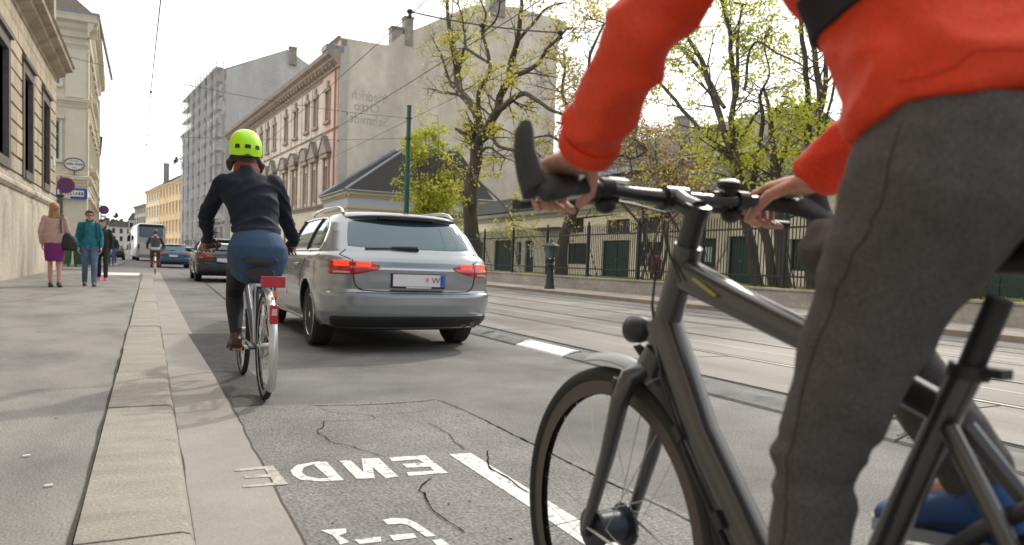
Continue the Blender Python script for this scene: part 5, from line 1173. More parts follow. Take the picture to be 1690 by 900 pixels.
mb = MB(); mb.box(bx-1.0,bx+1.0,by+.0,by+.08,3.16,3.36); mb.build('rear_visor', m_blackpl, t, smooth=0, bevel=.03)
mb = MB(); mb.box(bx-.38,bx+.38,by+.015,by+.06,1.72,1.86); mb.build('badge_strip', mat('grey_badge', (.35,.36,.37), .5), t, smooth=0)
mb = MB(); mb.prism([(bx-1.02,by+.06,.62),(bx+1.02,by+.06,.62),(bx+1.02,by+.06,1.6),(bx-1.02,by+.06,1.6)], (0,-.045,0)); mb.build('engine_hatch', m_white, t, smooth=0, bevel=.02)
for s in (-1,1):
    mb = MB(); mb.box(bx+s*1.03-.07,bx+s*1.03+.07,by+.0,by+.12,1.15,1.55); mb.build('tail_light', m_lensd, t, smooth=0, bevel=.02)
    mb = MB(); mb.box(bx+s*1.201-.01,bx+s*1.201+.01,by+.8,by+11.2,2.0,3.0); mb.build('side_window', m_carglass, t, smooth=0)
    for y in (2.6, 9.2): 
        mb = MB(); mb.lathe([(.30,-.14),(.48,-.14),(.48,.14),(.30,.14),(.001,.10)], (bx+s*1.02,by+y,.48), (s,0,0), 24); mb.build('wheel', m_tyre, t)
mb = MB(); mb.box(bx-1.08,bx+1.08,by-.03,by+.3,.32,.62); mb.build('bumper', mat('grey_bumper', (.25,.25,.25), .5), t, smooth=0, bevel=.04)
mb = MB(); mb.box(bx-1.5,bx-1.25,by+11.4,by+11.55,1.9,2.5); mb.tube([(bx-1.1,by+11.5,2.8),(bx-1.37,by+11.5,2.5)], .03, 6); mb.build('wing_mirror', m_blackpl, t, smooth=0)

t.rotation_euler.z = math.radians(3.5)
# ---------------------------------------------------------------- bicycles
m_frame1 = mat('blue_grey_frame', (.06,.085,.13), .3, .3, coat=.5)
m_frame2 = mat('graphite_frame', (.060,.060,.062), .34, .55, nscale=4, namt=.12, coat=.9); m_frame2.node_tree.nodes['Principled BSDF'].inputs['Coat Roughness'].default_value = .18
m_alu = mat('brushed_alu', (.62,.62,.63), .3, .9)
m_steelc = mat('chain_steel', (.25,.24,.23), .4, .9)
m_fender = mat('silver_fender', (.60,.61,.62), .28, .85)
m_reflect = mat('red_reflector', (.38,.012,.03), .3, coat=.6)
m_orange = mat('orange_reflector', (.75,.20,.01), .3, coat=.6)
m_white = mat('white_reflector', (.8,.8,.78), .3)
m_black = m_blackpl
m_grip = mat('grip_rubber', (.028,.028,.030), .75, nscale=60, namt=.3, bump=.4)
def bike_wheel(root, hub, R, tr, rimm, spokes=32, hubr=.03, hubm=None, hubw=.055, ax=V(1,0,0), reflect=()):
    hub = Vector(hub); mb = MB(); mb.lathe([(R-tr*2.2-.022,-.009),(R-tr*1.5,-.012),(R-tr*1.2,-.011),(R-tr*1.2,.011),(R-tr*1.5,.012),(R-tr*2.2-.022,.009)], hub, ax, 56, cap=False)
    rim = mb.build('wheel', rimm, root, smooth=50)
    MB().torus(hub, ax, R-tr, tr, 64, 12, squash=1.0).build('tyre', m_tyre, rim, smooth=60)
    mb = MB(); a0 = ax.orthogonal().normalized(); b0 = ax.cross(a0)
    for i in range(spokes):
        t = 2*PI*i/spokes; s = 1 if i % 2 else -1; tw = .28*(1 if (i//2) % 2 else -1); d0 = a0*math.cos(t+tw*3)+b0*math.sin(t+tw*3); d1 = a0*math.cos(t)+b0*math.sin(t)
        mb.tube([hub+ax*s*hubw*.55+d0*hubr*.85, hub+d1*(R-tr*2.2-.02)], .0011, 4, cap=False)
    mb.build('spokes', m_alu, rim)
    mb = MB(); mb.lathe([(.012,-hubw*.9),(.014,-hubw*.7),(hubr,-hubw*.6),(hubr,-hubw*.5),(hubr*.7,-hubw*.45),(hubr*.7,hubw*.45),(hubr,hubw*.5),(hubr,hubw*.6),(.014,hubw*.7),(.012,hubw*.9)], hub, ax, 24); mb.build('hub', hubm or m_alu, rim, smooth=40)
    for t, m in reflect:
        d = a0*math.cos(t)+b0*math.sin(t); e = ax.cross(d); mb = MB(); mb.obox(hub+d*(R*.72), e*.02, d*.05, ax*.006); mb.build('reflector', m, rim, smooth=0)
    return rim
def fender(root, hub, R, a0, a1, m, w=.026, name='fender'):
    hub = Vector(hub); rr_ = []
    for i in range(33):
        t = a0+(a1-a0)*i/32; d = V(0,math.cos(t),math.sin(t)); ring = []
        for k in range(9): q = -1+2*k/8; ring.append(hub+d*(R+.012-.016*q*q)+V(w*q,0,0))
        for k in range(9): q = 1-2*k/8; ring.append(hub+d*(R+.009-.016*q*q)+V(w*.94*q,0,0))
        rr_.append(ring)
    return MB().loft(rr_).build(name, m, root, smooth=40)
def pedal(root, p, m):
    p = Vector(p); mb = MB(); mb.obox(p, (.045,0,0), (0,.04,0), (0,0,.012)); pd = mb.build('pedal', m_black, root, smooth=0, bevel=.004)
    for s in (-1,1): MB().obox(p+V(0,s*.042,0), (.03,0,0), (0,.003,0), (0,0,.008)).build('reflector', m, pd, smooth=0)

# --- city bicycle of the helmeted cyclist
RH, FH, BB = V(.67,4.83,.345), V(.655,5.90,.345), V(.664,5.28,.29)
t = thing('bicycle', 'silver mudguarded city bicycle with red rear reflector under the helmeted cyclist', 'bicycle', (.665,5.3,0))
for h, rf in ((RH, ((2.3,m_orange),(.3,m_white))), (FH, ((1.9,m_orange),(3.9,m_white)))):
    bike_wheel(t, h, .345, .019, m_alu, 32, reflect=rf)
ST = V(.648,5.07,.80); HT, HB = V(.652,5.66,.86), V(.653,5.71,.68)
mb = MB(); mb.tube([BB, ST], .017, 12); mb.tube([HB.lerp(HT,.1), BB], .02, 12); mb.tube([HT.lerp(HB,.15), BB.lerp(ST,.62)], .017, 12); mb.tube([HT+V(0,-.008,.03), HB+V(0,.006,-.02)], .023, 12)
for s in (-1,1):
    mb.tube([BB+V(s*.03,-.02,0), BB+V(s*.05,-.15,.02), RH+V(s*.06,.0,0)], .011, 8); mb.tube([ST.lerp(BB,.15)+V(s*.012,0,0), RH.lerp(ST,.5)+V(s*.05,0,0), RH+V(s*.062,0,0)], .009, 8)
mb.cyl(BB+V(-.04,0,0), BB+V(.04,0,0), .024, n=14); mb.build('frame', m_frame1, t)
mb = MB()
for s in (-1,1): mb.tube([HB+V(s*.045,.0,-.05), HB.lerp(FH,.5)+V(s*.052,-.012,0), FH+V(s*.055,0,0)], [.014,.013,.010], 8)
mb.tube([HB+V(-.05,0,-.05), HB+V(0,0,-.02), HB+V(.05,0,-.05)], .016, 8); mb.build('fork', m_frame1, t)
fender(t, RH, .365, math.radians(60), math.radians(222), m_fender); fender(t, FH, .365, math.radians(20), math.radians(150), m_fender)
mb = MB()
for s in (-1,1):
    mb.tube([RH+V(s*.065,.0,.02), V(.655+s*.065,4.90,.735)], .005, 6); mb.tube([RH+V(s*.065,.0,.02), V(.655+s*.065,4.70,.735)], .005, 6); mb.tube([V(.655+s*.065,5.04,.735), V(.655+s*.065,4.66,.735), V(.655+s*.03,4.62,.735)], .006, 6)
    mb.tube([RH+V(s*.045,0,0), RH+V(s*.03,-.375*math.cos(.9),.375*math.sin(.9)-.08)], .003, 5)
for y in (5.0,4.9,4.8,4.7): mb.tube([V(.59,y,.735), V(.72,y,.735)], .005, 6)
mb.build('rack', m_alu, t)
MB().box(.61,.755,4.612,4.63,.725,.795).build('rear_reflector', m_reflect, t, smooth=0, bevel=.006)
c = RH+V(0,-.39*math.cos(math.radians(38)),.39*math.sin(math.radians(38)))
mb = MB(); mb.obox(c+V(.002,-.02,-.015), (.026,0,0), (0,.018,0), (0,-.004,.058)); rl = mb.build('rear_lamp', m_lens, t, smooth=0, bevel=.01)
mb = MB(); mb.obox(c+V(.002,-.042,.0), (.015,0,0), (0,.002,0), (0,-.002,.02)); mb.build('lamp_inset', m_clear, rl, smooth=0)
MB().obox(V(.70,4.64,.685), (.014,0,0), (0,.01,0), (0,0,.02)).build('side_lamp', m_orange, t, smooth=0, bevel=.005)
# saddle, post, bag under it
mb = MB(); mb.rings([((.648,4.90,.88),(.02,0,0),(0,0,.012)),((.648,4.905,.885),(.105,0,0),(0,0,.026)),((.648,4.96,.888),(.118,0,0),(0,0,.030)),((.648,5.03,.888),(.085,0,0),(0,0,.026)),((.648,5.12,.888),(.035,0,0),(0,0,.02)),((.648,5.19,.882),(.022,0,0),(0,0,.016)),((.648,5.21,.875),(.004,0,0),(0,0,.006))], 16); mb.build('saddle', m_black, t, smooth=60)
mb = MB(); mb.tube([ST-V(0,0,.05), V(.648,5.04,.865)], .0135, 10); mb.build('seat_post', m_alu, t)
mb = MB(); mb.rings([((.648,4.91,.80),(.085,0,0),(0,0,.045)),((.648,4.92,.80),(.09,0,0),(0,0,.05)),((.648,4.99,.81),(.08,0,0),(0,0,.045)),((.648,5.03,.82),(.05,0,0),(0,0,.03))], 14); mb.build('saddle_bag', mat('black_nylon', (.02,.022,.028), .7), t, smooth=60)
mb = MB(); mb.tube([V(.37,5.58,.965),V(.46,5.62,.985),V(.56,5.68,.985),V(.655,5.69,.975),V(.76,5.68,.985),V(.87,5.62,.985),V(.955,5.58,.965)], .012, 10); mb.build('handlebar', m_alu, t)
mb = MB(); mb.tube([HT, HT+V(-.001,-.02,.09), V(.655,5.69,.975)], .014, 10); mb.build('stem', m_alu, t)
for a, b in (((.365,5.575,.964),(.46,5.62,.985)),((.96,5.575,.964),(.865,5.62,.985))): MB().cyl(a, b, .017, n=12).build('grip', m_grip, t)
for s in (-1,1): MB().tube([V(.66+s*.19,5.66,.975),V(.66+s*.24,5.70,.95),V(.66+s*.29,5.68,.94)], .007, 6).build('brake_lever', m_alu, t)
mb = MB(); mb.lathe([(.085,-.003),(.092,-.003),(.092,.003),(.085,.003)], BB+V(.045,0,0), (1,0,0), 30); mb.tube([BB+V(.047,0,.09), RH+V(.047,0,.03)], .005, 5); mb.tube([BB+V(.047,0,-.09), RH+V(.047,0,-.03)], .005, 5); mb.build('chainring', m_steelc, t)
ca = V(0,.168,-.01)
for s, m in ((-1,m_orange),(1,m_orange)):
    e = BB+V(s*.07,0,0)+ca*(1 if s > 0 else -1); MB().tube([BB+V(s*.06,0,0), e], [.013,.010], 8).build('crank', m_alu, t); pedal(t, e+V(s*.065,0,0), m)
MB().tube([RH+V(-.06,.12,-.02), RH+V(-.10,.20,.02), RH+V(-.11,.32,.03)], .008, 6).build('kickstand', m_alu, t)
mb = MB(); mb.tube([V(.655,5.74,.98),V(.70,5.80,.92),V(.66,5.74,.82),V(.656,5.68,.76)], .0025, 5); mb.build('cable', m_black, t)

# --- far cyclist's bicycle, simpler but with the same main parts
def simple_bike(root, x, y):
    r_, f_ = V(x,y-.52,.34), V(x,y+.53,.34); bb, st, ht, hb = V(x,y-.07,.29), V(x,y-.25,.82), V(x,y+.33,.86), V(x,y+.37,.68)
    for h in (r_, f_): bike_wheel(root, h, .34, .019, m_alu, 20)
    mb = MB(); mb.tube([bb,st],.018,8); mb.tube([hb,bb],.02,8); mb.tube([ht,st.lerp(bb,.15)],.018,8); mb.tube([ht,hb],.022,8)
    for s in (-1,1): mb.tube([bb,r_+V(s*.06,0,0)],.011,6); mb.tube([st,r_+V(s*.06,0,0)],.010,6); mb.tube([hb,f_+V(s*.055,0,0)],.013,6)
    mb.build('frame', m_frame2, root)
    mb = MB(); mb.rings([((x,y-.36,.92),(.09,0,0),(0,0,.03)),((x,y-.28,.925),(.09,0,0),(0,0,.03)),((x,y-.08,.915),(.025,0,0),(0,0,.02))], 12); mb.build('saddle', m_black, root, smooth=60)
    mb = MB(); mb.tube([ht,ht+V(0,.0,.13)],.013,8); mb.tube([V(x-.3,y+.25,1.02),V(x-.15,y+.33,1.03),V(x+.15,y+.33,1.03),V(x+.3,y+.25,1.02)],.014,8); mb.build('handlebar', m_black, root)
    fender(root, r_, .36, math.radians(70), math.radians(200), mat('white_fender', (.7,.7,.7), .4))
    MB().obox((x,y-.86,.50), (.03,0,0), (0,.015,0), (0,0,.05)).build('rear_lamp', m_reflect, root, smooth=0)
    for s in (-1,1):
        e = bb+V(s*.07,s*.16,.0); MB().tube([bb+V(s*.06,0,0), e], .011, 6).build('crank', m_steelc, root); MB().obox(e+V(s*.06,0,0), (.045,0,0), (0,.035,0), (0,0,.012)).build('pedal', m_black, root, smooth=0)
t = thing('bicycle', 'dark bicycle with white rear mudguard ridden by the far cyclist behind the coach', 'bicycle', (.25,33,0)); simple_bike(t, .25, 33.3)

# --- foreground bicycle
x0 = .91; FHb, RHb, BBb = V(x0,1.30,.352), V(x0,.255,.352), V(x0,.725,.325)
t = thing('bicycle', 'graphite trekking bicycle with wide flat handlebar and winged grips in the foreground', 'bicycle', (x0,.8,0))
m_dkrim = mat('dark_rim', (.10,.085,.075), .45, .5)
bike_wheel(t, FHb, .352, .018, m_dkrim, 28, hubr=.048, hubm=mat('blue_black_hub', (.03,.037,.05), .4, .5), hubw=.075); bike_wheel(t, RHb, .352, .018, m_dkrim, 28, hubr=.035, hubm=m_black)
ht, hb, cr = V(x0,1.085,.955), V(x0,1.150,.775), V(x0,1.178,.715)
sc_, = (V(x0,.565,.765),)
mb = MB()
def otube(mb, pts, r, flat, n=16): mb.tube(pts, r, n, flat=flat, up=(0,0,1))
mb.tube([ht+V(0,-.004,.012), ht.lerp(hb,.5), hb], [.027,.026,.029], 18)
mb.tube([ht+V(0,-.01,-.045), V(x0,.93,.865), V(x0,.76,.815), sc_+V(0,.01,-.01)], [.030,.026,.023,.02], 24, flat=.86, sq=.62)
mb.tube([hb+V(0,-.004,.045), V(x0,1.02,.62), V(x0,.85,.43), BBb+V(0,.01,.005)], [.034,.033,.033,.035], 24, flat=.9, sq=.72)
mb.tube([BBb, sc_, sc_+V(0,-.02,.05)], [.022,.0195,.0195], 14)
mb.cyl(BBb+V(-.045,0,0), BBb+V(.045,0,0), .028, n=18)
for s in (-1,1):
    mb.tube([BBb+V(s*.025,-.02,0), V(x0+s*.055,.58,.315), RHb+V(s*.066,0,0)], [.017,.014,.011], 10, flat=.8); mb.tube([sc_+V(s*.018,-.01,-.03), V(x0+s*.05,.44,.60), RHb+V(s*.066,0,0)], [.0125,.011,.010], 10)
fr = mb.build('frame', m_frame2, t, smooth=50)
mb = MB(); mb.tube([V(x0-.0265,1.03,.905), V(x0-.0272,.97,.877)], [.003,.0025], 8, flat=2.2); mb.build('yellow_decal', mat('yellow_decal', (.28,.25,.03), .4), t)
mb = MB()
mb.tube([hb+V(0,.003,-.012), cr+V(0,0,.01), cr+V(0,.004,-.012)], [.027,.030,.030], 14)
for s in (-1,1): mb.tube([cr+V(s*.012,.002,0), cr+V(s*.046,.008,-.012), cr+V(s*.056,.022,-.06), V(x0+s*.058,1.235,.53), FHb+V(s*.058,-.004,.02), FHb+V(s*.058,0,0)], [.022,.021,.0195,.016,.0125,.011], 14, flat=1.0)
mb.build('fork', m_frame2, t, smooth=50)
fender(t, FHb, .372, math.radians(76), math.radians(113), mat('dull_silver', (.30,.30,.30), .35, .7), .024); fender(t, FHb, .372, math.radians(113.5), math.radians(196), m_black, .027, 'mudguard')
fender(t, RHb, .372, math.radians(10), math.radians(200), m_black, .027, 'mudguard')
mb = MB()
for s in (-1,1): mb.tube([FHb+V(s*.064,-.006,.012), FHb+V(s*.028,-.372*math.cos(.18)*.99,-.03)], .0028, 6)
mb.build('mudguard_stay', m_alu, t)
mb = MB(); mb.tube([V(x0-.018,1.16,.85), V(x0-.034,1.10,.715), V(x0-.0345,1.02,.585), V(x0-.0345,.86,.40), V(x0-.03,.75,.30)], .0032, 8); mb.build('down_tube_cable', m_black, t)
for q in (V(x0-.0345,1.045,.62), V(x0-.0345,.93,.495)): MB().obox(q, (.004,0,0), (0,.010,.012), (0,-.006,.005)).build('cable_clip', m_black, t, smooth=0)
for s in (-1,1):
    for z_ in (-.008,.010): MB().cyl(V(x0+s*.015,1.1305+.024,1.058+z_), V(x0+s*.015,1.1305+.029,1.058+z_), .0035, n=8).build('stem_bolt', m_alu, t)
for q in (.30,.47): p_ = V(x0,.995,.585).lerp(BBb, q)+V(0,.018,.022); MB().cyl(p_, p_+V(0,.004,.006), .006, n=10).build('bottle_boss', m_steelc, t)
# brake at the crown
mb = MB()
for s in (-1,1): mb.tube([cr+V(s*.045,.05,-.02), cr+V(s*.045,.06,-.07), cr+V(s*.03,.05,-.09)], [.009,.008,.006], 8); mb.obox(cr+V(s*.02,.072,-.045), (.012,0,0), (0,.02,.006), (0,-.002,.009))
mb.build('rim_brake', m_black, t)
# head lamp on its bracket
mb = MB(); lp = V(x0,1.225,.795)
mb.lathe([(.012,-.034),(.022,-.026),(.028,-.006),(.029,.018),(.026,.022),(.001,.024)], lp, (0,1,-.08), 22); hl = mb.build('head_lamp', m_black, t, smooth=40)
MB().lathe([(.025,.0225),(.02,.026),(.001,.028)], lp, (0,1,-.08), 20).build('lens', mat('headlight_glass', (.7,.72,.75), .1, coat=1), hl)
mb = MB(); mb.tube([cr+V(0,.02,.02), cr+V(0,.055,.045), lp+V(0,-.02,-.04), lp+V(0,-.005,-.035)], .006, 8); mb.build('lamp_bracket', m_black, t)
# stem, bar, grips
bar = V(x0,1.13,1.058)
mb = MB(); mb.cyl(ht+V(0,.0,.012), V(x0,1.062,1.035), .021, n=18); mb.cyl(V(x0,1.066,1.022),V(x0,1.058,1.042),.024,n=18); mb.tube([V(x0,1.062,1.03), V(x0,1.10,1.046), bar+V(0,-.004,0)], [.022,.019,.021], 16, flat=1.05); mb.cyl(bar+V(-.026,0,0), bar+V(.026,0,0), .0235, n=20); mb.build('stem', mat('satin_black', (.035,.036,.04), .3, .4, coat=.3), t, smooth=45)
mb = MB(); mb.tube([bar+V(-.33,-.045,.006), bar+V(-.2,-.016,.008), bar+V(-.1,.0,.003), bar+V(-.03,0,0), bar+V(.03,0,0), bar+V(.1,0,.003), bar+V(.2,-.016,.008), bar+V(.33,-.045,.006)], [.0115,.0115,.0125,.0155,.0155,.0125,.0115,.0115], 16); mb.build('handlebar', mat('satin_black', (.035,.036,.04), .3), t)
for s in (-1,1):
    a, b = bar+V(s*.335,-.046,.006), bar+V(s*.205,-.017,.008); u = (a-b).normalized()
    mb = MB(); mb.rings([(b,(0,.016,0),(0,0,.016)),(b+u*.02,(0,.0175,0),(0,0,.0175)),(b+u*.06+V(0,-.008,-.006),(0,.026,.012),(0,-.004,.014)),(b+u*.10+V(0,-.014,-.010),(0,.034,.022),(0,-.006,.013)),(a+V(0,-.016,-.012),(0,.037,.026),(0,-.006,.013)),(a+u*.006+V(0,-.016,-.012),(0,.026,.018),(0,-.004,.009))], 20)
    g = mb.build('grip', m_grip, t, smooth=60)
    c_ = a+u*.002
    mb = MB(); mb.tube([c_+V(0,-.012,-.022), c_+V(s*.004,.004,.010), c_+V(s*.006,.020,.045), c_+V(s*.004,.028,.082), c_+V(0,.031,.098)], [.027,.026,.023,.020,.012], 14, flat=.72); mb.build('bar_end', m_grip, g, smooth=60)
    mb = MB(); q = bar+V(s*.165,-.006,.008)
    mb.cyl(q+V(-s*.014,0,0), q+V(s*.014,0,0), .019, n=16); mb.obox(q+V(-s*.012,.022,-.014), (.026,0,0), (0,.016,0), (0,-.003,.012)); mb.obox(q+V(-s*.03,.012,.006), (.024,0,0), (0,.013,.004), (0,0,.008)); mb.ell(q+V(-s*.012,.014,-.03),.022,.018,.016,12,8); mb.build('shifter', m_black, t, smooth=40)
    mb = MB(); mb.obox(q+V(-s*.034,.006,.018), (.019,0,0), (0,.009,.003), (0,0,.0025)); mb.build('gear_window', m_alu, t, smooth=0, bevel=.002)
    mb = MB(); mb.tube([q+V(-s*.002,.034,-.016), q+V(s*.05,.052,-.028), q+V(s*.11,.046,-.036), q+V(s*.165,.030,-.040)], [.009,.0075,.0072,.0095], 10, flat=1.3); mb.build('brake_lever', m_black, t)
    mb = MB(); mb.tube([q+V(-s*.03,.03,-.014), q+V(-s*.09,.07,-.02), q+V(-s*.14,.07,-.06), V(x0+s*.02,1.15,.93), V(x0+s*.018,1.16,.85)], .0026, 6); mb.tube([q+V(-s*.04,.02,-.02), q+V(-s*.10,.04,-.022), V(x0-s*.01,1.155,1.03), V(x0-s*.03,1.10,.95), V(x0-s*.032,1.06,.90)], .0024, 6); mb.build('cable', m_black, t)
# small lamp / bell on the right of the bar
mb = MB(); q = bar+V(.135,0,.02); mb.cyl(q+V(0,0,-.03), q+V(0,0,.02), .012, n=12); mb.lathe([(.015,0),(.018,.006),(.018,.016),(.023,.019),(.024,.028),(.018,.033),(.001,.035)], q+V(0,0,-.006), (0,-.1,1), 18); mb.build('bell', m_black, t, smooth=40)
MB().lathe([(.0225,.0290),(.018,.0338),(.001,.036)], q+V(0,0,-.006), (0,-.1,1), 18).build('bell_cap', m_alu, t, smooth=60)
# saddle and post
mb = MB(); mb.tube([sc_+V(0,-.018,.04), V(x0,.515,.90)], .0155, 14); mb.build('seat_post', m_black, t)
mb = MB(); mb.cyl(sc_+V(0,-.018,.035), sc_+V(0,-.02,.052), .024, n=16); mb.obox(sc_+V(0,-.05,.045), (.012,0,0), (0,.014,0), (0,0,.006)); mb.build('seat_clamp', m_black, t)
mb = MB(); mb.rings([((x0,.33,.945),(.03,0,0),(0,0,.012)),((x0,.335,.948),(.07,0,0),(0,0,.022)),((x0,.39,.952),(.078,0,0),(0,0,.026)),((x0,.46,.95),(.05,0,0),(0,0,.024)),((x0,.54,.948),(.024,0,0),(0,0,.019)),((x0,.605,.938),(.017,0,0),(0,0,.014)),((x0,.615,.934),(.004,0,0),(0,0,.005))], 16); mb.build('saddle', m_black, t, smooth=60)
# drivetrain (right side) and cranks
mb = MB(); mb.lathe([(.085,-.002),(.094,-.002),(.094,.002),(.085,.002)], BBb+V(.05,0,0), (1,0,0), 36)
for k in range(5): a = 2*PI*k/5; mb.tube([BBb+V(.05,0,0), BBb+V(.05,.088*math.cos(a),.088*math.sin(a))], .007, 6)
mb.tube([BBb+V(.05,.0,.092), RHb+V(.05,0,.035)], .005, 6); mb.tube([BBb+V(.05,.0,-.092), RHb+V(.05,.0,-.035)], .005, 6); mb.build('chainring', m_steelc, t)
cra = V(0,-.045,.168)
for s in (-1,1):
    e = BBb+V(s*.075,0,0)+cra*s; MB().tube([BBb+V(s*.065,0,0), e], [.016,.012], 10, flat=.7).build('crank', m_black, t); pedal(t, e+V(s*.07,0,0), m_orange)
# ---------------------------------------------------------------- people
m_skin = mat('skin', (.61,.36,.27), .5, nscale=38, col2=(.52,.255,.19), n2=(120,.08), bump=.25, bscale=140); m_skin.node_tree.nodes['Principled BSDF'].inputs['Subsurface Weight'].default_value = .12; m_skin.node_tree.nodes['Principled BSDF'].inputs['Subsurface Radius'].default_value = (.012,.004,.002)
def folds(amp, sc, stretch=(1,1,1), seed=0, extra=None):
    st = Vector(stretch)
    def f(p, n):
        q = V(p.x*st.x, p.y*st.y, p.z*st.z)*sc+V(seed,seed*2,seed*3)
        a = noise.noise(q); b = noise.noise(q*2.3+V(4,4,4)); r = 1-abs(a)*2
        return amp*(.55*a+.45*max(0,r)**2-.2+.25*b)
    return f
def limb(mb, pts, rs, n=14): mb.tube(pts, rs, n); [mb.ell(p, r*.99, n=12, k=8) for p, r in zip(pts, rs)]
def head_mb(c, f, s=1.0):
    """c: head centre, f: facing direction (horizontal)"""
    f = Vector(f).normalized(); r = f.cross(Z); c = Vector(c); mb = MB(); ax = (r, f, Z)
    mb.ell(c+V(0,0,.02)*s, .075*s,.095*s,.100*s,18,12,ax=ax); mb.ell(c+f*.022*s-V(0,0,.045)*s, .058*s,.068*s,.075*s,16,10,ax=ax)
    mb.ell(c+f*.060*s-V(0,0,.088)*s, .028*s,.026*s,.024*s,12,8,ax=ax)      # chin
    mb.tube([c+f*.086*s+V(0,0,.018)*s, c+f*.106*s-V(0,0,.022)*s, c+f*.094*s-V(0,0,.030)*s], [.009*s,.013*s,.012*s], 8)
    mb.tube([c+f*.088*s-r*.022*s-V(0,0,.055)*s, c+f*.096*s-V(0,0,.054)*s, c+f*.088*s+r*.022*s-V(0,0,.055)*s], [.006*s,.009*s,.006*s], 8)
    for q in (-1,1):
        mb.ell(c+r*q*.074*s-f*.005*s, .012*s,.022*s,.032*s,10,7,ax=ax); mb.tube([c+f*.088*s+r*q*.012*s+V(0,0,.028)*s, c+f*.084*s+r*q*.045*s+V(0,0,.030)*s], .009*s, 6)
    return mb
def face_marks(parent, c, f, s=1.0):
    f = Vector(f).normalized(); r = f.cross(Z); c = Vector(c); mb = MB()
    for q in (-1,1): mb.ell(c+f*.086*s+r*q*.030*s+V(0,0,.010)*s, .011*s,.008*s,.007*s,10,6,ax=(r,f,Z))
    mb.build('eyes', mat('eye_dark', (.05,.04,.035), .25), parent)
    mb = MB(); mb.tube([c+f*.093*s-r*.019*s-V(0,0,.055)*s, c+f*.1035*s-V(0,0,.055)*s, c+f*.093*s+r*.019*s-V(0,0,.055)*s], [.003*s,.0055*s,.003*s], 6); mb.build('lips', mat('lip_colour', (.40,.14,.12), .5), parent)
GRIP = [(.012,.036),(.038,.018),(.036,-.014),(.010,-.030)]
def hand_mb(wrist, f, side, up, kind='relaxed', s=1.0, voxel=.0036):
    """side: unit vector towards the thumb. f: finger direction. local (f, side, up)."""
    f, side, up, w = Vector(f).normalized(), Vector(side).normalized(), Vector(up).normalized(), Vector(wrist)
    P = lambda a, b, c: w+(f*a+side*b+up*c)*s
    mb = MB()
    if kind == 'grip':          # bar axis 0.075 ahead of the wrist and .05 lower
        B = lambda a, c: (a+.078, c-.040)
        mb.rings([(P(-.05,0,0),side*.030*s,up*.023*s),(P(0,0,0),side*.030*s,up*.021*s),(P(.03,.0,.002),side*.038*s,up*.020*s),(P(.062,0,.002),side*.044*s,up*.018*s),(P(.088,0,-.006),side*.043*s,up*.0145*s)], 16)
        for i, (b, r, l) in enumerate(((.034,.0092,1.0),(.0118,.0096,1.08),(-.0110,.0092,1.02),(-.0325,.0079,.88))):
            ch = [B(a*(.9+.1*l), c) for a, c in GRIP]; ch = [ch[0], (ch[1][0]+.008*(l-1)*4, ch[1][1]), ch[2], (ch[3][0]-.006*(l-.9)*5, ch[3][1])]
            pts = [P(.072,b*.95,-.004)]+[P(a,b+(.002 if i == 0 else 0),c) for a, c in ch]; rs = [r*1.0*s, r*1.03*s, r*.98*s, r*.90*s, r*.78*s]
            limb(mb, pts, rs, 10)
        limb(mb, [P(.010,.028,-.006), P(.038,.050,-.018), P(.064,.060,-.040), P(.090,.055,-.056)], [.0135*s,.0125*s,.0112*s,.009*s], 10)
    else:
        mb.rings([(P(-.05,0,0),side*.027*s,up*.02*s),(P(0,0,0),side*.028*s,up*.018*s),(P(.04,0,.002),side*.040*s,up*.016*s),(P(.085,0,0),side*.040*s,up*.012*s)], 14)
        for b, r, l in ((.031,.0088,.070),(.010,.0092,.078),(-.011,.0088,.072),(-.031,.0075,.056)):
            limb(mb, [P(.08,b*.95,0), P(.085+l*.45,b,-.010), P(.085+l*.78,b,-.028), P(.085+l*.92,b,-.048)], [r*s,r*s,r*.92*s,r*.8*s], 8)
        limb(mb, [P(.012,.026,-.004), P(.045,.052,-.016), P(.080,.056,-.030)], [.0125*s,.0112*s,.009*s], 8)
    return fuse(mb, voxel, 3)
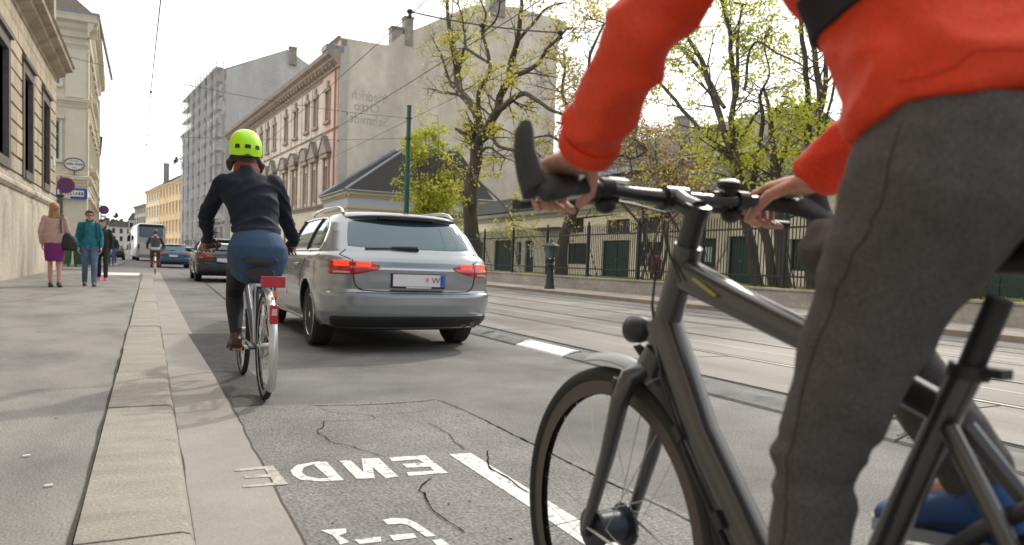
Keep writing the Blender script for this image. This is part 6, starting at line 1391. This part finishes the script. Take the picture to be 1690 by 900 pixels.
def figure(root, J, skinm, face, hs=1.0, hands=('relaxed','relaxed'), sidesgn=1, body_voxel=.011, hv=.006, hdirs=None, br=1.0, tr=1.0):
    """the body as one continuous mesh: J holds world positions of the joints"""
    mb = MB(); f = Vector(face).normalized(); r = f.cross(Z)
    hd = J['head']; mb.join(head_mb(hd, f, hs)); limb(mb, [J['neck'], hd-f*.012*hs-V(0,0,.05)*hs], [.055*br,.050*br])
    ax = (J['shR']-J['shL']).normalized(); up = (J['neck']-J['pelvis']).normalized(); fw = up.cross(ax).normalized(); fw = -fw if fw.dot(f) < 0 and abs(fw.dot(f)) > .2 else fw
    sw = (J['shR']-J['shL']).length*.5
    P = lambda t: J['pelvis'].lerp(J['neck'], t)
    mb.rings([(P(-.06),ax*.11*br,fw*.09*br),(P(0),ax*.155*br,fw*.105*br),(P(.22),ax*.135*br,fw*.095*br),(P(.45),ax*.130*br,fw*.095*br),(P(.7),ax*.155*br,fw*.11*br),(P(.88),ax*sw*.92,fw*.085*br),(P(.97),ax*sw*.5,fw*.06*br),(P(1.02),ax*.05,fw*.05)], 18)
    for s in 'LR':
        limb(mb, [J['sh'+s], J['el'+s], J['wr'+s]], [.050*br,.040*br,.028*br]); limb(mb, [J['sh'+s], J['sh'+s].lerp(J['el'+s],.35), J['el'+s]], [.052*br,.047*br,.039*br]); limb(mb, [J['el'+s], J['el'+s].lerp(J['wr'+s],.3), J['wr'+s]], [.039*br,.041*br,.028*br])
        limb(mb, [J['hip'+s], J['hip'+s].lerp(J['kn'+s],.4), J['kn'+s]], [.082*br*tr,.074*br*tr,.050*br*tr]); limb(mb, [J['kn'+s], J['kn'+s].lerp(J['an'+s],.33), J['an'+s]], [.049*br*tr,.052*br*tr,.035*br*tr]); limb(mb, [J['an'+s], J['an'+s].lerp(J['toe'+s],.6)], [.034*br,.024*br])
    out = fuse(mb, body_voxel, 5)
    for i, s in enumerate('LR'):
        d = (J['wr'+s]-J['el'+s]).normalized(); side = f if hands[i] == 'relaxed' else (ax if s == 'L' else -ax)
        fd = d
        if hdirs and s in hdirs: fd, side, upv = hdirs[s]
        else: side = (side-fd*side.dot(fd)).normalized(); upv = fd.cross(side)*(1 if s == 'R' else -1)
        out.join(hand_mb(J['wr'+s]+fd*.012, fd, side, upv, hands[i], hs, hv))
    b = out.build('body', skinm, root, smooth=180)
    return b
def sleeve_top(J, ax, fw, tor, arms, rsc, voxel, fold, cuffs=True, collar=None):
    mb = MB()
    mb.rings(tor, 22)
    for s in 'LR':
        a = arms[s]; limb(mb, [p for p, r in a], [r for p, r in a], 16)
    if collar: mb.rings(collar, 16)
    return fuse(mb, voxel, 4, fold)
def shoe(root, an, toe, m, sole=None, h=.075, w=.047, name='shoe'):
    an, toe = Vector(an), Vector(toe); d = V(toe.x-an.x, toe.y-an.y, 0); L_ = max(.12, d.length); d.normalize(); r = d.cross(Z); tilt = (toe.z-an.z+.03)/L_
    zz = lambda k: V(0,0,tilt*k)
    h0 = an-V(0,0,h); mb = MB()
    mb.rings([(h0-d*.065+V(0,0,.035),r*.02,Z*.02),(h0-d*.06+V(0,0,.03),r*.032,Z*.032),(h0-d*.02+V(0,0,.045),r*.038,Z*.047),(h0+d*.05+V(0,0,.038)+zz(.05),r*.044,Z*.040),(h0+d*(L_-.02)+V(0,0,.026)+zz(L_-.02),r*w,Z*.028),(h0+d*(L_+.03)+V(0,0,.02)+zz(L_+.03),r*.036,Z*.02),(h0+d*(L_+.045)+V(0,0,.018)+zz(L_+.045),r*.012,Z*.01)], 16)
    mb.ell(an+V(0,0,-.012), .042,.046,.042, 12, 8)
    sh = fuse(mb, .007, 3).build(name, m, root, smooth=180)
    if sole:
        mb = MB(); out = []
        for k, ww in ((-.07,.02),(-.05,.036),(0,.04),(.06,.043),(L_-.02,w+.003),(L_+.03,.036),(L_+.048,.012)): out.append((h0+d*k+zz(max(0,k)), ww))
        rr_ = [[c+r*ww+V(0,0,.014), c-r*ww+V(0,0,.014), c-r*ww-V(0,0,.006), c+r*ww-V(0,0,.006)] for c, ww in out]; mb.loft(rr_); mb.build('sole', sole, sh, smooth=40)
    return sh
m_navy = mat('navy_jacket', (.010,.014,.027), .72, nscale=9, namt=.25, spec=.25)
m_bluedress = mat('blue_skirt_cloth', (.028,.068,.14), .8, nscale=18, namt=.15, n2=(90,.1))
m_tights = mat('black_tights', (.010,.010,.012), .75); m_brownshoe = mat('brown_shoe', (.06,.025,.012), .5); m_darkglove = mat('dark_gloves', (.025,.017,.016), .75)
m_hi = mat('hivis_helmet', (.48,.95,.0), .35, coat=.4)

from mathutils.bvhtree import BVHTree
def skin_of(o): mw = wm(o); return BVHTree.FromPolygons([mw @ v.co for v in o.data.vertices], [tuple(p.vertices) for p in o.data.polygons])
def seam_on(bvh, pts, r, name, m, parent, off=.0005):
    P = []
    for a, b in zip(pts, pts[1:]):
        a, b = Vector(a), Vector(b); n = max(2, int((b-a).length/.012))
        for k in range(n):
            q = bvh.find_nearest(a.lerp(b, k/n))
            if q[0] is not None: P.append(q[0]+q[1]*off)
    q = bvh.find_nearest(Vector(pts[-1])); P.append(q[0]+q[1]*off)
    return MB().tube(P, r, 6).build(name, m, parent)
# --- helmeted cyclist ahead
t = thing('person', 'cyclist seen from behind in lime helmet, navy jacket and blue skirt', 'person', (.65,5.2,0))
J = dict(head=V(.585,5.30,1.605), neck=V(.590,5.225,1.475), pelvis=V(.645,5.04,.955), shL=V(.430,5.19,1.395), shR=V(.765,5.19,1.415), elL=V(.350,5.37,1.170), elR=V(.868,5.38,1.195), wrL=V(.372,5.535,1.035), wrR=V(.962,5.535,1.035),
    hipL=V(.555,5.06,.935), hipR=V(.735,5.06,.935), knL=V(.545,5.47,.73), knR=V(.775,5.50,.76), anL=V(.525,5.125,.385), anR=V(.80,5.415,.375), toeL=V(.525,5.235,.335), toeR=V(.80,5.54,.33))
J['knL'] = V(.535,5.36,.665)
gd = {'L': (V(.05,.97,-.25).normalized(), V(1,0,0), V(0,.25,.97)), 'R': (V(-.05,.97,-.25).normalized(), V(-1,0,0), V(0,.25,.97))}
figure(t, J, m_skin, (0,1,0), .98, ('grip','grip'), hv=.005, hdirs=gd, br=.86, tr=.8)
fw = V(0,.93,-.36)
tor = [((.640,5.075,1.075),(.148,0,0),(0,.105,.0)),((.636,5.085,1.10),(.156,0,0),(0,.115,.0)),((.630,5.10,1.13),(.152,0,0),(0,.112,.01)),((.620,5.125,1.20),(.163,0,0),(0,.112,.02)),((.605,5.165,1.30),(.182,0,0),(0,.118,-.02)),((.597,5.19,1.38),(.190,0,0),(0,.105,-.03)),((.593,5.20,1.43),(.160,0,0),(0,.08,-.02)),((.590,5.215,1.475),(.075,0,0),(0,.068,-.02)),((.590,5.225,1.50),(.066,0,0),(0,.062,-.015))]
arms = {s: [(J['sh'+s]+V(.012 if s == 'L' else -.012,0,-.012),.068),(J['sh'+s].lerp(J['el'+s],.5),.060),(J['el'+s],.054),(J['el'+s].lerp(J['wr'+s],.5),.046),(J['wr'+s]+V(0,-.01,0),.037)] for s in 'LR'}
def fold_jacket(p, n):
    q = V(p.x*2.2, p.y*3, p.z*9+1.2*math.sin(p.x*7)); a = noise.noise(q*1.5); return .010*max(0,1-abs(a)*3)-.003+.005*noise.noise(p*14)
sleeve_top(J, V(1,0,0), fw, tor, arms, 1, .0095, fold_jacket).build('jacket', m_navy, t, smooth=180)
mb = MB(); mb.rings([((.638,5.08,1.068),(.150,0,0),(0,.108,.0)),((.638,5.08,1.062),(.156,0,0),(0,.114,0)),((.637,5.085,1.10),(.160,0,0),(0,.119,0)),((.637,5.085,1.106),(.155,0,0),(0,.114,0))], 26); mb.build('waistband', mat('navy_rib', (.013,.016,.024), .85, nscale=60, namt=.4), t, smooth=60)
mb = MB(); mb.rings([((.638,5.07,1.09),(.135,0,0),(0,.10,0)),((.642,5.055,1.03),(.163,0,0),(0,.128,0)),((.646,5.05,.975),(.188,0,0),(0,.150,0)),((.650,5.075,.915),(.197,0,0),(0,.168,.02)),((.652,5.13,.855),(.186,0,0),(0,.185,.07)),((.652,5.19,.815),(.172,0,0),(0,.18,.10))], 26)
fuse(mb, .009, 3, lambda p, n: .006*noise.noise(V(p.x*9, p.y*5, p.z*4))).build('skirt', m_bluedress, t, smooth=180)
mb = MB()
for s in 'LR':
    limb(mb, [J['hip'+s], J['hip'+s].lerp(J['kn'+s],.5), J['kn'+s], J['kn'+s].lerp(J['an'+s],.33), J['an'+s].lerp(J['kn'+s],.12), J['an'+s]], [.088,.078,.058,.060,.040,.036])
fuse(mb, .010, 4).build('tights', m_tights, t, smooth=180)
for s in 'LR': shoe(t, J['an'+s], J['toe'+s], m_brownshoe, mat('shoe_sole', (.03,.022,.018), .8))
for s, dd in (('L',V(1,0,0)),('R',V(-1,0,0))):
    fd, sd, up = gd[s]; hm = hand_mb(J['wr'+s]+fd*.012, fd, sd, up, 'grip', 1.09, .005); hm.build('glove', m_darkglove, t, smooth=180)
mb = MB(); mb.rings([((.590,5.222,1.468),(.070,0,0),(0,.066,0)),((.590,5.228,1.475),(.084,0,0),(0,.080,.01)),((.588,5.24,1.515),(.080,0,0),(0,.078,.012)),((.587,5.25,1.535),(.074,0,0),(0,.070,.01)),((.586,5.262,1.552),(.064,0,0),(0,.060,.01))], 20); fuse(mb, .008, 2, lambda p, n: .006*noise.noise(V(p.x*8,p.y*8,p.z*40))).build('scarf', mat('red_scarf', (.30,.045,.035), .9, nscale=40, namt=.5, col2=(.10,.025,.022)), t, smooth=180)
hc = J['head']+V(0,-.005,.025)
mb = MB(); mb.ell(hc+V(0,.0,-.012), .089,.104,.10, 18, 12); mb.ell(hc+V(0,-.045,-.085), .07,.05,.04, 14, 8); 
for q in (-1,1): mb.tube([hc+V(q*.075,.0,-.05), hc+V(q*.102,-.012,-.095), hc+V(q*.098,-.02,-.15)], [.024,.028,.012], 10)
fuse(mb, .009, 3, lambda p, n: .004*noise.noise(V(p.x*40,p.y*40,p.z*8))).build('hair', mat('dark_brown_hair', (.028,.016,.011), .55, nscale=60, namt=.5, stretch=(1,1,.1)), t, smooth=180)
mb = MB(); rr_ = []
for j in range(14):
    a = -.42+(PI/2+.42)*j/13; q = math.cos(a)**.85 if a > 0 else math.cos(a)**.55; ring = []
    for i in range(40):
        b = 2*PI*i/40; back = max(0,-math.sin(b)); front = max(0, math.sin(b)); z = .128*math.sin(a) if a > 0 else .118*math.sin(a)*(1+.35*back)
        z += .022*front*(1 if a < 0 else .0)
        if a < -.3: z += .016*max(0, 1-abs(math.cos(b))*2.8)*back
        ring.append(hc+V(.108*max(q,.02)*math.cos(b), .132*max(q,.02)*math.sin(b)-.004, z+.012))
    rr_.append(ring)
mb.loft(rr_); hm = mb.build('helmet', m_hi, t, smooth=60)
mb = MB()
for b, w in ((-PI/2,.020),(-PI/2-.62,.018),(-PI/2+.62,.018)):
    d = V(math.cos(b)*.108, math.sin(b)*.132, 0); nrm = V(math.cos(b)/.108, math.sin(b)/.132, 0).normalized(); tt = V(-nrm.y, nrm.x, 0); c = hc+d*1.0+V(0,-.004,.010)+nrm*.000
    mb.prism([c+tt*w+V(0,0,-.013), c-tt*w+V(0,0,-.013), c-tt*w*.8+V(0,0,.013)-nrm*.001, c+tt*w*.8+V(0,0,.013)-nrm*.001], nrm*.0035)
mb.build('vent', mat('vent_black', (.02,.022,.02), .6), hm, smooth=0)

# --- foreground rider
m_redj = mat('red_jacket', (.74,.046,.005), .65, nscale=6, namt=.14, n2=(180,.10), bump=.2, bscale=220)
m_trous = mat('grey_trousers', (.082,.075,.073), .85, nscale=16, namt=.22, n2=(240,.3), bump=.35, bscale=260)
t = thing('person', 'large foreground rider in orange red jacket and dark grey trousers, cut off above the chest', 'person', (.91,.7,0))
J = dict(head=V(.91,.97,1.74), neck=V(.91,.86,1.585), pelvis=V(.91,.49,1.04), shL=V(.735,.77,1.49), shR=V(1.085,.80,1.49), elL=V(.605,.848,1.24), elR=V(1.20,.86,1.245), wrL=V(.646,1.045,1.102), wrR=V(1.172,1.045,1.102),
    hipL=V(.815,.51,1.02), hipR=V(1.005,.51,1.02), knL=V(.795,.675,.665), knR=V(1.045,.885,.965), anL=V(.79,.665,.235), anR=V(1.055,.595,.63), toeL=V(.79,.80,.16), toeR=V(1.055,.715,.585))
gd = {'L': (V(.02,.99,-.12).normalized(), V(1,0,0), V(0,.12,.99)), 'R': (V(-.02,.99,-.12).normalized(), V(-1,0,0), V(0,.12,.99))}
figure(t, J, m_skin, (0,1,-.1), 1.0, ('grip','grip'), body_voxel=.009, hv=.0027, hdirs=gd, br=.9, tr=.58)
tb = V(0,-.72,.69)
tor = [((.91,.535,1.105),(.188,0,0),(0,-.135,.032)),((.91,.545,1.14),(.192,0,0),(0,-.132,.05)),((.91,.565,1.21),(.184,0,0),(0,-.115,.085)),((.91,.61,1.30),(.190,0,0),tb*.135),((.91,.70,1.41),(.205,0,0),tb*.135),((.91,.78,1.49),(.180,0,0),tb*.11),((.91,.83,1.54),(.11,0,0),tb*.085),((.91,.865,1.59),(.075,0,0),tb*.07)]
arms = {s: [(J['sh'+s],.068),(J['sh'+s].lerp(J['el'+s],.5),.056),(J['el'+s],.050),(J['el'+s].lerp(J['wr'+s],.5),.051),(J['wr'+s].lerp(J['el'+s],.28),.050),(J['wr'+s].lerp(J['el'+s],.17),.048)] for s in 'LR'}
def fold_red(p, n):
    q = V(p.x*3, p.y*5+p.z*4, p.z*7-p.y*3); a = noise.noise(q*1.6); b = noise.noise(V(p.x*9, p.y*14+p.z*10, p.z*20-p.y*9)); return .012*max(0,1-abs(a)*2.8)-.004+.004*noise.noise(p*11)+.004*max(0,1-abs(b)*2.6)
jk = sleeve_top(J, V(1,0,0), None, tor, arms, 1, .0085, fold_red).build('jacket', m_redj, t, smooth=180)
for s in 'LR':
    a = J['wr'+s].lerp(J['el'+s],.22); b = J['wr'+s].lerp(J['el'+s],.09); mb = MB(); mb.tube([a,a.lerp(b,.3),b], [.0505,.0520,.050], 24); mb.build('cuff', m_redj, jk, smooth=60)
# dark strap and open zip of the jacket
bvh = skin_of(jk)
mb = MB(); c0 = V(.91,.60,1.255); dY = V(0,.985,-.16); wd = V(0,.16,.985); rows = [[], [], [], []]
for k in range(73):
    ang = 2*PI*k/72; d = V(1,0,0)*math.cos(ang)+dY*math.sin(ang); base = []
    for w_ in (-.021, .021):
        h, nn, i_, ds = bvh.ray_cast(c0+wd*w_+d*.228, -d); base.append((h if h else c0+wd*w_+d*.17))
    rows[0].append(base[0]-d*.004); rows[1].append(base[0]+d*.010); rows[2].append(base[1]+d*.010); rows[3].append(base[1]-d*.004)
vs = [p for r_ in rows for p in r_]; mb.add(vs, [(r_*73+k, r_*73+k+1, (r_+1)*73+k+1, (r_+1)*73+k) for r_ in range(3) for k in range(72)])
mb.build('strap', mat('black_webbing', (.012,.013,.017), .8), t, smooth=50)
mb = MB()
mb.rings([((.91,.525,1.115),(.178,0,0),(0,.122,0)),((.91,.525,1.08),(.184,0,0),(0,.132,0)),((.91,.535,1.02),(.180,0,0),(0,.125,-.01)),((.91,.55,.97),(.13,0,0),(0,.09,0))], 20)
for s in 'LR':
    h, k, a = J['hip'+s], J['kn'+s], J['an'+s]
    limb(mb, [h+V(0,.022,.02), h.lerp(k,.3)+V(0,.030,0), h.lerp(k,.62)+V(0,.018,0), k+V(0,-.004,0), k.lerp(a,.35), k.lerp(a,.75), k.lerp(a,.95)], [.106,.082,.068,.051,.052,.050,.048], 18)
def fold_trous(p, n):
    kn = J['knL'] if p.x < .91 else J['knR']; d = math.exp(-((p.z-kn.z)/.09)**2); q = V(p.x*5, p.y*5, p.z*22+noise.noise(p*6)*2.5)
    g = noise.noise(V(p.x*5,p.y*7+p.z*4,p.z*9-p.y*6)*1.3); return .007*d*noise.noise(q)*1.6+.005*max(0,1-abs(g)*2.0)-.002
tr_ = fuse(mb, .0085, 4, fold_trous).build('trousers', m_trous, t, smooth=180); bt = skin_of(tr_); m_seamt = mat('trouser_seam', (.035,.032,.032), .9)
seam_on(bt, [(.70,.52,1.10),(.69,.53,1.0),(.70,.60,.90),(.72,.64,.80),(.73,.67,.66),(.73,.67,.45),(.73,.665,.28)], .0009, 'side_seam', m_seamt, tr_)
bj = bvh; m_seamj = mat('jacket_seam', (.50,.03,.004), .8)
seam_on(bj, [(.70,.52,1.128),(.72,.44,1.142),(.80,.39,1.148),(.91,.375,1.15)], .0009, 'hem_seam', m_seamj, jk)
m_trainer = mat('blue_trainer', (.012,.075,.26), .55, nscale=30, namt=.2)
for s in 'LR':
    sh_ = shoe(t, J['an'+s], J['toe'+s], m_trainer, mat('pale_sole', (.30,.34,.40), .6), h=.08, w=.052); bs = skin_of(sh_); d_ = (J['toe'+s]-J['an'+s])
    for q in (.38,.52,.66,.80):
        c = J['an'+s]+d_*q+V(0,0,.05); seam_on(bs, [c+V(-.030,0,-.02),c,c+V(.030,0,-.02)], .0028, 'lace', mat('grey_lace', (.35,.38,.42), .8), sh_)
    c = J['an'+s]+V(0,0,-.05); seam_on(bs, [c+V(-.05,-.05,.0),c+V(-.05,.04,-.01),c+d_*.8+V(-.05,0,-.01)], .004, 'stripe', mat('dark_stripe', (.01,.02,.06), .7), sh_)
mb = MB(); mb.ell(J['head']+V(0,-.015,.03), .086,.108,.10, 18, 12); fuse(mb, .009, 3, lambda p, n: .004*noise.noise(p*40)).build('hair', mat('dark_brown_hair', (.03,.02,.012), .6), t, smooth=180)
face_marks(t, J['head'], (0,1,-.1))

# --- walkers and the far cyclist
def walker(label, x, y, h, face, top, topc, leg, legc, hairc, hair='short', stride=.16, z0=.1, arm=.06, shoec=(.03,.025,.02), skin=None, skirt=None, br=.92, loose=.0, bare=False, lean=0, group=None):
    k = h/1.7; f = V(*face, 0).normalized(); r = f.cross(Z); o = V(x, y, z0); P = lambda a, b, c: o+(r*a+f*b+Z*c)*k
    t = thing('person', label, 'person', (x,y,z0), group=group)
    J = dict(head=P(0,.02,1.575), neck=P(0,0,1.43), pelvis=P(0,0,.93), shL=P(-.17,0,1.385), shR=P(.17,0,1.385), elL=P(-.235,-arm*.5-.02,1.11), elR=P(.235,arm*.5-.02,1.11), wrL=P(-.225,-arm+.06,.88), wrR=P(.225,arm+.07,.88),
        hipL=P(-.09,0,.90), hipR=P(.09,0,.90), knL=P(-.085,stride*.45+.03,.49), knR=P(.085,-stride*.2+.05,.49), anL=P(-.08,stride*.85,.085), anR=P(.08,-stride*.75,.095), toeL=P(-.085,stride*.85+.13,.035), toeR=P(.085,-stride*.75+.13,.035))
    sk = skin or m_skin; fp = (f.x, f.y, 0)
    figure(t, J, sk, fp, k, body_voxel=.013, hv=.007, br=br*k*(1 if bare else .92))
    tor = [(P(0,0,.86),r*.165*k,f*.115*k),(P(0,0,.90),r*.175*k,f*.125*k),(P(0,0,1.05),r*(.155+loose)*k,f*(.12+loose*.6)*k),(P(0,0,1.22),r*.17*k,f*.125*k),(P(0,0,1.36),r*.185*k,f*.105*k),(P(0,0,1.42),r*.12*k,f*.075*k),(P(0,0.005,1.46),r*.062*k,f*.06*k)]
    arms = {s: [(J['sh'+s],.062*k),(J['el'+s],.052*k),(J['wr'+s].lerp(J['el'+s],.06),.042*k)] for s in 'LR'}
    sleeve_top(J, r, f, tor, arms, 1, .012, folds(.008*k, 7, (1,1,2), x)).build(top, mat(top+'_%d' % (hash(label) % 97), topc, .75, nscale=9, namt=.2) if not isinstance(topc, bpy.types.Material) else topc, t, smooth=180)
    if skirt:
        mb = MB(); mb.rings([(P(0,0,.96),r*.15*k,f*.11*k),(P(0,0,.86),r*.185*k,f*.135*k),(P(0,.01,.70),r*.185*k,f*.14*k),(P(0,.02,.53),r*.165*k,f*.14*k)], 20); fuse(mb, .012, 3, folds(.006, 8, (1,1,.4), 2)).build('skirt', skirt, t, smooth=180)
    if not bare:
        mb = MB(); mb.rings([(P(0,0,.98),r*.155*k,f*.11*k),(P(0,0,.90),r*.175*k,f*.125*k),(P(0,0,.82),r*.15*k,f*.11*k)], 18)
        for s in 'LR': limb(mb, [J['hip'+s], J['hip'+s].lerp(J['kn'+s],.5), J['kn'+s], J['kn'+s].lerp(J['an'+s],.5), J['an'+s]], [.094*k,.085*k,.066*k,.062*k,.054*k])
        fuse(mb, .012, 3, folds(.006*k, 10, (1,1,2), 5)).build(leg, legc, t, smooth=180)
    sm = mat('shoe_%d' % (hash(label) % 89), shoec, .55)
    for s in 'LR': shoe(t, J['an'+s], J['toe'+s], sm, None, h=.075*k)
    hm = mat('hair_%02d%02d' % (int(hairc[0]*99), int(hairc[1]*99)), hairc, .5, nscale=50, namt=.4, stretch=(1,1,.15))
    mb = MB(); c = J['head']; mb.ell(c-f*.030*k+Z*.040*k, .094*k,.106*k,.100*k,16,10,ax=(r,f,Z)); mb.ell(c+f*.055*k+Z*.092*k, .07*k,.045*k,.035*k,12,8,ax=(r,f,Z))
    if hair == 'long': mb.rings([(c-f*.03*k+Z*.03*k,r*.09*k,f*.07*k),(c-f*.05*k-Z*.08*k,r*.098*k,f*.06*k),(c-f*.07*k-Z*.19*k,r*.105*k,f*.045*k),(c-f*.07*k-Z*.25*k,r*.07*k,f*.03*k)], 16)
    fuse(mb, .010, 3, lambda p, n: .005*noise.noise(V(p.x*35,p.y*35,p.z*10))).build('hair', hm, t, smooth=180)
    face_marks(t, J['head'], fp, k)
    return t, J, P, f, r, k
m_jean = mat('washed_jeans', (.10,.17,.27), .85, nscale=5, namt=.45); m_jean2 = mat('blue_jeans', (.04,.09,.20), .85, nscale=6, namt=.3)
m_blk = mat('black_cloth', (.014,.014,.016), .75); m_legskin = m_skin
t, J, P, f, r, k = walker('woman walking away in pale pink cardigan and purple skirt beside the stone wall', -1.745, 17.8, 1.75, (.05,1), 'cardigan', mat('pink_knit', (.50,.33,.29), .9, nscale=30, namt=.25), 'x', None, (.36,.20,.085), 'long', .06, skirt=mat('purple_skirt', (.17,.012,.14), .75), bare=True, loose=.035, shoec=(.05,.03,.025), br=.93, arm=.02)
bag = thing('shoulder_bag', 'black shoulder bag hanging at the purple skirt woman\'s right side', 'bag', tuple(P(.27,-.04,.93)))
mb = MB(); mb.rings([(P(.23,-.05,1.10),r*.05*k,f*.03*k),(P(.245,-.05,1.03),r*.11*k,f*.06*k),(P(.26,-.05,.92),r*.145*k,f*.075*k),(P(.27,-.05,.80),r*.15*k,f*.07*k),(P(.27,-.05,.745),r*.09*k,f*.04*k)], 18); fuse(mb, .012, 3, folds(.008, 9, (1,1,1), 3)).build('bag_body', mat('black_leather', (.014,.014,.018), .5), bag, smooth=180)
mb = MB(); mb.tube([P(.14,-.13,1.10),P(.125,-.125,1.25),P(.13,-.085,1.42),P(.14,.0,1.475),P(.15,.09,1.40),P(.17,.10,1.2),P(.25,.04,1.06)], .012, 8, flat=2.0); mb.build('strap', mat('black_leather', (.014,.014,.018), .5), bag)
MB().ell(P(.33,.0,.93), .07,.06,.13, 12, 8).build('scarf_end', mat('navy_scarf', (.015,.03,.10), .8), bag)
t, J, P, f, r, k = walker('woman in teal jacket and washed jeans walking towards the camera', -1.167, 18.6, 1.67, (.12,-1), 'jacket', mat('teal_jacket', (.0,.155,.205), .6, nscale=10, namt=.2), 'jeans', m_jean, (.07,.035,.025), 'short', .22, br=.97, loose=.02, arm=-.04)
c = J['head']; mb = MB()
for q in (-1,1): mb.torus(c+f*.098*k+r*q*.032*k+Z*.012*k, f, .021*k, .0035, 14, 6)
mb.tube([c+f*.10*k-r*.012*k+Z*.014*k, c+f*.10*k+r*.012*k+Z*.014*k], .003, 5)
for q in (-1,1): mb.tube([c+f*.095*k+r*q*.052*k+Z*.015*k, c+f*.01*k+r*q*.08*k+Z*.015*k], .003, 5)
mb.build('glasses', m_blk, t)
mb = MB()
for q in (-1,1): mb.tube([P(q*.115,-.11,1.38),P(q*.12,-.02,1.455),P(q*.125,.09,1.40),P(q*.13,.125,1.25),P(q*.145,.10,1.10),P(q*.15,.0,1.05)], .02, 8, flat=.4)
mb.build('backpack_straps', m_blk, t)
mb = MB(); mb.rings([(P(0,.0,1.44),r*.075*k,f*.075*k),(P(0,.01,1.50),r*.085*k,f*.08*k),(P(0,.015,1.51),r*.07*k,f*.065*k)], 18); mb.build('collar', mat('teal_jacket', (.0,.155,.205), .6), t, smooth=60)
t, J, P, f, r, k = walker('dark haired woman in black coat with bright pink shoes behind the teal jacket', -1.10, 22.3, 1.62, (.05,-1), 'coat', m_blk, 'leggings', m_blk, (.045,.02,.014), 'long', .24, shoec=(.85,.03,.18), br=.9, loose=.02)
walker('person in black top and blue jeans following the pink shoed woman', -1.78, 44.6, 1.70, (.05,-1), 'top', m_blk, 'jeans', m_jean2, (.12,.04,.02), 'short', .15)
walker('man in dark jacket and blue jeans walking near the white slab', -1.98, 53.5, 1.74, (0,1), 'jacket', mat('charcoal_jacket', (.03,.028,.026), .8), 'jeans', m_jean2, (.08,.05,.03), 'short', .12, br=1.0, loose=.02)
# far cyclist
t = thing('person', 'far cyclist in grey leather jacket and tan trousers riding behind the white coach', 'person', (.25,33.2,0))
x, y = .25, 33.2
J = dict(head=V(x,y+.10,1.70), neck=V(x,y+.04,1.555), pelvis=V(x,y-.16,1.00), shL=V(x-.19,y+.02,1.47), shR=V(x+.19,y+.02,1.47), elL=V(x-.29,y+.08,1.22), elR=V(x+.29,y+.08,1.22), wrL=V(x-.30,y+.26,1.09), wrR=V(x+.30,y+.26,1.09), hipL=V(x-.1,y-.14,.97), hipR=V(x+.1,y-.14,.97), knL=V(x-.13,y+.14,.66), knR=V(x+.13,y+.24,.72), anL=V(x-.13,y-.11,.35), anR=V(x+.13,y+.16,.37), toeL=V(x-.14,y+.02,.31), toeR=V(x+.14,y+.29,.33))
gd = {'L': (V(0,.97,-.25), V(1,0,0), V(0,.25,.97)), 'R': (V(0,.97,-.25), V(-1,0,0), V(0,.25,.97))}
figure(t, J, m_skin, (0,1,0), 1.0, ('grip','grip'), body_voxel=.014, hv=.007, hdirs=gd, br=.82)
tor = [((x,y-.13,1.06),(.165,0,0),(0,.12,0)),((x,y-.10,1.12),(.17,0,0),(0,.12,0)),((x,y-.03,1.30),(.19,0,0),(0,.13,0)),((x,y+.02,1.46),(.205,0,0),(0,.11,0)),((x,y+.03,1.51),(.13,0,0),(0,.08,0)),((x,y+.04,1.56),(.07,0,0),(0,.065,0))]
arms = {s: [(J['sh'+s],.07),(J['el'+s],.058),(J['wr'+s],.044)] for s in 'LR'}
sleeve_top(J, V(1,0,0), None, tor, arms, 1, .013, folds(.01, 7, (1,1,2), 9)).build('jacket', mat('grey_leather', (.035,.038,.042), .5, nscale=9, namt=.3), t, smooth=180)
mb = MB(); mb.rings([((x,y-.14,1.09),(.155,0,0),(0,.12,0)),((x,y-.15,1.02),(.17,0,0),(0,.13,0)),((x,y-.15,.985),(.165,0,0),(0,.125,0))], 18); mb.build('shirt_tail', mat('pale_blue_shirt', (.5,.56,.68), .8), t, smooth=60)
mb = MB(); mb.rings([((x,y-.15,1.0),(.165,0,0),(0,.125,0)),((x,y-.14,.92),(.15,0,0),(0,.12,0))], 18)
for s in 'LR': limb(mb, [J['hip'+s], J['kn'+s], J['an'+s]], [.10,.072,.056])
fuse(mb, .013, 3, folds(.008, 9)).build('trousers', mat('tan_trousers', (.13,.065,.03), .85), t, smooth=180)
for s in 'LR': shoe(t, J['an'+s], J['toe'+s], m_blk)
mb = MB(); mb.ell(J['head']+V(0,-.022,.035), .093,.108,.104, 14, 10); mb.build('hair', mat('auburn_hair', (.16,.07,.03), .6), t, smooth=180)
